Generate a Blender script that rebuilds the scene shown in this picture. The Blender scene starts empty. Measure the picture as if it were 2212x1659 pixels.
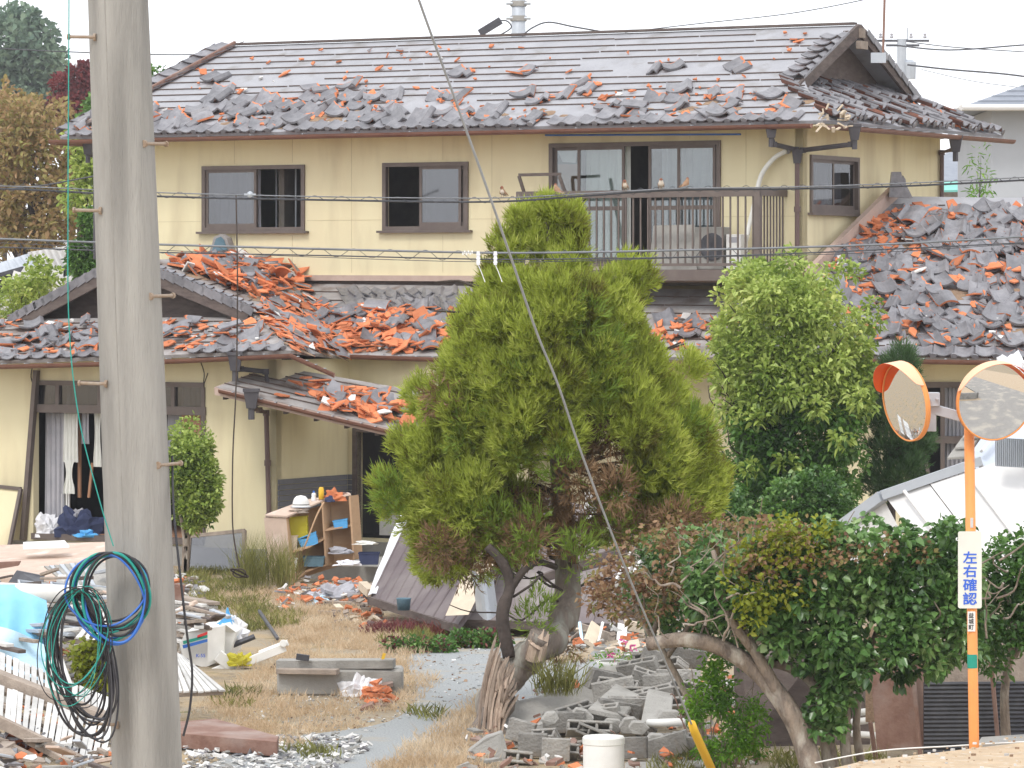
import bpy, math, random
import numpy as np
from mathutils import Vector, Matrix
R = math.radians
rnd = random.Random(7)
SC = bpy.context.scene
COL = SC.collection
# ---------------------------------------------------------------- camera, sky, sun, exposure
# the camera stands level at 4 m above the yard, looking along +Y with a long lens; pixel
# coordinates used below belong to a 2212 x 1659 view of the photograph
F, HX, HY, HC = 9000.0, 1106.0, 620.0, 4.0
cam = bpy.data.cameras.new('camera'); camo = bpy.data.objects.new('camera', cam); COL.objects.link(camo)
cam.sensor_width = 36; cam.lens = 36 * F / 2212; cam.shift_y = -(829.5 - HY) / 2212
cam.clip_start = 0.5; cam.clip_end = 3000
camo.location = (0, 0, HC); camo.rotation_euler = (R(90), 0, 0)
SC.camera = camo
world = bpy.data.worlds.new('World'); SC.world = world; world.use_nodes = True
wn = world.node_tree.nodes; wl_ = world.node_tree.links
SUN_EL, SUN_AZ = 52, 205      # azimuth in degrees clockwise from +Y (where the light comes from)
sky = wn.new('ShaderNodeTexSky'); sky.sky_type = 'NISHITA'; sky.sun_disc = False
sky.sun_elevation = R(SUN_EL); sky.sun_rotation = R(SUN_AZ); sky.dust_density = 4.0; sky.air_density = 1.0
hs = wn.new('ShaderNodeHueSaturation'); hs.inputs['Saturation'].default_value = 0.22; hs.inputs['Value'].default_value = 1.3
wl_.new(sky.outputs[0], hs.inputs['Color'])
# a bright closed cloud layer over the blue: thin where the noise is low
cl = wn.new('ShaderNodeTexNoise'); cl.inputs['Scale'].default_value = 2.5; cl.inputs['Detail'].default_value = 6
crp = wn.new('ShaderNodeMapRange'); crp.inputs[1].default_value = .3; crp.inputs[2].default_value = .6; crp.inputs[3].default_value = .78; crp.inputs[4].default_value = .97
wl_.new(cl.outputs[0], crp.inputs[0]); cmx = wn.new('ShaderNodeMix'); cmx.data_type = 'RGBA'; wl_.new(crp.outputs[0], cmx.inputs[0])
wl_.new(hs.outputs[0], cmx.inputs[6]); cmx.inputs[7].default_value = (7.6, 7.8, 8.2, 1); wl_.new(cmx.outputs[2], wn['Background'].inputs['Color'])
wn['Background'].inputs['Strength'].default_value = 0.15
sl = bpy.data.lights.new('sun', 'SUN'); slo = bpy.data.objects.new('sun', sl); COL.objects.link(slo)
sl.energy = 1.1; sl.angle = R(14); sl.color = (1, 0.96, 0.9)
el, az = R(SUN_EL), R(SUN_AZ)
slo.rotation_euler = (-Vector((math.sin(az) * math.cos(el), math.cos(az) * math.cos(el), math.sin(el)))).to_track_quat('-Z', 'Y').to_euler()
SC.view_settings.view_transform = 'Standard'; SC.view_settings.look = 'None'
SC.view_settings.gamma = 1; SC.view_settings.exposure = 0.5

# ---------------------------------------------------------------- places
def P(px, py, Y):                       # a point at distance Y
    return Vector(((px - HX) * Y / F, Y, HC - (py - HY) * Y / F))
def G(px, py, z=0.0):                   # a point on the ground
    return P(px, py, F * (HC - z) / (py - HY))
class Plane:                            # a vertical plane through px at distance Y0; u runs to the left and away
    def __init__(s, px, Y0, ang):
        s.o = Vector(((px - HX) * Y0 / F, Y0, 0)); a = R(ang)
        s.u = Vector((-math.cos(a), math.sin(a), 0)); s.n = Vector((-math.sin(a), -math.cos(a), 0))  # n: towards the viewer
    def L(s, a, off, z): return s.o + s.u * a + s.n * off + Vector((0, 0, z))
    def sz(s, px, py, off=0.0):
        o = s.o + s.n * off; k = (px - HX) / F
        a = (k * o.y - o.x) / (s.u.x - k * s.u.y)
        return a, HC - (py - HY) * (o.y + a * s.u.y) / F
    def pt(s, px, py, off=0.0):
        a, z = s.sz(px, py, off); return s.L(a, off, z)
class Side(Plane):                      # the plane at right angles, running to the right and away
    def __init__(s, base, a0):
        s.o = base.o + base.u * a0; s.u = -base.n; s.n = -base.u

# ---------------------------------------------------------------- mesh builder
def wloc(o):
    v = Vector((0, 0, 0))
    while o: v += o.location; o = o.parent
    return v
class MB:
    def __init__(s): s.v = []; s.f = []; s.m = []
    def add(s, vs, fs, mi=0):
        n = len(s.v); s.v += [Vector(v) for v in vs]
        s.f += [[i + n for i in f] for f in fs]; s.m += (list(mi) if isinstance(mi, (list, tuple)) else [mi] * len(fs)); return s
    def hexa(s, b, t, mi=0):            # four bottom, four top corners
        return s.add(list(b) + list(t), [(3, 2, 1, 0), (4, 5, 6, 7), (0, 1, 5, 4), (1, 2, 6, 5), (2, 3, 7, 6), (3, 0, 4, 7)], mi)
    def slab(s, poly, off, mi=0, side=None):   # a polygon and its copy moved by off
        n = len(poly); a = [Vector(p) for p in poly]; b = [p + Vector(off) for p in a]; sd = mi if side is None else side
        return s.add(a + b, [tuple(range(n)), tuple(range(2 * n - 1, n - 1, -1))] + [(i, i + n, (i + 1) % n + n, (i + 1) % n) for i in range(n)], [mi, mi] + [sd] * n)
    def lbox(s, pl, a0, a1, o0, o1, z0, z1, mi=0):
        q = [(a0, o0), (a1, o0), (a1, o1), (a0, o1)]
        return s.hexa([pl.L(a, o, z0) for a, o in q], [pl.L(a, o, z1) for a, o in q], mi)
    def box(s, x0, x1, y0, y1, z0, z1, mi=0):
        q = [(x0, y0), (x1, y0), (x1, y1), (x0, y1)]
        return s.hexa([(x, y, z0) for x, y in q], [(x, y, z1) for x, y in q], mi)
    def beam(s, p, q, w, h, up=(0, 0, 1), mi=0):
        p, q = Vector(p), Vector(q); d = (q - p).normalized(); sd = d.cross(Vector(up))
        if sd.length < 1e-4: sd = d.cross(Vector((1, 0, 0)))
        sd.normalize(); u = sd.cross(d).normalized(); a = sd * w / 2; b = u * h / 2
        return s.hexa([p - a - b, p + a - b, p + a + b, p - a + b], [q - a - b, q + a - b, q + a + b, q - a + b], mi)
    def tube(s, pts, r, n=8, mi=0, cap=True):
        pts = [Vector(p) for p in pts]; N = len(pts); rs = r if isinstance(r, (list, tuple)) else [r] * N
        base = len(s.v); prev = None
        for i, p in enumerate(pts):
            d = (pts[min(i + 1, N - 1)] - pts[max(i - 1, 0)]); d = d.normalized() if d.length > 1e-9 else Vector((0, 0, 1))
            if prev is None:
                prev = d.cross(Vector((0, 0, 1)))
                if prev.length < .1: prev = d.cross(Vector((1, 0, 0)))
            a = (prev - d * prev.dot(d)).normalized(); prev = a; b = d.cross(a)
            for k in range(n):
                t = 2 * math.pi * k / n; s.v.append(p + (a * math.cos(t) + b * math.sin(t)) * rs[i])
        for i in range(N - 1):
            for k in range(n):
                k2 = (k + 1) % n; s.f.append([base + i * n + k, base + i * n + k2, base + (i + 1) * n + k2, base + (i + 1) * n + k]); s.m.append(mi)
        if cap:
            s.f.append([base + k for k in range(n)][::-1]); s.m.append(mi)
            s.f.append([base + (N - 1) * n + k for k in range(n)]); s.m.append(mi)
        return s
    def lathe(s, c, prof, n=20, mi=0, axis=None):    # prof: (radius, height)
        c = Vector(c); q = (Vector(axis).to_track_quat('Z', 'Y').to_matrix() if axis else Matrix.Identity(3)); base = len(s.v)
        for r, h in prof:
            for k in range(n):
                t = 2 * math.pi * k / n; s.v.append(c + q @ Vector((r * math.cos(t), r * math.sin(t), h)))
        for i in range(len(prof) - 1):
            for k in range(n):
                k2 = (k + 1) % n; s.f.append([base + i * n + k, base + i * n + k2, base + (i + 1) * n + k2, base + (i + 1) * n + k]); s.m.append(mi)
        return s
    def grid(s, fn, nu, nv, mi=0, thick=None):       # fn(u, v) over 0..1
        base = len(s.v)
        for j in range(nv + 1):
            for i in range(nu + 1): s.v.append(Vector(fn(i / nu, j / nv)))
        for j in range(nv):
            for i in range(nu):
                a = base + j * (nu + 1) + i; s.f.append([a, a + 1, a + nu + 2, a + nu + 1]); s.m.append(mi)
        return s
    def build(s, name, mats, parent=None, smooth=False, local=False, solid=0, bevel=0):
        me = bpy.data.meshes.new(name); o = bpy.data.objects.new(name, me); COL.objects.link(o)
        if local: org = Vector((0, 0, 0))
        elif parent: org = wloc(parent); o.parent = parent
        else:
            xs = [v.x for v in s.v]; ys = [v.y for v in s.v]; zs = [v.z for v in s.v]
            org = Vector(((min(xs) + max(xs)) / 2, (min(ys) + max(ys)) / 2, min(zs))); o.location = org
        if local and parent: o.parent = parent
        me.from_pydata([tuple(v - org) for v in s.v], [], s.f)
        mats = mats if isinstance(mats, (list, tuple)) else [mats]
        for m in mats: me.materials.append(m)
        if len(mats) > 1: me.polygons.foreach_set('material_index', s.m)
        if smooth: me.polygons.foreach_set('use_smooth', [True] * len(me.polygons))
        if solid:
            md = o.modifiers.new('solid', 'SOLIDIFY'); md.thickness = solid; md.offset = 0
        if bevel:
            md = o.modifiers.new('bevel', 'BEVEL'); md.width = bevel; md.segments = 1
        me.update(); return o
def tag(o, label=None, cat=None, group=None, kind=None):
    for k, v in (('label', label), ('category', cat), ('group', group), ('kind', kind)):
        if v: o[k] = v
    return o
def thing(name, label, cat, loc, group=None):
    o = bpy.data.objects.new(name, None); COL.objects.link(o); o.location = Vector(loc); o.empty_display_size = .2
    return tag(o, label, cat, group)
def copy_thing(o, loc=None, rot=None, scale=None):
    r = o.copy(); COL.objects.link(r)
    if loc is not None: r.location = loc
    if rot is not None: r.rotation_euler = rot
    if scale is not None: r.scale = scale
    for ch in list(o.children):
        c = ch.copy(); COL.objects.link(c); c.parent = r
        for g in list(ch.children):
            d = g.copy(); COL.objects.link(d); d.parent = c
    return r
def lerp(a, b, t): return Vector(a) * (1 - t) + Vector(b) * t
def quadfn(a, b, c, d):                  # TL TR BR BL
    return lambda u, v: lerp(lerp(a, b, u), lerp(d, c, u), v)
def smoothpath(pts, k=8):                # Catmull-Rom
    pts = [Vector(p) for p in pts]; out = []
    for i in range(len(pts) - 1):
        p0 = pts[max(i - 1, 0)]; p1 = pts[i]; p2 = pts[i + 1]; p3 = pts[min(i + 2, len(pts) - 1)]
        for j in range(k):
            t = j / k
            out.append(0.5 * ((2 * p1) + (p2 - p0) * t + (2 * p0 - 5 * p1 + 4 * p2 - p3) * t * t + (3 * p1 - p0 - 3 * p2 + p3) * t ** 3))
    return out + [pts[-1]]

# ---------------------------------------------------------------- materials
def _nt(name):
    m = bpy.data.materials.new(name); m.use_nodes = True; return m, m.node_tree.nodes, m.node_tree.links
def mat(name, c1, c2=None, scale=3.0, rough=.8, bump=0.0, bscale=30.0, metal=0, isl=0.0, obr=0.0, spec=.3, stretch=None, c3=None, s3=1.0, t3=(.55, .7), det=6, gen=False):
    m, n, l = _nt(name); b = n['Principled BSDF']; b.inputs['Roughness'].default_value = rough; b.inputs['Metallic'].default_value = metal
    b.inputs['Specular IOR Level'].default_value = spec
    tc = n.new('ShaderNodeTexCoord'); mp = n.new('ShaderNodeMapping'); l.new(tc.outputs['Object'], mp.inputs[0])
    if stretch: mp.inputs['Scale'].default_value = stretch
    c2 = c2 or tuple(x * .8 for x in c1)
    nz = n.new('ShaderNodeTexNoise'); nz.inputs['Scale'].default_value = scale; nz.inputs['Detail'].default_value = det; nz.inputs['Roughness'].default_value = .65
    l.new(mp.outputs[0], nz.inputs[0])
    rp = n.new('ShaderNodeValToRGB'); rp.color_ramp.elements[0].position = .32; rp.color_ramp.elements[1].position = .68
    rp.color_ramp.elements[0].color = (*c1, 1); rp.color_ramp.elements[1].color = (*c2, 1)
    l.new(nz.outputs[0], rp.inputs[0]); out = rp.outputs[0]
    if c3:
        n3 = n.new('ShaderNodeTexNoise'); n3.inputs['Scale'].default_value = s3; n3.inputs['Detail'].default_value = 8; l.new(mp.outputs[0], n3.inputs[0])
        mr = n.new('ShaderNodeMapRange'); mr.inputs[1].default_value = t3[0]; mr.inputs[2].default_value = t3[1]; l.new(n3.outputs[0], mr.inputs[0])
        mx = n.new('ShaderNodeMix'); mx.data_type = 'RGBA'; l.new(mr.outputs[0], mx.inputs[0]); l.new(out, mx.inputs[6]); mx.inputs[7].default_value = (*c3, 1); out = mx.outputs[2]
    if isl or obr:
        src = n.new('ShaderNodeNewGeometry').outputs['Random Per Island'] if isl else n.new('ShaderNodeObjectInfo').outputs['Random']
        k = isl or obr; mr = n.new('ShaderNodeMapRange'); mr.inputs[3].default_value = 1 - k; mr.inputs[4].default_value = 1 + k; l.new(src, mr.inputs[0])
        hv = n.new('ShaderNodeHueSaturation'); l.new(out, hv.inputs['Color']); l.new(mr.outputs[0], hv.inputs['Value']); out = hv.outputs[0]
    l.new(out, b.inputs['Base Color'])
    if bump:
        nb = n.new('ShaderNodeTexNoise'); nb.inputs['Scale'].default_value = bscale; nb.inputs['Detail'].default_value = 6; l.new(mp.outputs[0], nb.inputs[0])
        bp = n.new('ShaderNodeBump'); bp.inputs['Strength'].default_value = bump; bp.inputs['Distance'].default_value = .02; l.new(nb.outputs[0], bp.inputs['Height']); l.new(bp.outputs[0], b.inputs['Normal'])
    return m
def leafmat(name, cols, scale=1.2, trans=.3, rough=.55, spec=.3):
    m, n, l = _nt(name); b = n['Principled BSDF']; b.inputs['Roughness'].default_value = rough; b.inputs['Specular IOR Level'].default_value = spec
    g = n.new('ShaderNodeNewGeometry'); tc = n.new('ShaderNodeTexCoord'); nz = n.new('ShaderNodeTexNoise'); nz.inputs['Scale'].default_value = scale; nz.inputs['Detail'].default_value = 2
    l.new(tc.outputs['Object'], nz.inputs[0])
    ma = n.new('ShaderNodeMath'); ma.operation = 'MULTIPLY_ADD'; ma.inputs[1].default_value = .5; l.new(g.outputs['Random Per Island'], ma.inputs[0])
    mb = n.new('ShaderNodeMath'); mb.operation = 'MULTIPLY_ADD'; mb.inputs[1].default_value = 1.6; mb.inputs[2].default_value = -.55; l.new(nz.outputs[0], mb.inputs[0]); l.new(mb.outputs[0], ma.inputs[2])
    rp = n.new('ShaderNodeValToRGB'); e = rp.color_ramp.elements
    while len(e) < len(cols): e.new(.5)
    for i, c in enumerate(cols): e[i].position = i / (len(cols) - 1); e[i].color = (*c, 1)
    l.new(ma.outputs[0], rp.inputs[0]); l.new(rp.outputs[0], b.inputs['Base Color'])
    if trans:
        t = n.new('ShaderNodeBsdfTranslucent'); l.new(rp.outputs[0], t.inputs[0]); ms = n.new('ShaderNodeMixShader'); ms.inputs[0].default_value = trans
        l.new(b.outputs[0], ms.inputs[1]); l.new(t.outputs[0], ms.inputs[2]); l.new(ms.outputs[0], n['Material Output'].inputs[0])
    return m
def glassmat(name, tint=(.75, .8, .8), refl=.16):
    m, n, l = _nt(name); n.remove(n['Principled BSDF'])
    t = n.new('ShaderNodeBsdfTransparent'); t.inputs[0].default_value = (*tint, 1); g = n.new('ShaderNodeBsdfGlossy'); g.inputs['Roughness'].default_value = .04
    ms = n.new('ShaderNodeMixShader'); ms.inputs[0].default_value = refl; l.new(t.outputs[0], ms.inputs[1]); l.new(g.outputs[0], ms.inputs[2]); l.new(ms.outputs[0], n['Material Output'].inputs[0])
    return m
M = {}
M['wall'] = mat('cream_render', (.73, .66, .44), (.70, .62, .41), 2.2, .9, .3, 120, c3=(.50, .42, .27), s3=1.3, t3=(.48, .80), stretch=(1.6, 1.6, .3), det=9)
M['joint'] = mat('wall_joint', (.50, .43, .28), (.46, .39, .25), 4, .9)
M['wall2'] = mat('grey_siding', (.12, .12, .14), (.17, .17, .19), 4, .7)
M['felt'] = mat('grey_roof_underlay', (.31, .31, .33), (.37, .37, .39), 2.5, .85, .3, 25, c3=(.25, .24, .235), s3=3, t3=(.55, .75))
M['felt2'] = mat('dusty_roof_boards', (.27, .25, .24), (.36, .34, .33), 3, .9, .4, 25, c3=(.17, .13, .11), s3=2.5, t3=(.5, .7))
M['batten'] = mat('weathered_batten', (.10, .075, .065), (.16, .12, .10), 6, .9)
M['tile'] = mat('smoked_silver_tile', (.135, .132, .145), (.235, .228, .24), 9, .42, .15, 60, obr=.22, spec=.5)
M['tilei'] = mat('smoked_silver_tile_course', (.14, .137, .15), (.24, .232, .245), 5, .42, .15, 60, isl=.2, spec=.5)
M['clay'] = mat('raw_orange_clay', (.66, .235, .11), (.54, .17, .07), 8, .85, .3, 60, obr=.18)
M['clayf'] = mat('broken_clay', (.66, .235, .11), (.50, .155, .065), 6, .88, .3, 60, isl=.3)
M['clayd'] = mat('dark_brown_clay', (.28, .12, .08), (.16, .09, .075), 6, .88, .3, 60, isl=.3)  # darker, browner clay for the side skirt tiles
M['mud'] = mat('roof_clay_bed', (.35, .24, .16), (.22, .15, .10), 9, .95, .5, 60)
M['plaster'] = mat('white_plaster', (.75, .74, .72), (.6, .58, .55), 6, .9, isl=.15)
M['gutter'] = mat('brown_gutter', (.15, .068, .048), (.20, .095, .065), 3, .5, spec=.4)
M['pipe'] = mat('dark_plastic_pipe', (.065, .06, .07), (.09, .085, .09), 5, .55)
M['pipeb'] = mat('brown_pipe', (.12, .08, .075), (.15, .10, .09), 5, .55)
M['fascia'] = mat('aged_dark_wood', (.085, .065, .06), (.15, .12, .105), 5, .85, .3, 40, stretch=(1, 1, 3))
M['alu'] = mat('bronze_aluminium', (.125, .10, .09), (.165, .135, .12), 4, .5, metal=.2)
M['trim'] = mat('faded_pink_wood', (.42, .31, .26), (.50, .38, .32), 5, .8)
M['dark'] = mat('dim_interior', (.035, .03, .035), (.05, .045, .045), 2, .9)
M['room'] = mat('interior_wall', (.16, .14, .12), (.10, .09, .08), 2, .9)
M['curt'] = mat('grey_curtain', (.44, .43, .46), (.34, .34, .37), 4, .9)
M['curtw'] = mat('white_curtain', (.78, .78, .74), (.68, .68, .64), 4, .9)
M['card'] = mat('brown_board', (.32, .17, .10), (.38, .21, .13), 3, .85)
M['wood'] = mat('weathered_timber', (.34, .28, .23), (.22, .18, .15), 8, .9, .4, 50, isl=.25, stretch=(1, 1, 1))
M['woodp'] = mat('pale_timber', (.62, .52, .40), (.50, .42, .32), 6, .85, isl=.2)
M['conc'] = mat('concrete', (.36, .345, .32), (.28, .27, .25), 5, .92, .5, 60, c3=(.20, .19, .17), s3=2.5, t3=(.55, .75), isl=.12)
M['block'] = mat('concrete_block', (.34, .325, .30), (.22, .21, .195), 7, .95, .7, 45, c3=(.30, .24, .18), s3=4, t3=(.52, .7), obr=.28)
M['white'] = mat('white_paint', (.80, .79, .76), (.70, .69, .66), 4, .6, isl=.06)
M['whited'] = mat('dusty_white', (.66, .65, .63), (.50, .49, .47), 5, .8, isl=.2)
M['greym'] = mat('grey_metal', (.42, .45, .49), (.48, .51, .55), 3, .4, metal=.3)
M['steel'] = mat('dark_steel', (.06, .06, .07), (.10, .10, .11), 6, .5, metal=.4)
M['rust'] = mat('rusty_steel', (.19, .10, .075), (.30, .19, .15), 5, .85, .3, 40, c3=(.34, .27, .24), s3=2, t3=(.5, .7))
M['black'] = mat('black_rubber', (.025, .025, .03), (.04, .04, .045), 8, .5)
M['bluew'] = mat('blue_cable', (.035, .13, .48), (.05, .17, .55), 8, .4)
M['teal'] = mat('teal_cable', (.02, .26, .22), (.03, .32, .27), 8, .4)
M['yellow'] = mat('yellow_plastic', (.72, .42, .03), (.75, .48, .05), 4, .45)
M['olive'] = mat('yellow_crate_plastic', (.52, .46, .03), (.46, .40, .03), 4, .5)
M['blue'] = mat('blue_plastic', (.10, .38, .72), (.12, .42, .76), 4, .5)
M['tarp'] = mat('sky_blue_tarp', (.22, .58, .88), (.32, .66, .92), 1.5, .55, .3, 12)
M['tarpl'] = mat('faded_blue_tarp', (.55, .75, .88), (.48, .70, .86), 2, .6, .3, 12)
M['navy'] = mat('navy_cloth', (.03, .04, .09), (.05, .06, .12), 5, .9)
M['orange'] = mat('orange_paint', (.82, .33, .10), (.76, .29, .09), 3, .55, c3=(.62, .27, .12), s3=14, t3=(.6, .72))
M['red'] = mat('red_orange_hood', (.80, .12, .02), (.76, .10, .02), 3, .4)
M['green'] = mat('green_band', (.02, .28, .20), (.03, .30, .22), 3, .4)
M['signw'] = mat('cream_sign_board', (.74, .74, .66), (.68, .67, .60), 5, .55, c3=(.58, .56, .48), s3=9, t3=(.6, .75))
M['signb'] = mat('sign_blue', (.05, .14, .62), (.05, .14, .62), 3, .5)
M['ink'] = mat('black_ink', (.03, .03, .03), (.05, .05, .05), 3, .6)
M['glass'] = glassmat('window_glass'); M['frost'] = glassmat('hazy_glass', (.45, .46, .5), .17)
M['bag'] = mat('white_plastic_bag', (.82, .82, .84), (.70, .70, .74), 8, .4, .5, 40)
# ---------------------------------------------------------------- ground
def mat_ground():
    m, n, l = _nt('yard_earth'); b = n['Principled BSDF']; b.inputs['Roughness'].default_value = .95; b.inputs['Specular IOR Level'].default_value = .1
    tc = n.new('ShaderNodeTexCoord'); prev = None
    for sc_, c, lo, hi in ((.7, (.36, .30, .22), 0, 1), (1.3, (.42, .32, .20), .45, .62), (4, (.24, .20, .15), .56, .72), (2.0, (.17, .17, .06), .6, .72), (30, (.5, .48, .45), .62, .7)):
        nz = n.new('ShaderNodeTexNoise'); nz.inputs['Scale'].default_value = sc_; nz.inputs['Detail'].default_value = 8; l.new(tc.outputs['Object'], nz.inputs[0])
        if prev is None:
            rp = n.new('ShaderNodeRGB'); rp.outputs[0].default_value = (*c, 1); prev = rp.outputs[0]; continue
        mr = n.new('ShaderNodeMapRange'); mr.inputs[1].default_value = lo; mr.inputs[2].default_value = hi; l.new(nz.outputs[0], mr.inputs[0])
        mx = n.new('ShaderNodeMix'); mx.data_type = 'RGBA'; l.new(mr.outputs[0], mx.inputs[0]); l.new(prev, mx.inputs[6]); mx.inputs[7].default_value = (*c, 1); prev = mx.outputs[2]
    l.new(prev, b.inputs[0])
    nb = n.new('ShaderNodeTexNoise'); nb.inputs['Scale'].default_value = 25; nb.inputs['Detail'].default_value = 8; l.new(tc.outputs['Object'], nb.inputs[0])
    bp = n.new('ShaderNodeBump'); bp.inputs['Strength'].default_value = .8; bp.inputs['Distance'].default_value = .05; l.new(nb.outputs[0], bp.inputs['Height']); l.new(bp.outputs[0], b.inputs['Normal'])
    return m
M['earth'] = mat_ground()
g = MB(); g.add([(-900, -150, 0), (900, -150, 0), (900, 1500, 0), (-900, 1500, 0)], [(0, 1, 2, 3)]); tag(g.build('ground', M['earth']), kind='structure')
def blob(pts, z):
    b = MB(); b.add([Vector((p.x, p.y, z)) for p in smoothpath(pts + [pts[0]], 5)[:-1]], [list(range(len(pts) * 5))]); return b
M['gravel'] = mat('crushed_grey_gravel', (.22, .235, .24), (.42, .43, .43), 55, .95, .9, 45, c3=(.40, .34, .25), s3=1.1, t3=(.55, .66), det=10)
tag(blob([G(1560, 1395), G(1330, 1500), G(1180, 1540), G(1000, 1620), G(880, 1720), G(330, 1740), G(560, 1610), G(840, 1560), G(900, 1490), G(880, 1425), G(960, 1395), G(1250, 1375)], .006).build('gravel_path', M['gravel']), kind='structure')
# raised road bank on the camera side, its edge runs up to the right
M['dirt'] = mat('tan_road_dirt', (.56, .43, .29), (.46, .35, .24), 5, .95, .6, 50, c3=(.60, .54, .45), s3=12, t3=(.58, .7))
rb = MB(); zr = .62
edge = [(-30, 18), (-8, 22.6), (-1.9, 24.9), (1.0, 26.9), (2.1, 29.0), (2.5, 29.8), (3.6, 31.1), (6, 33), (20, 40)]
n_ = len(edge); jit = [rnd.uniform(-.05, .05) for _ in edge]
top = [(x, y, zr + (j if 4 < i < 7 else 0)) for i, ((x, y), j) in enumerate(zip(edge, jit))]
back = [(x, -120, zr + .02) for x, y in edge]
rb.add(top + back, [(i, i + n_, i + 1 + n_, i + 1) for i in range(n_ - 1)])
rb.add(top + [(x - .15, y + .55, 0.0) for x, y in edge], [(i, i + 1, i + 1 + n_, i + n_) for i in range(n_ - 1)])
tag(rb.build('road', M['dirt']), kind='structure')

# ---------------------------------------------------------------- house frames
A = 29
MW = Plane(1735, 60.0, A)                # front wall of the upper storey, a = 0 at its right corner
SW = Side(MW, 0)
LW = Plane(597, 59.0, A)                 # front wall of the left wing
house = thing('damaged_house', 'two-storey cream house with slipped roof tiles, open windows and a balcony', 'house', MW.L(6, 0, 0))
ZW, ZE = 4.12, 6.40                      # foot and head of the upper walls
def wall(name, pl, a0, a1, z0, z1, holes, m=None, th=.14, off=0.0, parent=None):
    xs = sorted({a0, a1} | {h[0] for h in holes} | {h[1] for h in holes}); zs = sorted({z0, z1} | {h[2] for h in holes} | {h[3] for h in holes})
    hole = lambda x, z: any(h[0] < x < h[1] and h[2] < z < h[3] for h in holes) or not (a0 < x < a1 and z0 < z < z1)
    b = MB()
    for i in range(len(xs) - 1):
        for j in range(len(zs) - 1):
            xa, xb, za, zb = xs[i], xs[i + 1], zs[j], zs[j + 1]; mx, mz = (xa + xb) / 2, (za + zb) / 2
            if hole(mx, mz): continue
            q = [pl.L(xa, off, za), pl.L(xb, off, za), pl.L(xb, off, zb), pl.L(xa, off, zb)]; r = [p - pl.n * th for p in q]
            fs = [(0, 1, 2, 3), (7, 6, 5, 4)]
            if hole(mx, za - .01) : fs.append((0, 4, 5, 1))
            if hole(mx, zb + .01): fs.append((3, 2, 6, 7))
            if hole(xa - .01, mz): fs.append((0, 3, 7, 4))
            if hole(xb + .01, mz): fs.append((1, 5, 6, 2))
            b.add(q + r, fs)
    return b.build(name, m or M['wall'], parent or house)
def rect(pl, x0, y0, x1, y1, off=0):      # picture corners (left-top, right-bottom) -> a0,a1,z0,z1
    aL, zt = pl.sz(x0, y0, off); aR, zb = pl.sz(x1, y1, off); return (min(aR, aL), max(aR, aL), zb, zt)
def curtain(pl, a0, a1, z0, z1, off, m, parent, amp=.03, waves=6, name='curtain', pinch=0):
    b = MB()
    def fn(u, v):
        c = (a0 + a1) / 2; a = a0 + (a1 - a0) * u; k = 1 - pinch * math.sin(math.pi * min(1, (1 - v) * 1.25)) if pinch else 1
        a = c + (a - c) * k
        return pl.L(a, off + amp * math.sin(u * waves * 6.283) + amp * .5 * math.sin(u * waves * 13.1 + v * 2), z0 + (z1 - z0) * v)
    b.grid(fn, waves * 8, 8); return b.build(name, m, parent, smooth=True)
def window(pl, r, off=0.0, sashes=(), open_=(), fr=.042, mullion=None, sill=True, par=None, glass='glass', curt=()):
    """frame with sashes; sashes are fractions (f0, f1, depth) from the left in the picture"""
    a0, a1, z0, z1 = r; par = par or house; b = MB(); d = .09; o1 = off + .035
    b.lbox(pl, a0 - .02, a1 + .02, o1 - d, o1, z1 - fr, z1 + .02); b.lbox(pl, a0 - .02, a1 + .02, o1 - d, o1, z0 - .02, z0 + fr)
    b.lbox(pl, a0 - .02, a0 + fr, o1 - d, o1 - .001, z0 + fr, z1 - fr); b.lbox(pl, a1 - fr, a1 + .02, o1 - d, o1 - .001, z0 + fr, z1 - fr)
    w = b.build('window', M['alu'], par)
    if sill: MB().lbox(pl, a0 - .09, a1 + .09, off + .002, off + .09, z0 - .055, z0 - .022).build('sill', M['alu'], w)
    for f0, f1, dep in sashes:
        x1 = a1 - fr - (a1 - a0 - 2 * fr) * f0; x0 = a1 - fr - (a1 - a0 - 2 * fr) * f1; s = MB(); o = off + .005 - dep; t = .045; za, zb = z0 + fr, z1 - fr
        s.lbox(pl, x0, x1, o - .02, o, zb - t, zb); s.lbox(pl, x0, x1, o - .02, o, za, za + t * 1.3)
        s.lbox(pl, x0, x0 + t, o - .02, o, za + t * 1.3, zb - t); s.lbox(pl, x1 - t, x1, o - .02, o, za + t * 1.3, zb - t)
        if mullion: s.lbox(pl, x0 + t, x1 - t, o - .02, o, za + mullion, za + mullion + .06)
        s.build('sash', M['alu'], w)
        MB().lbox(pl, x0 + t - .003, x1 - t + .003, o - .013, o - .008, za + t * 1.3 - .003, zb - t + .003).build('pane', M[glass], w)
    for f0, f1, mk in curt:
        x1 = a1 - (a1 - a0) * f0; x0 = a1 - (a1 - a0) * f1
        curtain(pl, x0, x1, z0 + .03, z1 - .03, off - .22, M[mk], w, waves=max(2, int((x1 - x0) * 7)))
    return w
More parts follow.
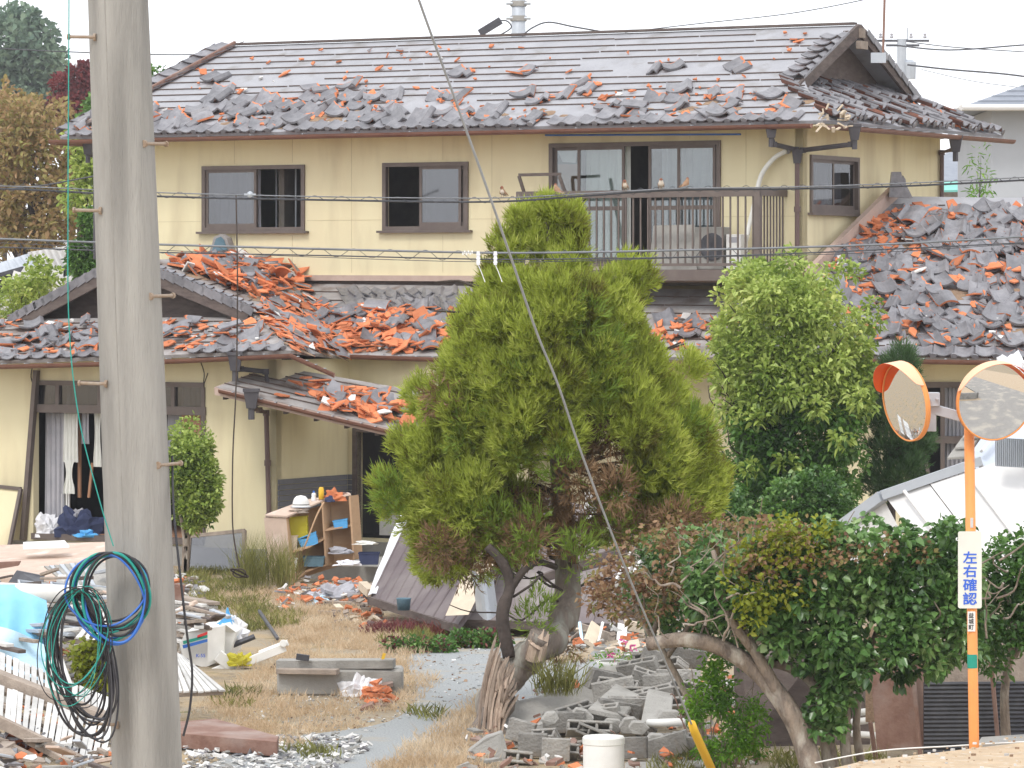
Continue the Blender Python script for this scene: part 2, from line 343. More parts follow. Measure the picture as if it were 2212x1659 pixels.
# ---- upper storey
W1 = rect(MW, 440, 362, 657, 496); W2 = rect(MW, 830, 355, 1010, 494); W3 = rect(MW, 1190, 313, 1555, 590); W4 = rect(SW, 1750, 337, 1852, 460)
W3 = (W3[0], W3[1], ZW + .22, W3[3])
wall('upper_wall', MW, 0, 12.0, ZW, ZE, [W1, W2, W3])
wall('side_wall', SW, -.0, 5.0, 2.2, ZE, [W4], th=.13)
BKp = Plane(1735, 60.0, A); BKp.o = MW.L(0, -5.0, 0)
SL = Side(MW, 11.87)
wall('side_wall', SL, .14, 4.86, 2.2, ZE, [])
wall('rear_wall', BKp, .13, 12.0, 2.2, ZE, [(10.2, 11.0, 4.9, 5.9)])
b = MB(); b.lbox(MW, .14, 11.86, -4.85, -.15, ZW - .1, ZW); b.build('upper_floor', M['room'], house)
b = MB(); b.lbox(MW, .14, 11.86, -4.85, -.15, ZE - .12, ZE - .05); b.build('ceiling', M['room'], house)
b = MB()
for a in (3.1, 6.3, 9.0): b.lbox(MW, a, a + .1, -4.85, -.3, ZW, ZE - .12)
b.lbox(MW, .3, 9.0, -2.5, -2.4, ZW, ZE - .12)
b.lbox(MW, .2, 11.8, -4.84, -4.78, ZW, ZE - .12); b.build('partition', M['room'], house)  # last sheet is an added dark lining so the rooms look dark
b = MB()     # joints of the wall boards, broken off where they meet an opening
HO_ = [W1, W2, W3]
def joint(a0, a1, z0, z1):
    for h in HO_:
        if a1 > h[0] - .04 and a0 < h[1] + .04 and z1 > h[2] - .08 and z0 < h[3] + .04:
            if z1 - z0 > a1 - a0: joint(a0, a1, z0, h[2] - .09) if h[2] - .09 > z0 else None; joint(a0, a1, h[3] + .05, z1) if z1 > h[3] + .05 else None
            else: joint(a0, h[0] - .05, z0, z1) if h[0] - .05 > a0 else None; joint(h[1] + .05, a1, z0, z1) if a1 > h[1] + .05 else None
            return
    b.lbox(MW, a0, a1, .0, .003, z0, z1)
for px in (507, 632, 760, 1063, 957): a, z = MW.sz(px, 320); joint(a, a + .005, ZW + .1, ZE - .06)
for a in (.91, 1.82): joint(a, a + .005, ZW + .1, ZE - .06)
joint(0, 12, 5.02, 5.025)
b.build('wall_joints', M['joint'], house)
window(MW, W1, sashes=((.0, .53, 0.0), (.47, .53, .03)), curt=((.04, .5, 'curt'),), glass='frost')
w1 = MB()
for px in (598, 640):
    a, z = MW.sz(px, 400, -.5); w1.lbox(MW, a, a + .025, -.52, -.5, W1[2], W1[3])
w1.build('inner_screen', M['greym'], house)
window(MW, W2, sashes=((.42, .95, 0.0), (.46, .99, .03)), glass='frost', curt=((.5, .75, 'curt'),))
w3 = window(MW, W3, sashes=((.0, .17, .03), (.15, .44, 0.0), (.58, .78, 0.03), (.76, .99, 0.0)), mullion=.75, curt=((.17, .44, 'curtw'), (.62, .99, 'curt')), sill=False)
a0, z0 = MW.sz(1247, 500, -.1); a1, z1 = MW.sz(1197, 355, -.1)
b = MB(); b.lbox(MW, a0, a1, -.12, -.1, ZW + .1, z1); b.build('cardboard_sheet', M['card'], w3)
b = MB(); b.add([MW.pt(1202, 322, -.13), MW.pt(1246, 322, -.13), MW.pt(1243, 352, -.15), MW.pt(1216, 350, -.12)], [(0, 1, 2, 3)]); b.build('torn_plastic', M['bag'], w3, solid=.003)
window(SW, W4, sashes=((.0, .56, .03), (.5, 1, .0)), glass='frost', curt=((.05, .6, 'curt'),))
b = MB(); b.tube([MW.pt(1178, 292, .25), MW.pt(1600, 290, .25)], .014); b.build('laundry_pole', M['bluew'], house)

# ---------------------------------------------------------------- tiles
def tile_mb(kind, n=8, b=None, T=lambda v: v, w=.30, l=.34, th=.016, flip=0, seed=0):
    """a pantile, x across, +y up the slope; kind 0 whole, 1..4 broken in different ways"""
    r = random.Random(seed); b = b or MB(); xs = [i / n for i in range(n + 1)]
    prof = lambda x: .085 * ((x - .42) / .58) ** 2 if x < .88 else .085 * (.62 - ((x - .88) / .12) ** 2 * .6)
    lo = [-.5] * (n + 1); hi = [.5] * (n + 1)
    if kind == 1: hi = [.5 - .55 * x + r.uniform(-.05, .05) for x in xs]
    if kind == 2: hi = [.18 + .25 * abs(x - .6) + r.uniform(-.04, .04) for x in xs]
    if kind == 3: hi = [.45 - .7 * (1 - x) + r.uniform(-.05, .05) for x in xs]
    if kind == 4: xs = [.45 + .55 * x for x in xs]; hi = [.5 - .3 * i / n for i in range(n + 1)]
    V = []; e_ = .075 if kind else .02; R_ = 3
    for i, x in enumerate(xs):
        z = prof(x)
        for y in (lo[i], max(lo[i] + .02, hi[i] - e_ * (1 + .5 * math.sin(i * 2.3))), hi[i]):
            dz = -.006 if y == hi[i] and kind else 0
            V.append(T(Vector(((x - .5) * w, y * l, z + dz)))); V.append(T(Vector(((x - .5) * w, y * l, z - th))))
    fs = []; ms = []
    for i in range(n):
        a, c = i * 6, (i + 1) * 6
        fs += [(a, c, c + 2, a + 2), (a + 2, c + 2, c + 4, a + 4), (a + 1, a + 3, c + 3, c + 1), (a + 3, a + 5, c + 5, c + 3), (a, a + 1, c + 1, c), (a + 4, c + 4, c + 5, a + 5)]; ms += [0, 1 if kind else 0, 1, 1, 0, 1 if kind else 0]
    e = n * 6
    fs += [(0, 2, 3, 1), (2, 4, 5, 3), (e, e + 1, e + 3, e + 2), (e + 2, e + 3, e + 5, e + 4)]; m0 = 1 if kind in (1, 4) else 0; m1 = 1 if kind == 3 else 0; ms += [m0, m0, m1, m1]
    if flip: ms = [1 - m for m in ms]
    b.add(V, fs, ms); return b
def eave_row(name, pA, pB, down, parent, w=.27, mats=None, gaps=(), lift=.03, jit=.0, rows=1, l=.30):
    """a course of laid tiles between two points"""
    pA, pB = Vector(pA), Vector(pB); U = (pB - pA); n = max(1, round(U.length / w)); w2 = U.length / n; U.normalize(); D = Vector(down).normalized(); N = D.cross(U); 
    if N.z < 0: N = -N
    U2 = N.cross(D) * -1; U2 = (-D).cross(N)
    b = MB(); r = random.Random(int(pA.x * 100))
    for j in range(rows):
        for i in range(n):
            if any(g0 < (i + .5) / n < g1 for g0, g1 in gaps): continue
            c = lerp(pA, pB, (i + .5) / n) - D * (l * .42 + j * l * .8) + N * (lift + .012 * r.random() * (1 + jit * 8)); an = r.uniform(-1, 1) * jit
            u = U2 * math.cos(an) + D * math.sin(an); d2 = D * math.cos(an) - U2 * math.sin(an)
            kk = 1 if w2 > 0 else 1
            tile_mb(2 if r.random() < .25 else 0, 6, b, lambda v: c + u * v.x * (w2 * 1.06 / .30) - d2 * v.y + N * (v.z + v.y * -.03), l=l, seed=r.randint(0, 999))
            # round butt that closes the roll at the eave
            if j == 0:
                p = c + u * w2 * .46 + D * (l * .5 - .01) + N * .016
                vs = [p + u * .05 * math.cos(t) + N * .036 * math.sin(t) for t in [k * math.pi / 4 for k in range(8)]]
                b.slab(vs, D * .03, 0)
    return b.build(name, mats or [M['tilei'], M['clayf']], parent, smooth=False)
def roof_sheet(name, fn, parent, m='felt', nb=14, nu=24, nv=10, th=.05, battens=True, miss=.1, bname='roof_battens', seed=1, thick=.015):
    b = MB(); b.grid(fn, nu, nv); o = b.build(name, M[m], parent)
    md = o.modifiers.new('solid', 'SOLIDIFY'); md.thickness = th; md.offset = 1
    nrm = (fn(1, .5) - fn(0, .5)).cross(fn(.5, 0) - fn(.5, 1)).normalized()
    if nrm.z < 0: nrm = -nrm
    if battens:
        r = random.Random(seed); c = MB()
        for j in range(1, nb):
            v = j / nb; u = 0.0
            while u < .995:
                u2 = min(1, u + r.uniform(.08, .3)); dv = r.uniform(-.004, .004)
                if r.random() > miss: c.beam(fn(u, v + dv) + nrm * .012, fn(u2 - .002, v + dv + r.uniform(-.003, .003)) + nrm * .012, thick * .9, .014, nrm)
                u = u2
        c.build(bname, M['batten'], parent)
    return nrm
# normal sign helper: solidify offset needs the sheet's own normal; grid(u: left->right, v: top->down) faces up
# ---- main roof
ZG = 6.37; PI_ = .466
def RF(a, t, dz=0.0): return MW.L(a, -t, ZG + PI_ * (t + .6) + dz)      # front slope
zr_ = ZG + PI_ * 3.35
ridgeL, ridgeR = RF(11.54, 2.75), RF(.4, 2.75)
eL, eR = RF(12.6, -.6), RF(-.6, -.6)
roof = MB().build('roof', M['felt'], house)
def fr(u, v):                              # v 0 ridge .. 1 eave
    t = 2.75 - 3.35 * v; aR = .4 if t > .85 else .4 - 1.0 * (.85 - t) / 1.45; aL = 11.54 + 1.06 * v
    return RF(aL + (aR - aL) * u, t)
nf = roof_sheet('front_slope', fr, roof, nb=14, nu=40, miss=.08)
def bk(u, v):
    t = 2.75 + 3.35 * v; return MW.L(.4 + (11.54 + 1.06 * v - .4) * u, -t, zr_ - PI_ * 3.35 * v)
roof_sheet('rear_slope', bk, roof, battens=False)
def lh(u, v): return lerp(MW.L(11.54, -2.75, zr_), lerp(MW.L(12.6, -6.1, ZG), eL, u), v)
roof_sheet('hip_slope', lh, roof, battens=False)
zs_ = ZG + .6                              # side skirt under the gable
def sk(u, v):
    t = (.85 - 1.45 * v) * (1 - u) + (4.65 + 1.45 * v) * u; a = .78 - 1.38 * v
    return MW.L(a, -t, ZG + .64 * (1 - v))
ns = roof_sheet('side_slope', sk, roof, battens=False, nu=10)
b = MB(); q = [MW.L(.76, -.5, zs_ - .12), MW.L(.76, -5.0, zs_ - .12), MW.L(.76, -2.75, zr_ - .06)]; b.slab(q, MW.u * .06); b.build('gable_wall', M['fascia'], roof)
b = MB()                                   # barge boards
for t in (.62, 4.88):
    p, q = MW.L(.36, -t, zr_ - PI_ * abs(2.75 - t) - .06), MW.L(.36, -2.75, zr_ - .06)
    b.beam(p, q, .05, .17)
b.build('barge_board', M['fascia'], roof)
b = MB(); b.beam(MW.L(.28, -2.75, zr_ - .12), MW.L(.8, -2.75, zr_ - .12), .12, .14); b.beam(MW.L(.3, -2.6, zr_ - .3), MW.L(.32, -2.9, zr_ - .3), .08, .12); b.build('ridge_beam_end', M['wood'], roof)
b = MB(); b.beam(RF(11.54, 2.75, .03), RF(.42, 2.75, .03), .14, .035); b.build('ridge_board', M['fascia'], roof)
# verge tiles on the gable slopes and on the left hip
def chain(name, p, q, n, wid, parent, side, skip=(), w=.26, l=.27):
    b = MB(); p, q = Vector(p), Vector(q); D = (q - p).normalized(); S = Vector(side).normalized(); N = S.cross(D)
    if N.z < 0: N = -N
    r = random.Random(n)
    for i in range(n):
        if i in skip: continue
        c = lerp(p, q, (i + .5) / n) + N * (.05 + r.random() * .015); an = r.uniform(-.12, .12); u = S * math.cos(an) + D * math.sin(an)
        tile_mb(0, 6, b, lambda v: c + u * v.x * (wid / .3) - D * v.y * (l / .34) + N * (v.z * 1.1 - v.y * .16), seed=i)
        b.slab([c + u * wid * .5 - D * .13 + N * .02, c + u * wid * .5 + D * .13 - N * .01, c + u * wid * .5 + D * .13 - N * .1, c + u * wid * .5 - D * .13 - N * .08], u * .014, 0)
    return b.build(name, [M['tilei'], M['clayf']], parent)
chain('verge_tiles', RF(.52, 2.35), RF(.52, .8), 7, .34, roof, -MW.u)
chain('verge_tiles', MW.L(.46, -2.95, zr_ - .1), MW.L(.46, -5.0, zr_ - PI_ * 2.25), 8, .28, roof, -MW.u)
chain('hip_tiles', RF(11.60, 2.75), RF(12.50, -.45), 13, .44, roof, MW.u + MW.n * .3, l=.38)
b = MB(); b.beam(RF(11.45, 2.7, .07), RF(12.35, -.5, .07), .05, .07); b.build('hip_batten', M['rust'], roof)
eave_row('eave_tiles', RF(12.45, -.62), RF(-.2, -.62), RF(5, -.6) - RF(5, 0), roof, gaps=((.845, .86), (.30, .315), (.665, .685)), jit=.07)
# side skirt: short runs of laid tiles seen along their edges
def skirt_rows():
    b = MB(); r = random.Random(5); D = (sk(.5, 1) - sk(.5, 0)).normalized(); U = (sk(1, .5) - sk(0, .5)).normalized(); N = ns
    for j in range(6):
        v = .06 + j * .165; n = int(19 + v * 6)
        for i in range(n):
            u = (i + .5) / n
            pr = .92 if j in (0, 5) else (.74 if j == 1 else .66)
            if r.random() > pr: continue
            c = sk(u, v) + N * (.05 + r.random() * .04) + D * r.uniform(-.05, .05); an = r.uniform(-.18, .18)
            uu = U * math.cos(an) + D * math.sin(an); dd = D * math.cos(an) - U * math.sin(an)
            tile_mb(r.choice((0, 0, 0, 1, 2)), 6, b, lambda q: c + uu * q.x * .92 - dd * q.y * .95 + N * (q.z * 1.5 - q.y * .1), seed=i + j * 50)
            if j == 5: b.lathe(c + D * .17 + uu * .12, [(0, .0), (.045, .0), (.05, .02), (0, .021)], 8, 0, D)
    b.build('side_tiles', [M['tilei'], M['clayd']], roof)
skirt_rows()
b = MB(); c0 = MW.pt(1800, 252, .62)       # broken corner plaster and torn boards
for i in range(26):
    p = c0 + Vector((rnd.uniform(-.2, .25), rnd.uniform(-.1, .1), rnd.uniform(-.18, .12))); b.beam(p, p + Vector((rnd.uniform(-.1, .14), rnd.uniform(-.05, .05), rnd.uniform(-.09, .09))), .05, .02)
b.build('broken_corner', M['woodp'], roof)
# soffit, fascia, gutters
b = MB(); b.slab([MW.L(12.55, .58, ZG - .06), MW.L(-.56, .58, ZG - .06), MW.L(-.56, -.01, ZG - .03), MW.L(12.55, -.01, ZG - .03)], (0, 0, -.02)); b.slab([MW.L(-.56, .6, ZG - .06), MW.L(-.56, -6.05, ZG - .06), MW.L(.01, -6.0, ZG - .03), MW.L(.01, 0, ZG - .03)], (0, 0, -.021))
b.slab([MW.L(12.58, .58, ZG - .063), MW.L(12.58, -6.0, ZG - .06), MW.L(11.9, -6.0, ZG - .033), MW.L(11.9, .3, ZG - .033)], (0, 0, -.02))
b.build('soffit', M['wall'], roof)
def gutter(p, q, parent, r=.055, sag=0.0, mk='gutter', n=14, brk=True):
    b = MB(); pts = [lerp(p, q, i / n) - Vector((0, 0, sag * math.sin(math.pi * i / n))) for i in range(n + 1)]
    ax = (q - p).normalized(); sd = ax.cross(Vector((0, 0, 1))).normalized()
    for off in (0, 1):
        pass
    base = len(b.v); K = 7
    for c in pts:
        for k in range(K): t = math.pi * k / (K - 1); b.v.append(c + sd * math.cos(t) * r - Vector((0, 0, 1)) * math.sin(t) * r * 1.15)
    for i in range(len(pts) - 1):
        for k in range(K - 1): b.f.append([base + i * K + k, base + i * K + k + 1, base + (i + 1) * K + k + 1, base + (i + 1) * K + k]); b.m.append(0)
    for i in range(1, n, 1):
        b.beam(pts[i] - sd * (r + .004) + Vector((0, 0, .012)), pts[i] + sd * (r + .004) + Vector((0, 0, .012)), .018, .008, mi=1)
    return b.build('gutter', [M[mk], M['greym']], parent, smooth=False, solid=.006)
gutter(MW.L(12.72, .69, ZG - .06), MW.L(-.45, .69, ZG - .05), roof)
gutter(MW.L(-.69, .55, ZG - .07), MW.L(-.69, -6.25, ZG - .07), roof)
gutter(MW.L(12.69, .6, ZG - .07), MW.L(12.69, -6.1, ZG - .07), roof)
def hopper(c, parent, s=1.0):
    b = MB(); b.hexa([c + Vector((x * .055 * s, y * .05 * s, -.13 * s)) for x, y in ((-1, -1), (1, -1), (1, 1), (-1, 1))], [c + Vector((x * .085 * s, y * .075 * s, .06 * s)) for x, y in ((-1, -1), (1, -1), (1, 1), (-1, 1))])
    b.hexa([c + Vector((x * .095 * s, y * .085 * s, .06 * s)) for x, y in ((-1, -1), (1, -1), (1, 1), (-1, 1))], [c + Vector((x * .095 * s, y * .085 * s, .1 * s)) for x, y in ((-1, -1), (1, -1), (1, 1), (-1, 1))])
    b.tube([c - Vector((0, 0, .12 * s)), c - Vector((0, 0, .26 * s))], .038 * s)
    return b.build('rain_hopper', M['pipe'], parent)
def downspout(pts, parent, mk='pipe', r=.036, k=0):
    b = MB(); b.tube(pts, r, 10)
    for p in pts[1:-1]: b.tube([Vector(p) - Vector((0, 0, .04)), Vector(p) + Vector((0, 0, .04))], r * 1.35, 10)
    return b.build('downspout', M[mk], parent, smooth=False)
hopper(MW.pt(1666, 278, .62), roof); hopper(MW.pt(1846, 283, .3), roof); hopper(MW.pt(190, 316, .5), roof); hopper(SW.pt(2064, 308, .62), roof, 1.1)
jn = MW.pt(1722, 332, .1)
downspout([MW.pt(1666, 296, .62), MW.pt(1672, 312, .55), jn + Vector((-.02, 0, .06)), jn], roof)
downspout([MW.pt(1846, 300, .3), MW.pt(1838, 312, .25), jn + Vector((.08, 0, .05)), jn], roof)
b = MB(); b.hexa([jn + Vector((x, y, -.14)) for x, y in ((-.05, -.05), (.05, -.05), (.05, .05), (-.05, .05))], [jn + Vector((x * 1.5, y * 1.4, .06)) for x, y in ((-.05, -.05), (.05, -.05), (.05, .05), (-.05, .05))]); b.build('pipe_junction', M['pipe'], roof)
downspout([jn - Vector((0, 0, .1)), jn - Vector((0, 0, .8)), jn - Vector((0, 0, 1.72))], house, 'pipeb')
downspout([MW.pt(190, 330, .5), MW.pt(195, 334, .3), MW.pt(206, 336, .1), MW.pt(206, 560, .06)], roof)
downspout([SW.pt(2066, 318, .6), SW.pt(2060, 322, .5), SW.L(4.94, .05, SW.sz(2030, 330)[1]), SW.L(4.94, .05, 4.0)], roof, 'pipeb')
# ---- balcony
bo = .92; aR, _ = MW.sz(1642, 420, bo); aL, _ = MW.sz(1116, 420, bo); zt = MW.sz(1500, 412, bo)[1]; zb_ = MW.sz(1600, 582, bo)[1]
bal = MB(); bal.lbox(MW, aR, aL, .01, bo, zb_ - .16, zb_); bal = bal.build('balcony', M['alu'], house)
b = MB(); b.lbox(MW, aR - .0, aL, bo - .05, bo + .012, zt - .09, zt + .02); b.lbox(MW, aR, aR + .06, .01, bo - .05, zt - .08, zt + .02); b.lbox(MW, aL - .06, aL, .01, bo - .05, zt - .08, zt + .02)
b.lbox(MW, aR, aL, bo - .04, bo + .005, zb_ + .05, zb_ + .09); b.build('rail', M['alu'], bal)
for a in (aR, aL - .09): MB().lbox(MW, a, a + .09, bo - .06, bo + .02, zb_, zt + .01).build('post', M['alu'], bal)
b = MB(); n = 33
for i in range(1, n): a = aR + (aL - aR) * i / n; b.lbox(MW, a - .011, a + .011, bo - .03, bo - .008, zb_ + .07, zt - .05)
for i in range(1, 9): o = bo * i / 9; b.lbox(MW, aR + .02, aR + .042, o - .01, o + .012, zb_, zt - .05)
b.build('balusters', M['alu'], bal)
# ---------------------------------------------------------------- ground floor: roofs
def m_at(px, py, off): return MW.pt(px, py, off)
cTL, cTR = m_at(640, 612, .02), m_at(1725, 628, .02); cBR, cBL = m_at(1640, 772, 1.65), m_at(735, 768, 2.95)
cfn = quadfn(cTL, cTR, cBR, cBL)
def sag(fn, k, s=3): return lambda u, v: fn(u, v) - Vector((0, 0, k * (math.sin(u * s * 3.1 + 1) + math.sin(u * 7.3 + v * 4)) * .5))
b = MB(); b.build('lower_roof', M['felt2'], house); lroof = house.children[-1]
nC = roof_sheet('centre_slope', cfn, lroof, 'felt2', nb=8, nu=30, miss=.2, seed=3)
gab = 1.0
A0 = LW.pt(-90, 783, .62); A1 = LW.pt(630, 757, .62); A2 = LW.pt(548, 684, -gab); A3 = LW.pt(-90, 690, -gab)
afn = quadfn(A3, A2, A1, A0); nA = roof_sheet('wing_front_slope', afn, lroof, 'felt2', nb=7, nu=24, miss=.2, seed=4)
ap = LW.pt(268, 562, -gab); rE = P(505, 556, 64.62); b2 = MW.pt(655, 606, .02); v0 = LW.pt(545, 676, -gab); v1 = P(740, 770, 60.4)
f1 = quadfn(ap, rE, b2, v0); f2 = quadfn(v0, b2, v1, A1)
nB = roof_sheet('wing_side_slope', f1, lroof, 'felt2', nb=9, nu=16, miss=.2, seed=5)
roof_sheet('wing_valley_slope', f2, lroof, 'felt2', nb=9, nu=12, miss=.3, seed=6)
f3 = quadfn(rE, ap, LW.pt(20, 699, -gab), P(20, 700, 66)); roof_sheet('wing_rear_slope', f3, lroof, 'felt2', battens=False)
b = MB(); b.slab([LW.pt(268, 575, -gab - .35), LW.pt(30, 700, -gab - .35), LW.pt(540, 684, -gab - .35)], LW.n * -.05); b.build('wing_gable_wall', M['fascia'], lroof)
b = MB(); b.beam(LW.pt(268, 574, -gab + .12), LW.pt(20, 706, -gab + .12), .06, .2); b.beam(LW.pt(268, 574, -gab + .12), LW.pt(537, 686, -gab + .12), .06, .17); b.build('wing_barge_board', M['fascia'], lroof)
b = MB()
for (p, q, n) in ((LW.pt(262, 560, -gab + .14), LW.pt(22, 690, -gab + .14), 13), (LW.pt(274, 560, -gab + .14), LW.pt(545, 672, -gab + .14), 13)):
    D = (q - p).normalized(); N = LW.n.cross(D); N = N if N.z > 0 else -N; U = D.cross(N)
    for i in range(n):
        c = lerp(p, q, (i + .5) / n); sd = LW.n
        tile_mb(0, 6, b, lambda v: c - sd * (v.x * .8 + .12) * (1) - D * v.y * .7 + N * (.03 + v.z * .8 - v.y * .12), seed=i)
        b.slab([c + sd * .01 - D * .11 + N * .075, c + sd * .01 + D * .11 + N * .045, c + sd * .01 + D * .11 - N * .07, c + sd * .01 - D * .11 - N * .04], sd * .016)
b.build('wing_verge_tiles', [M['tilei'], M['clayf']], lroof)
eave_row('wing_eave_tiles', A0 + Vector((0, 0, .01)), LW.pt(616, 758, .64), A0 - A3, lroof, gaps=((.63, .72),), jit=.05)
eave_row('centre_eave_tiles', MW.pt(980, 768, 1.68), cBR, cBR - cTR, lroof, jit=.05)
# wooden flashing where the wing roof meets the upper wall
b = MB(); b.beam(MW.pt(516, 560, .04), MW.pt(655, 602, .04), .08, .10); b.beam(MW.pt(655, 600, .04), MW.pt(1700, 605, .04), .08, .085); b.build('wall_flashing', M['trim'], lroof)
b = MB(); b.lbox(MW, MW.sz(1112, 600)[0], MW.sz(655, 600)[0], -.05, -.0, MW.sz(800, 640)[1], MW.sz(800, 606)[1]); b.build('gap_shade_strip', M['fascia'], lroof)  # dark strip paints the shade in the gap below the flashing
gutter(LW.pt(-90, 790, .72), LW.pt(628, 764, .72), lroof, sag=.02)
gutter(LW.pt(625, 763, .74), LW.pt(722, 806, .5), lroof, n=5)
gutter(MW.pt(758, 766, 3.0), cBR + MW.n * .1 - Vector((0, 0, .07)), lroof, sag=.03, n=24)
b = MB()                                    # ridge end ornament with blue sheet
c = MW.pt(476, 532, .25)
b.slab([c + Vector((x, 0, z)) for x, z in ((-.22, -.2), (-.14, 0), (-.1, .14), (0, .19), (.1, .13), (.14, 0), (.22, -.2))], MW.n * -.14); b.build('ridge_end_tile', M['felt2'], lroof)
b = MB(); b.slab([c + MW.n * .02 + Vector((x, 0, z)) for x, z in ((-.14, -.2), (-.09, 0), (-.05, .12), (.02, .15), (.07, .1), (.11, -.02), (.16, -.2))], MW.n * .012); M['tealsheet'] = mat('faded_teal_sheet', (.13, .22, .28), (.09, .16, .20), 6, .6, .4, 20); b.build('ridge_wrap', M['tealsheet'], lroof)
# ---- left wing walls
zb = .28; ztop = LW.sz(300, 772, 0)[1]
o1 = (LW.sz(442, 1158)[0], LW.sz(72, 1158)[0], LW.sz(200, 1160)[1], LW.sz(200, 826)[1])
wall('wing_wall', LW, 0, 6.2, zb, ztop, [o1], th=.14)
LS = Side(LW, 0)
wall('wing_side_wall', LS, 0, 2.2, zb, ztop - .02, [], th=.14)
b = MB(); b.lbox(LW, -.02, 6.2, -.16, .035, 0, zb); b.build('foundation', M['conc'], house)
b = MB(); b.lbox(LW, .15, 6.0, -4.2, -.2, zb + .05, zb + .12); b.build('wing_floor', M['card'], house)
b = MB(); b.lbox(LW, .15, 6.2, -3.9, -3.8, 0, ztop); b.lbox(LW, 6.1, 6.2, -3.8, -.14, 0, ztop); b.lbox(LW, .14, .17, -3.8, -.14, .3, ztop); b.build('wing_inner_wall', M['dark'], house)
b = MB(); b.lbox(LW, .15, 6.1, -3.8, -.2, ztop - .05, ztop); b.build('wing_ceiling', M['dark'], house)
# big opening: transom band above, posts, curtains
r = o1; zt_ = LW.sz(200, 884)[1]; wd = MB()
wd.lbox(LW, r[0] - .03, r[1] + .03, -.08, .03, zt_ - .06, zt_ + .06); wd.lbox(LW, r[0], r[1], -.08, .03, r[3] - .05, r[3] + .02); wd.lbox(LW, r[0], r[1], -.1, .06, r[2] - .06, r[2] + .03)
for px in (78, 125, 216, 300, 375, 440): a = LW.sz(px, 850)[0]; wd.lbox(LW, a - .03, a + .03, -.07, .025, zt_ + .06, r[3] - .05)
wd.beam(LW.pt(79, 800, .06), LW.pt(50, 1166, .06), .07, .09, LW.n); wd.lbox(LW, r[0] - .02, r[0] + .05, -.08, .028, r[2] + .03, zt_ - .06)
wdo = wd.build('window', M['alu'], house)
for p0, p1 in ((82, 122), (132, 212), (306, 370), (381, 436)):
    a0_, z_ = LW.sz(p1, 850); a1_, _ = LW.sz(p0, 850); MB().lbox(LW, a0_ - .02, a1_ + .02, -.03, -.02, zt_ + .06, r[3] - .05).build('pane', M['frost'], wdo)
    curtain(LW, a0_, a1_, zt_ + .06, r[3] - .05, -.14, M['curt'], wdo, amp=.015, waves=4)
def cur(p0, p1, y0, y1, mk, pinch=0, off=-.2, w=4): a0_, zb1 = LW.sz(p1, y1); a1_, zt1 = LW.sz(p0, y0); return curtain(LW, a0_, a1_, zb1, zt1, off, M[mk], wdo, waves=w, pinch=pinch, amp=.03)
cur(76, 118, 893, 1165, 'curt', off=-.25); cur(120, 152, 893, 1000, 'curtw', .0, w=4); cur(124, 148, 995, 1068, 'curtw', .45, off=-.16, w=3); cur(160, 176, 893, 960, 'curt', w=2); cur(186, 203, 893, 1010, 'curtw', .3, w=2); cur(345, 395, 880, 975, 'curt', w=4)
b = MB(); a0_, z_ = LW.sz(441, 883, -.1); a1_, _ = LW.sz(392, 883, -.1); b.lbox(LW, a0_, a1_, -.12, -.1, r[2], zt_ - .06); b.build('brown_shutter', M['card'], wdo)
b = MB(); b.beam(LW.pt(172, 895, -.3), LW.pt(172, 1075, -.3), .05, .03, LW.n); b.beam(LW.pt(200, 1000, -.3), LW.pt(192, 1075, -.3), .04, .03, LW.n); b.build('loose_slat', M['card'], wdo)
b = MB(); b.tube(smoothpath([LW.pt(70, 792, .004), LW.pt(67, 815, .004), LW.pt(74, 838, .004)], 4), .008, 5); b.tube(smoothpath([LW.pt(434, 783, .004), LW.pt(441, 806, .004), LW.pt(440, 830, .004), LW.pt(449, 806, .004)], 4), .007, 5); b.build('wall_crack', M['dark'], house)
# porch: recessed wall, side siding, dark doorway
PW = Plane(705, 60.9, A)
zc = PW.sz(800, 774)[1]
aD0 = PW.sz(862, 1000)[0]; aD1 = PW.sz(772, 1000)[0]
wall('porch_wall', PW, PW.sz(1130, 900)[0], PW.sz(585, 900)[0], .3, zc, [(aD0 - .7, aD1, .35, PW.sz(800, 925)[1])])
b = MB(); aq = PW.sz(596, 1060)[0]
k = 0
z = .42
while z < PW.sz(650, 1030)[1]:
    b.slab([PW.L(aq, .004, z), PW.L(aD1 + .06, .004, z), PW.L(aD1 + .06, .004, z + .07), PW.L(aq, .004, z + .07)], PW.n * .018); z += .078
b.build('siding', M['wall2'], house)
b = MB(); z = .42
while z < LS.sz(700, 1028)[1]:
    b.slab([LS.L(.03, .004, z), LS.L(1.9, .004, z), LS.L(1.9, .004, z + .07), LS.L(.03, .004, z + .07)], LS.n * .018); z += .078
b.build('siding', M['wall2'], house)
b = MB(); b.lbox(PW, aD1, aD1 + .06, -.12, .05, .35, PW.sz(800, 925)[1]); b.lbox(PW, aD0 - .7, aD1, -.12, .045, PW.sz(800, 925)[1] - .06, PW.sz(800, 925)[1]); b.build('door_frame', M['fascia'], house)
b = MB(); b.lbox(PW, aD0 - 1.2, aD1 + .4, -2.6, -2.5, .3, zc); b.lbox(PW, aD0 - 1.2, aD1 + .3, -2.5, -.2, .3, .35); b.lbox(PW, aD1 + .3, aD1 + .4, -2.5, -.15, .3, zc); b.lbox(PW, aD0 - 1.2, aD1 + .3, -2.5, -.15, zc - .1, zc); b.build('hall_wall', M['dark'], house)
b = MB(); b.lbox(PW, aD0 - .02, PW.sz(818, 1000)[0], -.06, -.02, .4, PW.sz(830, 1072)[1]); b.build('door_leaf', M['whited'], house)
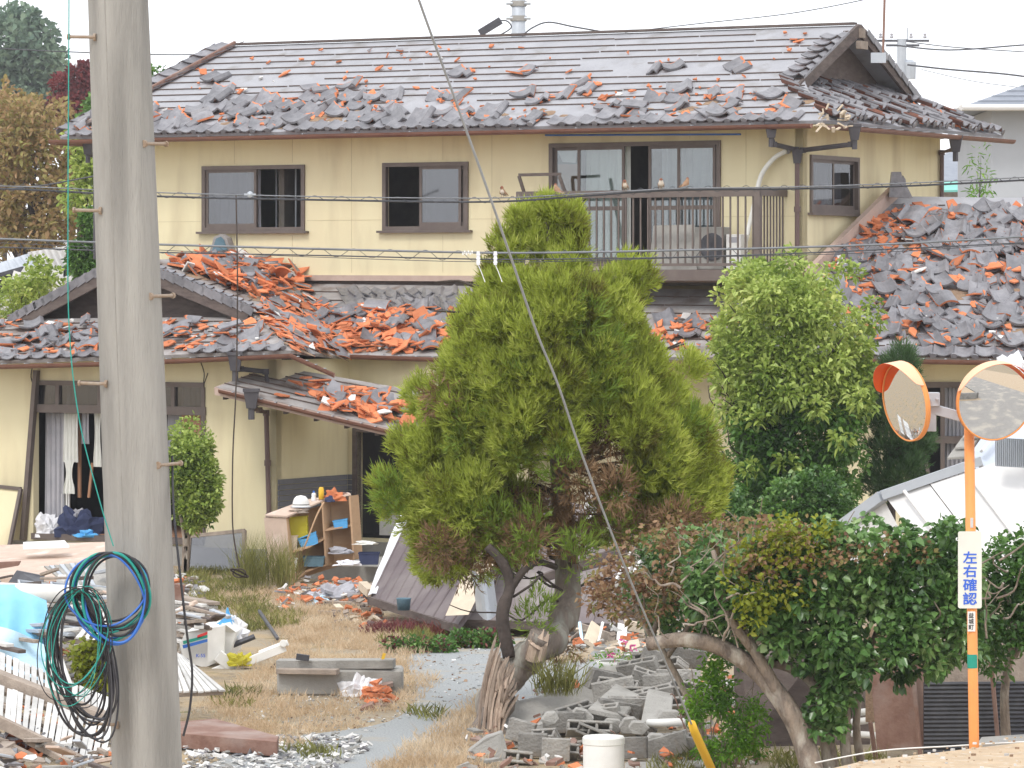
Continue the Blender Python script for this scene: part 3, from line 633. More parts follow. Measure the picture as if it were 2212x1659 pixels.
# centre and right ground floor walls (mostly behind trees)
CWp = Plane(1735, 60.0, A); CWp.o = MW.L(0, .9, 0)
a9 = CWp.sz(1760, 800)[0]; wall('centre_wall', CWp, a9, CWp.sz(1130, 800)[0], .2, 3.3, [])
b = MB(); b.lbox(CWp, a9, CWp.sz(1130, 800)[0], -.12, .03, 0, .2); b.lbox(PW, PW.sz(1130, 900)[0], PW.sz(585, 900)[0], -.12, .03, 0, .3); b.box(.3 + 4.4, 14, 58.1, 58.4, 0, .2); b.build('foundation', M['conc'], house)
# porch roof
pa, pb_, pc, pd = P(590, 790, 59.7), P(948, 852, 59.4), P(905, 940, 57.7), P(466, 836, 58.2)
pf = quadfn(pa, pb_, pc, pd); nP = roof_sheet('porch_slope', pf, lroof, 'felt2', nb=7, nu=14, miss=.15, seed=8)
b = MB(); b.beam(pd - Vector((0, 0, .06)), pc - Vector((0, 0, .06)), .05, .10); b.beam(pd - Vector((0, 0, .05)), pa - Vector((0, 0, .05)), .05, .09); b.build('porch_fascia', M['trim'], lroof)
gutter(pd + Vector((.05, -.07, -.03)), pc + Vector((0, -.07, -.03)), lroof, .045)
b = MB()
for i in range(7): q = lerp(pd, pc, .04 + i * .15) + Vector((.0, .15, -.12)); b.beam(q, q + Vector((.28, 1.3, .1)), .05, .07)
b.build('rafter', M['fascia'], lroof)
hopper(LW.pt(508, 778, .72), lroof, 1.15)
downspout([LW.pt(508, 792, .72), LW.pt(520, 797, .5), LW.pt(574, 803, .2), LW.pt(578, 830, .15)], house)
hopper(P(543, 858, 58.0), lroof, 1.2)
downspout([P(543, 880, 58.0), LW.pt(560, 886, .4), LW.pt(575, 892, .1), LW.pt(578, 1000, .06), LW.pt(581, 1115, .06), LW.pt(581, 1215, .06)], house, 'pipeb')
b = MB(); b.tube([P(740, 868, 59), P(800, 860, 59.3)], .02) ; b.build('loose_batten', M['woodp'], lroof)
# porch step
b = MB(); q = [P(640, 1232, 57.2), P(905, 1240, 56.2), P(905, 1240, 56.2) + Vector((.5, 1.9, 0)), P(640, 1232, 57.2) + Vector((.5, 1.9, 0))]; zz = .12
b.hexa([Vector((v.x, v.y, 0)) for v in q], [Vector((v.x, v.y, .2)) for v in q]); b.build('porch_step', M['conc'], house)
# ---- right wing
RW = Plane(1800, 58.3, 3)
rTL, rTR, rBR, rBL = P(1940, 424, 62.4), P(2380, 430, 62.6), P(2380, 778, 57.3), P(1640, 765, 57.6)
ZL = P(1790, 560, 60.3)
g1 = quadfn(rTL, rTR, rBR, P(1600, 765, 57.6))
nR = roof_sheet('right_wing_slope', g1, lroof, 'felt', nb=16, nu=24, miss=.1, seed=9)
eave_row('right_eave_tiles', P(1610, 768, 57.5), rBR + Vector((0, 0, 0)), rBR - rTR, lroof, jit=.04, w=.285)
gutter(P(1610, 771, 57.35), P(2380, 782, 57.2), lroof, n=16)
b = MB(); b.beam(P(1938, 408, 62.3), P(1745, 598, 59.7), .09, .2, (0, 0, 1)); b.build('right_barge_board', M['trim'], lroof)
b = MB(); c = P(1938, 396, 61.8)
b.slab([c + Vector((x, 0, z)) for x, z in ((-.12, -.2), (-.08, .17), (.06, .17), (.1, -.05), (.18, -.22))], (0, .16, 0)); b.slab([c + Vector((x, .05, z)) for x, z in ((.05, -.2), (.09, .12), (.13, .06), (.14, -.02), (.24, -.22))], (0, .1, 0)); b.build('right_ridge_end', M['tile'], lroof)
b = MB(); b.slab([P(2380, 770, 57.6), P(1760, 770, 57.6), P(1760, 762, 58.3), P(2380, 770, 58.3)], (0, 0, -.02)); b.build('right_soffit', M['wall'], lroof)
ow = (RW.sz(2080, 1060)[0], RW.sz(1975, 1060)[0], .5, RW.sz(2000, 828)[1])
ow = (RW.sz(2200, 1060)[0], RW.sz(1960, 1060)[0], .5, RW.sz(2000, 828)[1])
wall('right_wing_wall', RW, -5, .3, .2, RW.sz(2000, 774)[1], [ow])
wr = MB(); zq = RW.sz(2000, 950)[1]
for px in (1960, 1990, 2036, 2105, 2200): a = RW.sz(px, 900)[0]; wr.lbox(RW, a - .03, a + .03, -.06, .03, .5, ow[3])
wr.lbox(RW, ow[0], ow[1], -.06, .035, zq - .05, zq + .05); wr.lbox(RW, ow[0], ow[1], -.06, .035, ow[3] - .06, ow[3] + .02)
wr.beam(RW.pt(1990, 950, .05), RW.pt(2010, 1045, .05), .05, .03, RW.n)
wro = wr.build('window', M['alu'], house)
curtain(RW, RW.sz(2090, 900)[0], RW.sz(2036, 900)[0], zq + .05, ow[3] - .06, -.12, M['curt'], wro, waves=6, amp=.02); curtain(RW, RW.sz(2090, 900)[0], RW.sz(2040, 900)[0], 1.3, zq - .05, -.14, M['curt'], wro, waves=5)
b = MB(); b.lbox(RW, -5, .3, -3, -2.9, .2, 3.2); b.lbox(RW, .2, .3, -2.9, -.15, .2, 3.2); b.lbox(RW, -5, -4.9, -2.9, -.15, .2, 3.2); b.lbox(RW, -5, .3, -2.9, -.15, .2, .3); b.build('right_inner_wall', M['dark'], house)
# ---------------------------------------------------------------- loose tiles, one object each
TILES = {}
for k in range(5):
    for fl in (0, 1):
        b = tile_mb(k, 7, seed=k * 7 + 3, th=.028); o = b.build('proto', [M['clay'], M['tile']] if fl else [M['tile'], M['clay']], local=True); TILES[(k, fl)] = o.data; bpy.data.objects.remove(o)
def basis(fn, u, v):
    e = .02; U = (fn(min(u + e, 1), v) - fn(max(u - e, 0), v)).normalized(); D = (fn(u, min(v + e, 1)) - fn(u, max(v - e, 0))).normalized(); N = D.cross(U)
    if N.z < 0: N = -N
    return (-D).cross(N).normalized(), -D, N
tile_rest = MB()
def put_tile(fn, u, v, kind, flip, yaw, pitch, roll, h, label, group, s=1.0, rest=None):
    X, Y_, N = basis(fn, u, v); m = Matrix((X, Y_, N)).transposed() @ Matrix.Rotation(yaw, 3, 'Z') @ Matrix.Rotation(pitch, 3, 'X') @ Matrix.Rotation(roll, 3, 'Y')
    if flip: m = m @ Matrix.Rotation(math.pi, 3, 'Y')
    p = fn(u, v) + N * h
    if rest is not None:
        me = TILES[(kind, flip)]; rest.add([p + m @ (q.co * s) for q in me.vertices], [list(f.vertices) for f in me.polygons], [(f.material_index if not flip else f.material_index) ^ (1 if flip else 0) for f in me.polygons]); return
    o = bpy.data.objects.new('loose_tile', TILES[(kind, flip)]); COL.objects.link(o); o.matrix_world = Matrix.Translation(p) @ m.to_4x4() @ Matrix.Scale(s, 4)
    tag(o, label, 'tile', group)
def scatter(fn, n, uv, zone, spread=.45, flipp=.15, wholep=.3, hmax=.12, group=None, n_rest=0, s=1.0, seed=0, rest=None, tilt=.18):
    r = random.Random(seed)
    for i in range(n + n_rest):
        u, v = uv(r); kind = 0 if r.random() < wholep else r.choice((1, 1, 2, 3, 4)); flip = 1 if r.random() < flipp else 0
        lab = (f'roof tile lying orange side up {zone}' if flip else f'whole curved grey tile slipped {zone}' if kind == 0 else f'broken grey tile with orange edge {zone}')
        put_tile(fn, u, v, kind, flip, r.gauss(0, spread) + (.25 if r.random() < .5 else 0), r.gauss(.03, tilt), r.gauss(0, tilt * .7), .035 + r.random() ** 2 * hmax + (.05 if flip else 0), lab, group or f'loose tiles {zone}', s * r.uniform(.92, 1.06), rest if i >= n else None)
def frags(name, fn, n, uv, label, seed=0, size=(.03, .11), og=.7, hm=.05, th=.022):
    r = random.Random(seed); b = MB()
    for i in range(n):
        u, v = uv(r); X, Y_, N = basis(fn, u, v); c = fn(u, v) + N * (.02 + r.random() ** 2 * hm); m = Matrix((X, Y_, N)).transposed() @ Matrix.Rotation(r.uniform(0, 6.3), 3, 'Z') @ Matrix.Rotation(r.gauss(0, .3), 3, 'X') @ Matrix.Rotation(r.gauss(0, .3), 3, 'Y')
        sz = r.uniform(*size) if r.random() < .85 else size[1] * 1.5; k = r.choice((3, 4, 4, 5)); an = sorted(r.uniform(0, 6.28) for _ in range(k)); an = [j * 6.28 / k + r.uniform(-.4, .4) for j in range(k)]
        pl = [Vector((math.cos(a) * sz * r.uniform(.6, 1.1) * 1.3, math.sin(a) * sz * r.uniform(.5, .9), 0)) for a in an]
        q = r.random(); mi = 0 if q < og else (1 if q < .95 else 2)
        pts = [c + m @ p for p in pl]; b.slab(pts, m @ Vector((0, 0, th)), mi, 0 if mi < 2 else 2)
    o = b.build(name, [M['clayf'], M['tilei'], M['plaster']]); tag(o, label, 'rubble', kind='stuff'); return o
def mudpatch(fn, n, uv, seed, parent, sz=.2):
    r = random.Random(seed); b = MB()
    for i in range(n):
        u, v = uv(r); X, Y_, N = basis(fn, u, v); c = fn(u, v) + N * .004; k = 9; s_ = sz * r.uniform(.4, 1.3)
        pts = [c + X * math.cos(j * .698) * s_ * r.uniform(.6, 1.3) + Y_ * math.sin(j * .698) * s_ * r.uniform(.4, .8) for j in range(k)]; b.add(pts + [c + N * .03], [(j, (j + 1) % k, k) for j in range(k)])
    tag(b.build('clay_bedding', M['mud'], parent), kind='stuff')
SL_ = []
_r = random.Random(9)
for v_, pa_, pb2 in ((.92, .8, .5), (.835, .8, .5), (.745, .66, .3), (.65, .5, .24), (.54, .2, .14), (.42, .08, .1)):
    for i in range(31):
        u_ = (i + .5 + _r.uniform(-.3, .3)) / 32
        if _r.random() < (pa_ if u_ < .52 else pb2): SL_.append((u_, v_ + _r.uniform(-.025, .025)))
_r.shuffle(SL_)
def uvm(r):
    return SL_.pop()
def uvm_old(r):
    q = r.random(); u = r.uniform(.02, .97)
    if q < .62: v = r.uniform(.72, .95)
    elif q < .9: v = r.uniform(.55, .8); 
    else: v = r.uniform(.3, .6)
    if q < .5 and r.random() < .5: u = r.uniform(.03, .5)
    return u, v
scatter(fr, min(98, len(SL_)), uvm, 'on the upper storey roof', .42, .03, .3, .05, 'tiles slipped on the upper roof', seed=2, tilt=.13, s=1.2)
frags('tile_fragments', fr, 230, lambda r: (r.uniform(.02, .97), r.choice((r.uniform(.08, .97), r.uniform(.7, .97)))), 'small orange chips of broken tile sprinkled over the upper roof', 3, (.02, .065), .9, .02)
frags('tile_fragments', sk, 90, lambda r: (r.random(), r.uniform(.2, .95)), 'orange and grey chips among the tile rows below the right gable', 31, (.03, .08), .8, .05)
mudpatch(fr, 60, lambda r: (r.uniform(0, 1), r.uniform(.8, .97)), 4, roof, .14)
# left wing, front slope (u follows the picture from the left frame edge)
scatter(afn, 46, lambda r: (r.uniform(.12, .97), r.uniform(.15, .86)), 'on the front slope of the left wing', .5, .12, .4, .12, 'tiles slipped on the left wing front', seed=5)
frags('tile_fragments', afn, 170, lambda r: (r.uniform(.1, .97), r.uniform(.1, .95)), 'orange and grey chips scattered on the left wing front slope', 6, (.03, .09), .6, .05)
# left wing right slope and valley, piled with orange debris
def uvB(r): u = r.uniform(.25, 1); return u, min(.97, max(.03, r.uniform(.1, 1)))
def uvV(r): return r.uniform(.05, .98), r.uniform(.02, .97)
def uvC(r): u = abs(r.gauss(0, .2)); return min(.98, u), r.uniform(.28 + .1 * r.random(), .97)
scatter(f1, 18, lambda r: (r.uniform(.3, .95), r.uniform(.1, .9)), 'in the heap on the wing right slope', .9, .45, .2, .16, 'tiles heaped on the wing right slope', seed=7, n_rest=36, rest=tile_rest, tilt=.35)
scatter(f2, 14, uvV, 'in the roof valley', .9, .45, .2, .14, 'tiles heaped in the roof valley', seed=8, n_rest=22, rest=tile_rest, tilt=.35)
scatter(cfn, 30, uvC, 'on the roof above the porch', .6, .3, .45, .14, 'tiles heaped above the porch', seed=9, n_rest=22, rest=tile_rest, tilt=.3)
scatter(cfn, 6, lambda r: (r.uniform(.68, .95), r.uniform(.3, .8)), 'on the low roof below the balcony', .6, .2, .5, .1, 'tiles below the balcony', seed=10)
frags('tile_fragments', f1, 420, uvB, 'heap of broken orange tile shards on the right slope of the left wing', 11, (.05, .14), .68, .14)
frags('tile_fragments', f2, 330, uvV, 'heap of broken orange tile shards filling the roof valley', 12, (.05, .13), .75, .12)
frags('tile_fragments', cfn, 560, lambda r: (min(.97, abs(r.gauss(0, .2))), r.uniform(.38, .96)), 'broken orange tile shards strewn over the roof above the porch', 13, (.04, .12), .72, .12)
frags('tile_fragments', cfn, 130, lambda r: (r.uniform(.6, .97), r.uniform(.45, .96)), 'orange tile chips strewn on the low roof below the balcony', 14, (.03, .10), .75, .05)
mudpatch(f1, 40, uvB, 15, lroof, .25); mudpatch(f2, 30, uvV, 16, lroof, .25); mudpatch(cfn, 40, uvC, 17, lroof, .22)
_r = random.Random(77)
for v_ in (.16, .27, .37):
    for i in range(9): put_tile(cfn, .10 + i * .026 + _r.uniform(-.003, .003), v_ + _r.uniform(-.02, .02), 0, 0, _r.gauss(.05, .12), _r.gauss(-.04, .05), _r.gauss(0, .06), .06, 'whole curved grey tile still lying in a row under the upper wall', 'tiles in rows under the upper wall', 1.08)
# porch roof
scatter(pf, 10, lambda r: (r.gauss(.66, .14), r.uniform(.45, .9)), 'in the heap on the porch roof', 1.2, .4, .1, .1, 'tiles heaped on the porch roof', seed=18, tilt=.3)
frags('tile_fragments', pf, 170, lambda r: (min(.97, max(.3, r.gauss(.68, .16))), r.uniform(.4, .93)), 'heap of broken orange tiles on the sagging porch roof', 19, (.05, .13), .78, .14)
# right wing: many grey tiles still lying in rough rows
def uvR(r):
    v = r.uniform(.1, .93); u = r.uniform(.04, .78); 
    if v < .35 and r.random() < .45: u = r.uniform(.35, .78)
    return u, v
scatter(g1, 60, uvR, 'on the right wing roof', .38, .09, .6, .12, 'tiles slipped on the right wing roof', seed=20, n_rest=210, rest=tile_rest, tilt=.14, s=1.08)
frags('tile_fragments', g1, 420, lambda r: (r.uniform(.03, .8), r.uniform(.08, .95)), 'orange and grey shards between the tiles on the right wing roof', 21, (.04, .11), .62, .1)
frags('tile_fragments', g1, 130, lambda r: (r.uniform(.0, .2), r.uniform(.1, .5)), 'orange shards along the left edge of the right wing roof', 22, (.05, .13), .85, .08)
mudpatch(g1, 60, lambda r: (r.uniform(.03, .8), r.uniform(.15, .9)), 23, lroof, .22)
o = tile_rest.build('loose_tile_heap', [M['tilei'], M['clayf']]); tag(o, 'further grey and orange tiles jumbled into the heaps on the low roofs', 'tiles', kind='stuff')
# ---------------------------------------------------------------- plants
NR = np.random.default_rng(11)
def mesh_np(name, V, nper, tris, mats, parent=None, loc=None, mi=None):
    """V: (K, nper, 3) instances; tris: polygon index lists within one instance (all quads)"""
    K = V.shape[0]; me = bpy.data.meshes.new(name); T = np.array(tris); org = np.array(wloc(parent)) if parent else (np.array(loc) if loc is not None else V.reshape(-1, 3).mean(0) * [1, 1, 0] + [0, 0, V[..., 2].min()])
    co = (V.reshape(-1, 3) - org).astype(np.float32); idx = (T[None] + (np.arange(K) * nper)[:, None, None]).reshape(-1)
    me.vertices.add(K * nper); me.vertices.foreach_set('co', co.ravel()); nl = len(idx); npg = K * T.shape[0]
    me.loops.add(nl); me.loops.foreach_set('vertex_index', idx.astype(np.int32)); me.polygons.add(npg); me.polygons.foreach_set('loop_start', np.arange(0, nl, T.shape[1], dtype=np.int32))
    me.polygons.foreach_set('loop_total', np.full(npg, T.shape[1], dtype=np.int32))
    for m in (mats if isinstance(mats, (list, tuple)) else [mats]): me.materials.append(m)
    me.update(); me.validate(); o = bpy.data.objects.new(name, me); COL.objects.link(o)
    if parent: o.parent = parent
    else: o.location = org
    return o
def unit(a): return a / np.maximum(np.linalg.norm(a, axis=-1, keepdims=True), 1e-9)
def leaf_arrays(pts, dirs, L, W, droop=.15, fold=.25):
    """pointed leaf, two quads folded on the midrib: 6 vertices"""
    K = len(pts); d = unit(dirs); up = unit(NR.normal(size=(K, 3)) * .6 + [0, 0, 1]); s = unit(np.cross(d, up)); n = np.cross(s, d); L = L[:, None]; W = W[:, None]
    b = pts; t = pts + d * L - [0, 0, 1] * L * droop; m1 = pts + d * L * .35; m2 = pts + d * L * .72 - [0, 0, 1] * L * droop * .4
    V = np.stack([b, m1 + s * W + n * W * fold, m2 + s * W * .7 + n * W * fold, t, m2 - s * W * .7 + n * W * fold, m1 - s * W + n * W * fold], 1)
    return V, [(0, 1, 2, 3), (0, 3, 4, 5)]
def blob_pts(c, rad, n, shell=.5, flat=None):
    d = unit(NR.normal(size=(n, 3))); r = (shell + (1 - shell) * NR.random(n) ** .6)[:, None]; return np.array(c) + d * r * np.array(rad), d
def crown(name, clumps, leaf, mat_, parent, out=.7, up=.3, droop=.2, shell=.55):
    """clumps: (centre, (rx, ry, rz), count)"""
    P_, D_ = [], []
    for c, rad, n in clumps:
        p, d = blob_pts(c, rad, n, shell); P_.append(p); D_.append(unit(d * out + [0, 0, up] + NR.normal(size=d.shape) * .55))
    P_ = np.concatenate(P_); D_ = np.concatenate(D_); K = len(P_); L = leaf[0] * NR.uniform(.6, 1.25, K); W = leaf[1] * NR.uniform(.7, 1.2, K)
    V, T = leaf_arrays(P_, D_, L, W, droop); return mesh_np(name, V, 6, T, mat_, parent)
def sil_clumps(spans, Y, thick, r0, per, seed=0, jitter=.3, yk=1.0):
    """spans: (py, x0, x1) of the outline from top to bottom in the picture; fills the body with clumps at distance about Y"""
    r = random.Random(seed); out = []; ys = [s[0] for s in spans]; k = F / Y; py = ys[0]
    while py <= ys[-1]:
        for i in range(len(spans) - 1):
            if spans[i][0] <= py <= spans[i + 1][0]: break
        a, b = spans[i], spans[i + 1]; t = (py - a[0]) / max(1, b[0] - a[0]); x0 = a[1] + (b[1] - a[1]) * t; x1 = a[2] + (b[2] - a[2]) * t; w = x1 - x0; rp = r0 * k
        nx = max(1, int(w / (rp * 1.1)))
        for j in range(nx):
            fx = (j + .5) / nx; px = x0 + rp * .6 + (w - rp * 1.2) * fx + r.uniform(-1, 1) * rp * jitter if w > rp * 1.2 else (x0 + x1) / 2
            dpt = thick * math.sqrt(max(0, 1 - (2 * fx - 1) ** 2)) * min(1, w / (2 * thick * k) * 1.3)
            for z in ((-1, 1) if dpt > r0 else (-1,)):
                c = P(px, py + r.uniform(-1, 1) * rp * jitter, Y + z * max(0, dpt - r0 * .5) * r.uniform(.75, 1.05)); s = r.uniform(.75, 1.2) * r0
                out.append((c, (s, s, s * r.uniform(.75, 1.05)), per))
        py += rp * 1.05
    return out
def branchy(b, p, q, r0, r1, n=7, wob=.06, seed=0, mi=0):
    r = random.Random(seed); p, q = Vector(p), Vector(q); pts = [lerp(p, q, i / n) + Vector((r.gauss(0, wob), r.gauss(0, wob), r.gauss(0, wob))) * (0 if i in (0, n) else 1) for i in range(n + 1)]
    pts = smoothpath(pts, 3); N = len(pts); b.tube(pts, [r0 + (r1 - r0) * i / (N - 1) for i in range(N)], 7, mi)
M['bark'] = mat('grey_brown_bark', (.26, .215, .18), (.13, .105, .09), 14, .95, 1.0, 45, stretch=(1, 1, .25), c3=(.36, .35, .30), s3=7, t3=(.5, .66))
M['barkd'] = mat('dark_bark', (.09, .07, .06), (.05, .04, .035), 9, .95, .6, 35)
M['barkp'] = mat('pale_branch', (.34, .27, .21), (.15, .12, .10), 12, .9, .9, 45, stretch=(1, 1, .4), c3=(.44, .40, .34), s3=9, t3=(.52, .7))
M['stubw'] = mat('split_heartwood', (.46, .36, .28), (.30, .22, .17), 14, .9, .9, 50, stretch=(1, 1, .15), isl=.45)
M['lcon'] = leafmat('cypress_sprays', [(.17, .14, .04), (.27, .30, .05), (.38, .45, .07), (.50, .57, .11), (.64, .67, .19)], 2.6, .5, .6, .2)
M['lcong'] = leafmat('cool_cypress_sprays', [(.13, .19, .03), (.22, .32, .05), (.34, .45, .08)], 1.5, .35, .6, .2)
M['lconr'] = leafmat('dead_and_shade_sprays', [(.12, .08, .04), (.22, .13, .065), (.34, .22, .12)], 2, .2)
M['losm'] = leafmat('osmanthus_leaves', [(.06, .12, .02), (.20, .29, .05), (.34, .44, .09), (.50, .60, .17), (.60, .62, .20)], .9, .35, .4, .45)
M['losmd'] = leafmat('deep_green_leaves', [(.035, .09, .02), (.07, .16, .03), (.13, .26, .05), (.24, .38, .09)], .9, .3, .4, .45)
M['lpine'] = leafmat('pine_needles', [(.04, .08, .03), (.07, .14, .05), (.12, .20, .07)], 2, .2)
M['lcam'] = leafmat('camellia_leaves', [(.04, .09, .03), (.09, .19, .05), (.17, .31, .09), (.36, .46, .2)], 1.6, .25, .28, .6)
M['lbrn'] = leafmat('withered_leaves', [(.10, .05, .035), (.20, .11, .06), (.34, .21, .12), (.24, .22, .07), (.14, .18, .05)], 3, .3)
M['lyel'] = leafmat('yellow_green_leaves', [(.12, .16, .01), (.26, .30, .03), (.42, .42, .06)], 2, .35)
M['lnan'] = leafmat('bright_nandina_leaves', [(.06, .15, .02), (.14, .30, .03), (.28, .46, .05)], 2, .4)
M['weed'] = leafmat('green_weeds', [(.08, .09, .03), (.17, .17, .05), (.28, .28, .08), (.40, .33, .16)], 1.2, .3)
M['dry'] = leafmat('dry_grass_blades', [(.46, .33, .20), (.60, .46, .31), (.74, .62, .46)], .8, .3, .9, .1)
M['redw'] = leafmat('dark_red_weeds', [(.12, .03, .04), (.20, .06, .06), (.26, .11, .08)], 2, .2)

# ---- the big golden-green cypress
TY = 39.0
tree = thing('cypress_tree', 'large feathery golden-green cypress with a bent trunk in front of the house', 'tree', G(1062, 1600))
def T_(px, py, dy=0.0): return P(px, py, TY + dy)
b = MB()
tp = smoothpath([P(1050, 1612, 37.3), P(1066, 1530, 37.6), P(1092, 1465, 38), P(1135, 1425, 38.3), P(1190, 1385, 38.5), P(1222, 1320, 38.8), P(1226, 1240, 39), P(1215, 1120, 39.1), P(1205, 960, 39.1), P(1190, 780, 39), P(1182, 600, 39), P(1180, 480, 39)], 6)
N_ = len(tp); rr = [.17 + .03 * math.sin(i * 1.1) - .0017 * i if i < 28 else max(.02, .15 - (i - 26) * .0031) for i in range(N_)]; b.tube(tp, rr, 14)
b.tube(smoothpath([P(1085, 1480, 38), P(1120, 1440, 38), P(1150, 1408, 37.9), P(1168, 1372, 37.8)], 4), [.15] * 5 + [.13] * 4 + [.105] * 4, 11)
o = b.build('trunk', M['bark'], tree, smooth=True)
b = MB()                                  # split wood on the stump side
for i in range(44):
    x = 1032 + i * 1.15 + rnd.uniform(-3, 3); y1 = 1385 + i * 2 + rnd.uniform(-22, 45); y0 = 1600 - rnd.random() ** 2 * 120; d0 = rnd.uniform(-.05, .05); f_ = (1600 - y0) / 200
    b.tube(smoothpath([P(x + 34 * f_, y0, 37.19 + d0 + .4 * f_), P(x + 10 + rnd.uniform(-4, 4) + 20 * f_, (y0 + y1) / 2, 37.36 + d0 + .2 * f_), P(x + 36 + rnd.uniform(-6, 6), y1, 37.66 + d0)], 4), [.014] * 3 + [rnd.uniform(.009, .02)] * 5 + [.003], 4)
for i in range(16):
    an = i * .39; q = P(1162 + 17 * math.cos(an), 1392 + 10 * math.sin(an), 37.76); b.tube([q + Vector((-.03, .03, -.12)), q, q + Vector((.03, 0, rnd.uniform(.02, .13)))], [.026, .024, .004], 4)
b.tube([P(1158, 1392, 37.8), P(1163, 1385, 37.79)], [.09, .05], 8)
b.build('split_wood', M['stubw'], tree)
b = MB()
b.tube(smoothpath([P(1100, 1420, 37.9), P(1085, 1330, 37.9), P(1102, 1265, 38), P(1085, 1215, 38), P(1052, 1180, 38)], 5), [.06] * 8 + [.05] * 8 + [.04] * 5, 8)
b.tube(smoothpath([P(1105, 1270, 38), P(1135, 1228, 38), P(1165, 1215, 38.1), P(1200, 1225, 38.3)], 5), [.035] * 8 + [.03] * 8, 7); b.tube([P(1108, 1290, 38), P(1150, 1262, 38), P(1165, 1245, 38)], .012, 5)
for i in range(34):
    i0 = rnd.randint(38, N_ - 8); p = tp[i0]; sgn = rnd.choice((-1, 1)); L_ = rnd.uniform(.5, 1.3); branchy(b, p, p + Vector((sgn * L_, rnd.uniform(-.6, .6), rnd.uniform(-.1, .5))), .028, .008, 5, .05, i)
for i in range(16):
    p = tp[rnd.randint(30, 48)]; branchy(b, p, p + Vector((rnd.uniform(-1.1, 1.1), rnd.uniform(-.5, .2), rnd.uniform(-.15, .35))), .014, .004, 5, .06, i + 60)
b.build('branches', M['barkd'], tree, smooth=True)
def sprays(name, clumps, m, parent, L=.17, nb=5, seed=0, droop=.0):
    """fans of fine forked twigs; every spray is a fan of slim blades"""
    rg = np.random.default_rng(seed); Vs = []
    for c, rad, n, dr in clumps:
        c = np.array(c); d = unit(rg.normal(size=(n, 3))); r_ = (.35 + .65 * rg.random(n) ** .7)[:, None]; p = c + d * r_ * np.array(rad)
        ax = unit(d * .75 + np.array(dr) + rg.normal(size=(n, 3)) * .3); s = unit(np.cross(ax, rg.normal(size=(n, 3)))); ln = L * rg.uniform(.6, 1.3, n)[:, None]
        for k in range(nb):
            f = k / (nb - 1) * 2 - 1 if nb > 1 else 0; st = p + ax * ln * (.1 + .5 * (1 - abs(f)) * 0.0 + .12 * k % .3); dd = unit(ax + s * f * .85 + rg.normal(size=(n, 3)) * .25); l2 = ln * (1 - .35 * abs(f)); w = .0042 * rg.uniform(.8, 1.5, n)[:, None]
            sv = unit(np.cross(dd, rg.normal(size=(n, 3)))); mid = st + dd * l2 * .55; tip = st + dd * l2 + [0, 0, .02]
            Vs.append(np.stack([st - sv * w * .5, mid - sv * w * 1.3, tip, mid + sv * w * 1.3], 1))
            # side forks
            fk = unit(dd + sv * rg.choice([-1, 1], n)[:, None] * .8); q = st + dd * l2 * .45; e = q + fk * l2 * .4; Vs.append(np.stack([q, (q + e) / 2 + dd * w * 1.2, e, (q + e) / 2 - dd * w * 1.2], 1))
    return mesh_np(name, np.concatenate(Vs), 4, [(0, 1, 2, 3)], m, parent)
def con_clumps(spans, r0, per, seed, keep=1.0, thick=1.1, holes=()):
    spans = [(y, a + 14, c - 16) for y, a, c in spans] if r0 > .15 else spans
    cs = []; r = random.Random(seed)
    for c, rad, n in sil_clumps(spans, TY, thick, r0, per, seed, .45):
        px = HX + c.x * F / c.y; py = HY - (c.z - HC) * F / c.y
        if any(((px - hx) / rx) ** 2 + ((py - hy) / ry) ** 2 < 1 for hx, hy, rx, ry in holes): continue
        if r.random() > keep: continue
        side = (px - 1190) / 400; cs.append((c, (rad[0] * .9, rad[1] * .9, rad[2] * 1.15), n, (side * .5, -.15, .55 if py < 1050 else .15)))
    return cs
top = [(455, 1175, 1215), (480, 1135, 1235), (505, 1130, 1235), (522, 1150, 1220)]
main = [(590, 1110, 1280), (615, 1040, 1375), (660, 1000, 1385), (740, 965, 1400), (800, 920, 1450), (850, 905, 1500), (900, 905, 1530), (960, 880, 1560), (1010, 860, 1565), (1060, 855, 1560), (1100, 870, 1560)]
low = [(1100, 850, 1200), (1150, 860, 1180), (1200, 880, 1090), (1235, 940, 1050)]
low2 = [(1090, 1300, 1400), (1140, 1280, 1380)]
rgt = [(930, 1370, 1560), (1000, 1345, 1575), (1060, 1345, 1570), (1120, 1370, 1540), (1160, 1380, 1480)]
hol = ((1130, 1110, 100, 60), (1300, 1080, 95, 85), (1230, 1060, 60, 90), (1180, 980, 40, 30), (1040, 1000, 35, 28), (1120, 720, 22, 18), (1400, 870, 30, 22), (1310, 990, 70, 75), (1330, 1085, 75, 50), (1150, 1060, 80, 55), (1100, 1010, 25, 30), (1215, 1150, 30, 50), (1230, 900, 25, 50))
cl_ = [(T_(px, py, rnd.uniform(-.1, .1)), (.055, .055, .085), 50, ((px - 1182) / 90, -.1, 1.1)) for px, py in ((1180, 450), (1160, 472), (1204, 464), (1138, 492), (1232, 488), (1182, 492), (1152, 520), (1214, 522), (1188, 540), (1238, 472), (1126, 474), (1170, 560), (1215, 560), (1128, 520), (1240, 512))] + con_clumps(main, .19, 125, 2, holes=hol, keep=.84) + con_clumps(low, .2, 110, 3, thick=.6, keep=.85) + con_clumps(low2, .18, 70, 4, thick=.5, keep=.7) + con_clumps(rgt, .2, 150, 5, thick=.7)
for px, py in ((1085, 540), (1075, 600), (1365, 640), (1385, 600), (1355, 590), (835, 1055), (850, 1090), (905, 860), (1240, 545), (1110, 560), (880, 965), (1490, 800)): cl_.append((T_(px, py, -.1), (.11, .11, .16), 60, ((px - 1190) / 500, -.2, .8)))
cl_ = [(c, rad, int(n * 1.25), dr) for c, rad, n, dr in cl_]
sprays('foliage', cl_, M['lcon'], tree, .13, 8, 1)
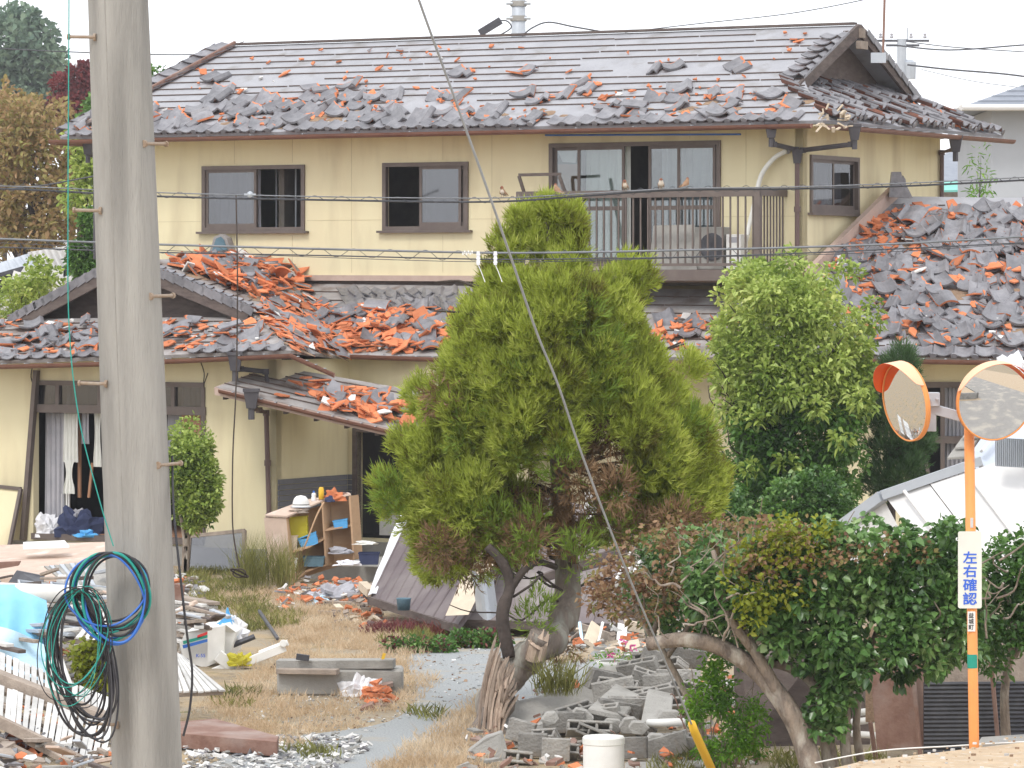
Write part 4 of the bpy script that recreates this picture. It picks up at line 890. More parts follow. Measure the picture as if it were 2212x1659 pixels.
gl = [(T_(px, py, -1.0 + abs(px - 1190) / 500), (.15, .12, .2), 55, ((px - 1190) / 500, -.3, .6)) for px, py in ((1310, 760), (1290, 850), (1130, 950), (1210, 1010), (1360, 900), (1080, 870), (1420, 1000), (1440, 1060), (1260, 690), (1130, 800), (1010, 930), (845, 1070), (1330, 1130), (1060, 1120), (1150, 1150), (1480, 930), (1250, 1200), (1160, 1330), (1130, 1210))]
sprays('cool_foliage', gl, M['lcong'], tree, .16, 5, 2)
dl = [(T_(px, py, rnd.uniform(-.95, -.2)), (.16, .12, .16), 110, (0, -.1, -.2)) for px, py in ((1180, 1120), (1250, 1040), (1270, 1100), (1090, 1190), (1140, 1170), (1330, 1060), (1240, 960), (1320, 940), (1000, 1160), (950, 1180), (1230, 1160), (1110, 1100), (1380, 1150), (1450, 1130))]  # core sprays: dead growth, also coloured dark to give the crown shaded depth
sprays('dead_and_shade_foliage', dl, M['lconr'], tree, .15, 4, 33)
dl = [(T_(px, py, rnd.uniform(-.7, .1)), (.16, .14, .13), 60, (0, -.1, -.5)) for px, py in ((1010, 1130), (1040, 1190), (1100, 1140), (1130, 1040), (970, 1090), (1270, 930), (1290, 1000), (1350, 1020), (1370, 1130), (1080, 1090), (1300, 880), (1480, 1110), (960, 860), (1200, 1090), (1210, 1400), (1000, 1230))]
sprays('dead_and_shade_foliage', dl, M['lconr'], tree, .14, 4, 3)

# ---- rounded osmanthus to its right
OY = 52.0
ot = thing('osmanthus_tree', 'rounded broadleaf tree, light green on top and darker below, beside the cypress', 'tree', G(1668, 1330))
b = MB(); base = G(1668, 1330)
b.tube(smoothpath([Vector((base.x, OY, 0)), P(1668, 1180, OY), P(1664, 1100, OY), P(1668, 950, OY), P(1680, 800, OY)], 5), [.10] * 6 + [.08] * 8 + [.04] * 7, 9)
b.build('trunk', M['bark'], ot, smooth=True)
b = MB()
for i in range(46): p = P(1666 + rnd.uniform(-5, 5), rnd.uniform(800, 1130), OY); branchy(b, p, p + Vector((rnd.uniform(-.95, .95), rnd.uniform(-.7, .5), rnd.uniform(.4, 1.3))), .022, .005, 5, .04, i)
b.build('branches', M['barkd'], ot, smooth=True)
ou = [(585, 1600, 1720), (620, 1570, 1800), (660, 1548, 1840), (720, 1535, 1880), (780, 1530, 1890), (840, 1530, 1890), (880, 1535, 1880)]
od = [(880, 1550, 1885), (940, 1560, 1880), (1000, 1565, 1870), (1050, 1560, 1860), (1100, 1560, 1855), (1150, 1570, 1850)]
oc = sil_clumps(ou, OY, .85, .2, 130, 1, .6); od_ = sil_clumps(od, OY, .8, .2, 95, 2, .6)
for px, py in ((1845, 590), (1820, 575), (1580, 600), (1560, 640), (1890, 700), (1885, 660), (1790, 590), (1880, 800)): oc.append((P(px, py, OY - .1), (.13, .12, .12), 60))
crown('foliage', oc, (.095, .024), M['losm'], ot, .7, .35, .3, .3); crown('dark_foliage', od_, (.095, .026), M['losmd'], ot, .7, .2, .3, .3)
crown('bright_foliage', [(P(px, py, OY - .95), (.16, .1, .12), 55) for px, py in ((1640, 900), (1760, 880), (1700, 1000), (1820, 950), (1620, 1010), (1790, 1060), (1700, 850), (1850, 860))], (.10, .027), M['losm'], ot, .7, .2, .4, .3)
# ---- pine behind the left mirror
pt_ = thing('pine_tree', 'small dark green pine behind the left traffic mirror', 'tree', G(1925, 1290))
b = MB(); b.tube([Vector((P(1925, 900, 53).x, 53, 0)), P(1925, 1000, 53), P(1935, 790, 53.5)], [.07, .05, .02], 7)
for i in range(20): p = P(1928, rnd.uniform(790, 1090), 53); branchy(b, p, p + Vector((rnd.uniform(-.35, .35), rnd.uniform(-.3, .3), rnd.uniform(.05, .3))), .014, .004, 4, .02, i)
b.build('trunk', M['barkd'], pt_)
cp = [(P(px, py, 53 + rnd.uniform(-.25, .25)), (.16, .16, .17), 150, ((px - 1925) / 150, -.2, .9)) for px, py in ((1945, 780), (1925, 810), (1955, 810), (1905, 850), (1895, 900), (1915, 930), (1900, 980), (1930, 960), (1905, 1030), (1940, 1000), (1965, 985), (1985, 960), (1950, 1040), (1920, 1060), (1890, 1050), (1970, 1010), (1930, 890), (1985, 940))]
sprays('foliage', cp, M['lpine'], pt_, .15, 4, 4)
# ---- shrub right of the concrete pole
sh = thing('garden_shrub', 'small leafy shrub on a forked trunk beside the concrete pole, before the cream wing wall', 'shrub', G(405, 1240))
b = MB(); bs = G(400, 1245)
for q in ((430, 1060), (405, 1050), (385, 1040)): b.tube(smoothpath([bs, P(402, 1180, bs.y), P((q[0] + 400) / 2, 1110, bs.y), P(q[0], q[1], bs.y)], 4), [.05] * 5 + [.04] * 4 + [.025] * 4, 7)
b.build('trunk', M['barkp'], sh, smooth=True)
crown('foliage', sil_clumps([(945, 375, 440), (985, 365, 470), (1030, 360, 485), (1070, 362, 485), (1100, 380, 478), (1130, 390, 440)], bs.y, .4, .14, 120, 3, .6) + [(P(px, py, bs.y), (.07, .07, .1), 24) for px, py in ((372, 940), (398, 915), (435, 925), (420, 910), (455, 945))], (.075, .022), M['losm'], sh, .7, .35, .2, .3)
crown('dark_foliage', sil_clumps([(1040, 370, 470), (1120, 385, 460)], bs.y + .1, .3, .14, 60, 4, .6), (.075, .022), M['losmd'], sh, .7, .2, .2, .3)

# ---- hedge of three trees at the right
HYY = 33.2
hb = thing('hedge_tree', 'dark green camellia tree with gnarled leaning trunks at the right', 'tree', Vector((P(1720, 1500, HYY).x, HYY, 0)))
b = MB()
def TH(pts, r, k=5): b.tube(smoothpath([P(x, y, Y) for x, y, Y in pts], k), [r[0] + (r[1] - r[0]) * i / (k * (len(pts) - 1)) for i in range(k * (len(pts) - 1) + 1)], 9)
TH([(1760, 1690, 33), (1735, 1600, 33.1), (1700, 1530, 33.1), (1640, 1455, 33.2), (1560, 1400, 33.2), (1480, 1382, 33.2), (1400, 1392, 33.3)], (.10, .055))
TH([(1700, 1530, 33.1), (1650, 1440, 33.1), (1600, 1350, 33.1), (1585, 1270, 33.2), (1578, 1225, 33.3)], (.06, .012)); TH([(1625, 1400, 33.1), (1575, 1330, 33), (1560, 1260, 33), (1540, 1190, 33.1)], (.045, .02))
TH([(1800, 1690, 33.3), (1780, 1560, 33.3), (1760, 1480, 33.3), (1700, 1440, 33.3), (1620, 1430, 33.4)], (.07, .03)); TH([(1835, 1690, 33.3), (1825, 1590, 33.3), (1830, 1480, 33.4), (1800, 1350, 33.4), (1850, 1220, 33.4)], (.05, .02)); TH([(1870, 1690, 33.5), (1850, 1560, 33.5), (1880, 1400, 33.6), (1950, 1250, 33.6)], (.04, .015))
b.build('trunk', M['barkp'], hb, smooth=True)
b = MB()
for i in range(60): p = P(rnd.uniform(1500, 2180), rnd.uniform(1200, 1400), HYY + rnd.uniform(-.3, .4)); branchy(b, p, p + Vector((rnd.uniform(-.4, .4), rnd.uniform(-.3, .3), rnd.uniform(.0, .5))), .010, .003, 4, .03, i)
b.build('branches', M['barkp'], hb)
hc = sil_clumps([(1175, 1600, 2100), (1205, 1500, 2150), (1250, 1470, 2160), (1300, 1500, 2170), (1350, 1560, 2160), (1395, 1660, 2120), (1430, 1720, 2060)], HYY, .5, .14, 88, 5, .9) + sil_clumps([(1400, 1740, 1930), (1450, 1750, 1880), (1500, 1760, 1860), (1550, 1740, 1850), (1600, 1740, 1790)], HYY, .3, .12, 60, 6, .8)
hc = [c for c in hc if not (1845 < HX + c[0].x * F / c[0].y < 1930 and 1330 < HY - (c[0].z - HC) * F / c[0].y < 1420)]
crown('foliage', hc, (.075, .031), M['lcam'], hb, .7, .15, .25, .25)
b = MB()
for i in range(26):
    p = P(rnd.uniform(1440, 1700), rnd.uniform(1240, 1400), HYY - rnd.uniform(.0, .5)); branchy(b, p, p + Vector((rnd.uniform(-.5, .5), rnd.uniform(-.1, .1), rnd.uniform(.05, .6))), rnd.uniform(.005, .013), .002, 6, .03, i + 300)
b.build('bare_branches', M['barkp'], hb)
crown('withered_foliage', sil_clumps([(1160, 1580, 1760), (1190, 1560, 2050), (1215, 1560, 1980), (1250, 1500, 1800)], HYY - .25, .4, .12, 26, 7, .8), (.05, .018), M['lbrn'], hb, .5, .5, .2, .2)
crown('yellow_foliage', sil_clumps([(1150, 1640, 1800), (1185, 1600, 1830), (1260, 1560, 1760), (1330, 1600, 1700)], HYY - .3, .3, .12, 36, 8, .9), (.055, .02), M['lyel'], hb, .6, .4, .2, .2)
h2 = thing('hedge_tree', 'withered brown-leaved shrub between the cypress trunk and the dark green hedge', 'tree', Vector((P(1430, 1500, 34).x, 34, 0)))
b = MB()
TH([(1560, 1700, 34), (1500, 1540, 34), (1440, 1420, 34), (1385, 1340, 34), (1360, 1260, 34), (1330, 1210, 34)], (.035, .008)); TH([(1410, 1370, 34), (1440, 1280, 34), (1460, 1210, 34)], (.025, .008)); TH([(1440, 1420, 34), (1500, 1330, 34), (1530, 1230, 34)], (.025, .008)); TH([(1385, 1340, 34), (1320, 1300, 34), (1280, 1250, 34)], (.016, .005))
for i in range(26): p = P(rnd.uniform(1300, 1560), rnd.uniform(1200, 1350), 34); branchy(b, p, p + Vector((rnd.uniform(-.4, .4), rnd.uniform(-.3, .3), rnd.uniform(.0, .35))), .009, .003, 4, .03, i)
b.build('trunk', M['barkp'], h2, smooth=True)
crown('foliage', sil_clumps([(1165, 1380, 1620), (1200, 1320, 1620), (1250, 1262, 1600), (1300, 1240, 1540), (1335, 1260, 1400)], 34, .5, .13, 44, 9, .9), (.052, .018), M['lbrn'], h2, .6, .3, .25, .2)
crown('green_foliage', sil_clumps([(1190, 1360, 1620), (1260, 1330, 1660), (1320, 1360, 1680), (1370, 1400, 1680), (1410, 1520, 1680)], 34.3, .4, .13, 55, 10, .9), (.052, .02), M['lcam'], h2, .6, .3, .25, .2)
h3 = thing('hedge_tree', 'loose green shrub behind the orange mirror post at the right edge', 'tree', Vector((P(2180, 1500, 34).x, 34.3, 0)))
b = MB(); TH([(2180, 1680, 34.3), (2170, 1500, 34.3), (2190, 1350, 34.3), (2150, 1220, 34.3)], (.05, .012)); TH([(2190, 1420, 34.3), (2240, 1320, 34.3), (2260, 1200, 34.3)], (.03, .01)); b.build('trunk', M['barkp'], h3)
crown('foliage', sil_clumps([(1180, 2130, 2290), (1230, 2080, 2290), (1300, 2070, 2290), (1360, 2080, 2290), (1420, 2120, 2290), (1450, 2180, 2290)], 34.3, .5, .14, 100, 11, .9), (.055, .018), M['losmd'], h3, .6, .3, .25, .2)
# ---- nandina and other low plants
nd = thing('nandina_plant', 'bright green nandina beside the yellow guard tube', 'plant', Vector((P(1580, 1620, 33.6).x, 33.6, 0)))
b = MB()
for i in range(12): p = P(1540 + rnd.uniform(-25, 60), 1700, 33.6); branchy(b, p, P(rnd.uniform(1490, 1640), rnd.uniform(1440, 1600), 33.6 + rnd.uniform(-.2, .2)), .008, .003, 5, .02, i)
b.build('stems', M['barkp'], nd)
crown('foliage', sil_clumps([(1440, 1520, 1570), (1480, 1495, 1600), (1540, 1490, 1640), (1590, 1510, 1650), (1640, 1540, 1640)], 33.6, .3, .11, 75, 12, .9), (.05, .011), M['lnan'], nd, .6, .3, .3, .1)
def bush(name, label, px, py, Y, spans, leaf, m, th_=.4, per=70, r0=.14, seed=0, cat='bush', grp=None, stem=True, m2=None):
    t = thing(name, label, cat, Vector((P(px, py, Y).x, Y, max(0, 0))), grp); b = MB()
    for i in range(5): p = Vector((P(px, py, Y).x + rnd.uniform(-.1, .1), Y, 0)); s = rnd.choice(spans); branchy(b, p, P((s[1] + s[2]) / 2 + rnd.uniform(-.3, .3) * (s[2] - s[1]), s[0], Y), .02, .006, 5, .03, i)
    b.build('stems', M['barkd'], t); crown('foliage', sil_clumps(spans, Y, th_, r0, per, seed, .8), leaf, m, t, .6, .3, .25, .2)
    if m2: crown('second_foliage', sil_clumps(spans, Y, th_ * .9, r0, per // 3, seed + 1, .9), leaf, m2, t, .6, .3, .25, .2)
    return t
bush('low_bush', 'glossy green bush at the foot of the osmanthus tree, left of the white shed', 1800, 1250, 50, [(1040, 1700, 1800), (1080, 1660, 1840), (1130, 1640, 1850), (1180, 1640, 1830)], (.07, .022), M['losmd'], seed=20, m2=M['lcam'])
bush('low_bush', 'dark bush between the cypress and the osmanthus trunk', 1570, 1280, 49, [(1080, 1540, 1620), (1130, 1500, 1640), (1180, 1450, 1620), (1200, 1420, 1600)], (.07, .022), M['losmd'], seed=22, m2=M['lcam'])
bush('climbing_vine', 'yellow-green leafy vine in the rubble left of the concrete pole', 200, 1500, 40, [(1400, 140, 240), (1440, 150, 260), (1490, 165, 270), (1530, 180, 270)], (.07, .026), M['lyel'], seed=24, m2=M['weed'], th_=.3)
# tall thin weeds by the shelf and along the collapsed roof
def tufts(name, label, spots, h, m, kind='stuff', seed=0, w=.004, lean=.35, cat='weeds'):
    """blades: spots (x, y, z, radius, count)"""
    rg = np.random.default_rng(seed); Vs = []
    for x, y, z, rad, n in spots:
        a = rg.uniform(0, 6.28, n); q = rad * np.sqrt(rg.random(n)); p = np.stack([x + q * np.cos(a), y + q * np.sin(a) * .8, np.full(n, z - .01)], 1)
        d = unit(rg.normal(size=(n, 3)) * [lean, lean, .1] + [0, 0, 1]); L = h * rg.uniform(.35, 1.15, n)[:, None]; s = unit(np.cross(d, rg.normal(size=(n, 3)))); ww = w * rg.uniform(.7, 1.5, n)[:, None]
        mid = p + d * L * .55; tip = p + d * L + rg.normal(size=(n, 3)) * L * .2 * [1, 1, .2]; Vs.append(np.stack([p - s * ww, mid - s * ww * .8, tip, mid + s * ww * .8], 1))
    o = mesh_np(name, np.concatenate(Vs), 4, [(0, 1, 2, 3)], m); tag(o, label, cat, kind=kind); return o
def region(poly, n, seed, z=0):
    r = random.Random(seed); out = []; xs = [p.x for p in poly]; ys = [p.y for p in poly]
    while len(out) < n:
        x, y = r.uniform(min(xs), max(xs)), r.uniform(min(ys), max(ys)); c = False; j = len(poly) - 1
        for i in range(len(poly)):
            if (poly[i].y > y) != (poly[j].y > y) and x < (poly[j].x - poly[i].x) * (y - poly[i].y) / (poly[j].y - poly[i].y) + poly[i].x: c = not c
            j = i
        if c: out.append((x, y))
    return out
def field(name, label, polys, n, h, m, rad=.16, cnt=38, seed=0, w=.004, lean=.5, cat='grass'):
    sp = []
    for i, pl in enumerate(polys): sp += [(x, y, 0, rad, cnt) for x, y in region([G(*p) for p in pl], int(n[i]), seed + i)]
    return tufts(name, label, sp, h, m, seed=seed, w=w, lean=lean, cat=cat)
field('dry_grass', 'tan dry grass covering the yard on both sides of the gravel path', [[(520, 1460), (640, 1350), (860, 1380), (930, 1470), (900, 1540), (760, 1575), (560, 1600), (430, 1590)], [(860, 1640), (1000, 1540), (1060, 1500), (1050, 1700), (760, 1720)], [(560, 1330), (760, 1340), (960, 1400), (900, 1420), (640, 1390)], [(1180, 1410), (1290, 1400), (1290, 1430), (1190, 1435)], [(420, 1540), (560, 1460), (700, 1600), (620, 1640)]], (250, 190, 90, 16, 60), .13, M['dry'], seed=1)
field('dry_grass_short', 'short brown grass strip in front of the porch step', [[(440, 1270), (760, 1280), (800, 1340), (560, 1350)], [(560, 1330), (760, 1310), (800, 1345)]], (160, 30), .13, M['dry'], seed=11)
field('green_weeds', 'green weeds growing in the yard below the cream wing', [[(400, 1235), (560, 1240), (560, 1330), (430, 1320)], [(520, 1310), (640, 1330), (640, 1350), (520, 1370)], [(820, 1370), (960, 1365), (940, 1410), (840, 1400)], [(980, 1370), (1090, 1360), (1080, 1400), (980, 1405)], [(440, 1490), (540, 1480), (520, 1540)], [(640, 1625), (720, 1630), (690, 1645)], [(900, 1540), (940, 1545), (930, 1560)]], (80, 44, 20, 14, 8, 5, 4), .15, M['weed'], seed=21, w=.008, lean=.5, cat='weeds')
tufts('tall_weeds', 'tall thin brown-green weeds growing in front of the fallen shelf', [(G(570, 1275).x + rnd.uniform(-.3, .35), G(570, 1275).y + rnd.uniform(-.3, .3), 0, .12, 70) for i in range(14)], .75, M['weed'], seed=5, w=.004, lean=.18)
tufts('red_weeds', 'dark red weeds under the edge of the collapsed brown roof', [(P(px, 1360, 48).x, 48.0 + rnd.uniform(-.2, .5), 0, .15, 110) for px in range(810, 1060, 14)], .2, M['redw'], seed=6, w=.006, lean=.6)
tufts('grass_clump', 'clump of long green grass blades on the leaning concrete slab', [(P(1195, 1500, 37.2).x + .05 * i, 37.2, .35, .10, 45) for i in range(-2, 4)], .42, M['weed'], seed=7, w=.006, lean=.35)
field('rubble_weeds', 'small green weeds between the concrete blocks', [[(1480, 1620), (1560, 1600), (1560, 1700), (1400, 1700)], [(1560, 1640), (1900, 1640), (1900, 1700), (1560, 1720)], [(1380, 1410), (1480, 1400), (1460, 1440), (1370, 1440)]], (22, 34, 16), .16, M['weed'], seed=31, w=.007, cat='weeds')

for lab, x0, x1, y0, sd_2 in (('low green leafy weeds at the foot of the collapsed roof, left patch', 845, 960, 1398, 51), ('low green leafy weeds beside the cypress trunk at the collapsed roof, right patch', 985, 1085, 1388, 52)):
    Y_ = G(900, y0 + 12).y; t = thing('leafy_weeds', lab, 'weeds', (P((x0 + x1) / 2, 0, Y_).x, Y_, 0)); b = MB(); r = random.Random(sd_2); cs = []
    for i in range(26):
        x = r.uniform(x0, x1); c = P(x, y0 + r.uniform(-14, 14), Y_); b.tube([(c.x, Y_, 0), c], .006, 4); cs.append((c, (.13, .15, .09), 34))
    b.build('stems', M['weed'], t); crown('foliage', cs, (.06, .018), M['losmd'], t); crown('dry_foliage', cs[::3], (.05, .015), M['redw'], t)
# ---------------------------------------------------------------- concrete pole with its cables
PY = 22.0
M['pole'] = mat('cast_concrete_pole', (.37, .36, .335), (.27, .262, .245), 6, .85, .55, 70, c3=(.17, .165, .155), s3=2.8, t3=(.46, .74), stretch=(1.6, 1.6, .16), det=10)
def pc_(py): return P(255 + 63 / 1659 * py, py, PY)
def pr_(py): return (130 + 22 * py / 1659) / 2 * PY / F
pole = thing('concrete_pole', 'large weathered round concrete utility pole in the left foreground', 'utility pole', pc_(2010))
b = MB(); ys = [-700 + 30 * i for i in range(91)]; b.tube([pc_(y) for y in ys][::-1], [pr_(y) + (.0018 if y == 1010 else 0) for y in ys][::-1], 40); b.build('shaft', M['pole'], pole, smooth=True)
b = MB(); b.tube([pc_(1009), pc_(1013)], [pr_(1010) + .0015, pr_(1010) + .0015], 40)
for dx in (-.0, ): b.tube([pc_(y) + Vector((-.35 * pr_(y), -math.sqrt(1 - .1225) * pr_(y) + .0002, 0)) for y in range(-600, 1900, 60)], .0022, 5)
b.build('mould_seam', M['conc'], pole)
M['bolt'] = mat('galvanised_bolt', (.34, .29, .24), (.25, .17, .11), 20, .7)
for side, py in ((-1, 83), (-1, 456), (-1, 828), (1, 312), (1, 640), (1, 1003), (-1, 1560)):
    c = pc_(py); q = c + Vector((side * pr_(py) * .72, -pr_(py) * .72, 0)); e = c + Vector((side * (pr_(py) + .105 if side < 0 else pr_(py) + .06), -pr_(py) * .5 * (1 if side < 0 else -.6), .004))
    b = MB(); b.tube([q, e], .009, 8); b.tube([e - (e - q).normalized() * .012, e], .016, 8); b.tube([q - (e - q).normalized() * .004, q + (e - q).normalized() * .01], .02, 8); b.build('step_bolt', M['bolt'], pole)
def coil(name, label, cx, cy, rx, ry, Y, cols, n, r, seed, tilt=0, cat='cable coil'):
    rg = random.Random(seed); t = thing(name, label, cat, P(cx, cy + ry, Y)); k = Y / F
    for mk in cols:
        b = MB()
        for i in range(n):
            a = rx * rg.uniform(.74, 1.12); c = ry * rg.uniform(.80, 1.08); ox = rg.uniform(-.16, .16) * rx; oy = (1 - c / ry) * -ry + rg.uniform(-.03, .03) * ry; ph = rg.uniform(0, 6.3); tl = tilt + rg.uniform(-.16, .16); pts = []
            for j in range(49):
                an = j / 48 * 6.283; x = a * math.cos(an) * (1 + .06 * math.sin(2 * an + ph) + .02 * math.sin(3 * an + ph)); z = c * math.sin(an) * (1 + .04 * math.sin(3 * an + ph)); x, z = x * math.cos(tl) - z * math.sin(tl), x * math.sin(tl) + z * math.cos(tl)
                pts.append(P(cx + ox + x, cy + oy + z, Y + .03 * math.sin(an + ph) + i * .008))
            b.tube(pts, r * rg.uniform(.8, 1.15), 6, cap=False)
        b.build('cable_strand', M[mk], t, smooth=True)
    return t
yc = PY - .32
coil('cable_coil', 'round coil of thick blue and green cable hanging against the concrete pole', 242, 1288, 84, 92, yc, ('bluew', 'teal', 'black'), 4, .0075, 1, -.1)
coil('cable_coil', 'long drooping loops of black cable hanging left of the concrete pole', 178, 1430, 62, 148, yc + .02, ('black', 'steel'), 5, .0065, 2, -.18)
coil('cable_coil', 'tangle of thin green wire loops over the slatted panels beside the concrete pole', 165, 1390, 64, 120, yc - .05, ('teal', 'black'), 5, .003, 3, .1)
def wire(name, label, pts, r, mk, k=8, lash=None, cat='cable', r2=None, kind=None):
    b = MB(); sp = smoothpath(pts, k); b.tube(sp, r, 6, cap=False); o = tag(b.build(name, M[mk], smooth=True), label, cat)
    return o
M['steelw'] = mat('galvanised_strand', (.24, .25, .27), (.16, .17, .18), 6, .55, metal=.3); M['guys'] = mat('pale_steel_strand', (.42, .45, .49), (.34, .37, .41), 6, .5, metal=.3); M['cab'] = mat('grey_black_cable', (.06, .065, .075), (.09, .09, .10), 6, .5)
wire('hanging_wire', 'thin green wire hanging from the top edge left of the concrete pole', [P(148, -300, 21.5), P(149, 0, 21.5), P(147, 420, 21.5), P(149, 700, 21.5), P(170, 900, 21.5), P(212, 1070, 21.5), P(245, 1180, 21.5)], .0035, 'teal')
wire('hanging_wire', 'frayed black wire hanging straight down right of the concrete pole', [P(372, 985, 22.05), P(375, 1100, 21.9), P(388, 1230, 21.8), P(404, 1370, 21.8), P(415, 1450, 21.8), P(410, 1530, 21.8), P(396, 1590, 21.8)], .0065, 'black')
kn = [P(510, 420, 40.9), P(513, 620, 40.9), P(510, 830, 41), P(503, 980, 41), P(502, 1120, 41), P(508, 1180, 41), P(517, 1225, 41)]
b = MB(); b.tube(smoothpath(kn, 6), .008, 6, cap=False)
for q in range(3): b.tube([P(517 + 14 * math.cos(a / 3) * (1 + .2 * q), 1238 + 9 * math.sin(a / 3 + q), 41) for a in range(20)], .008, 5)
tag(b.build('hanging_wire', M['barkd'], smooth=True), 'thin brown wire with a knotted end hanging in front of the cream wall corner', 'cable')
gw = [P(860, -140, 24), P(905, 0, 24.5), P(985, 220, 25.3), P(1060, 430, 26), P(1105, 560, 26.6), P(1160, 720, 27.4), P(1205, 830, 28), P(1260, 990, 28.8), P(1350, 1225, 30), P(1420, 1390, 31), P(1497, 1572, 32)]
M['guy'] = M['guys']; wire('guy_wire', 'slack steel guy wire running down to the yellow guard tube', gw, .0085, 'guy')
b = MB(); b.tube([P(1494, 1562, 31.97), P(1500, 1580, 32.02), P(1570, 1735, 32.6)], [.030, .034, .034], 14); b.tube([P(1493, 1560, 31.96), P(1496, 1567, 31.99)], [.02, .031], 14); tag(b.build('guard_tube', M['yellow'], smooth=True), 'yellow plastic guard tube round the foot of the guy wire', 'guard tube')
# overhead bundles with lashing wire, in front of the cypress top
WY = 36.6
def bundle(label, top, low, r1, r2, seed, amp=.9, per=62):
    r = random.Random(seed); t = thing('overhead_cable', label, 'cable', P(1100, top[len(top) // 2][1] + 10, WY), 'cable bundles strung across the house'); f1_ = smoothpath([P(x, y, WY) for x, y in top], 10); f2_ = smoothpath([P(x, y, WY + .02) for x, y in low], 10)
    MB().tube(f1_, r1, 6, cap=False).build('messenger_wire', M['steelw'], t, smooth=True); MB().tube(f2_, r2, 7, cap=False).build('cable', M['cab'], t, smooth=True)
    b = MB(); pts = []; n = 900; 
    for i in range(n + 1):
        u = i / n * (len(f1_) - 1); j = min(int(u), len(f1_) - 2); a = lerp(f1_[j], f1_[j + 1], u - j); c = lerp(f2_[j], f2_[j + 1], u - j); ph = i / n * 6.283 * per; k = amp * (.9 + .5 * math.sin(i * .013 + seed)); h = (a - c).length / 2 + .012 * k
        pts.append((a + c) / 2 + Vector((0, .012 * math.cos(ph), h * math.sin(ph))))
    b.tube(pts, .0028, 4, cap=False); b.build('lashing_wire', M['cab'], t); return f1_
xs_ = (-200, 0, 340, 700, 1050, 1250, 1450, 1700, 1950, 2212, 2400)
tA = [412, 402, 416, 425, 428, 419, 408, 404, 396, 383, 372]; lA = [418, 408, 424, 432, 436, 424, 411, 408, 402, 389, 378]
bundle('upper overhead cable bundle carrying the row of small birds', list(zip(xs_, tA)), list(zip(xs_, lA)), .006, .009, 1)
tB = [508, 516, 528, 538, 546, 545, 541, 535, 526, 511, 500]; lB = [530, 534, 545, 552, 560, 559, 556, 548, 537, 524, 512]
bundle('lower overhead cable bundle crossing the top of the cypress', list(zip(xs_, tB)), list(zip(xs_, lB)), .011, .006, 2, 1.1, 48)
wire('thin_cable', 'thin cable sagging below the lower cable bundle', [P(x, y, WY + .2) for x, y in ((-100, 520), (340, 540), (700, 556), (1100, 566), (1500, 556), (1900, 545), (2300, 520))], .0035, 'cab')
for px, lab in ((1033, 'white cable clip hanging left of the cypress tip on the lower cables'), (1070, 'white cable clip right above the cypress crown on the lower cables')):
    b = MB(); c = P(px, 560, WY - .02); b.box(c.x - .014, c.x + .014, c.y - .01, c.y + .01, c.z - .05, c.z + .07)
    for i in range(3): b.box(c.x - .018, c.x + .018, c.y - .013, c.y + .013, c.z - .035 + .035 * i, c.z - .02 + .035 * i)
    b.tube(smoothpath([c + Vector((0, 0, -.05)), c + Vector((.03, 0, -.12)), c + Vector((.06, 0, -.2))], 4), .004, 5); tag(b.build('cable_clip', M['bag']), lab, 'cable clip')
b = MB(); 
for i in range(6): c = P(1000 + i * 4, 548 - (i % 2) * 3, WY); b.box(c.x - .007, c.x + .006, c.y - .01, c.y + .01, c.z - .012, c.z + .016)
tag(b.build('cable_tag', M['white']), 'small white tag strip on the lower cables above the skirt roof', 'cable tag')
c = P(540, 420, WY - .02); b = MB(); b.lathe(c, [(0, -.03), (.02, -.02), (.025, 0), (.02, .02), (0, .03)], 10); b.beam(c - Vector((.05, 0, 0)), c + Vector((.05, 0, 0)), .016, .016); tag(b.build('cable_clamp', M['greym']), 'grey clamp on the upper cables in front of the left upper window', 'cable clamp')
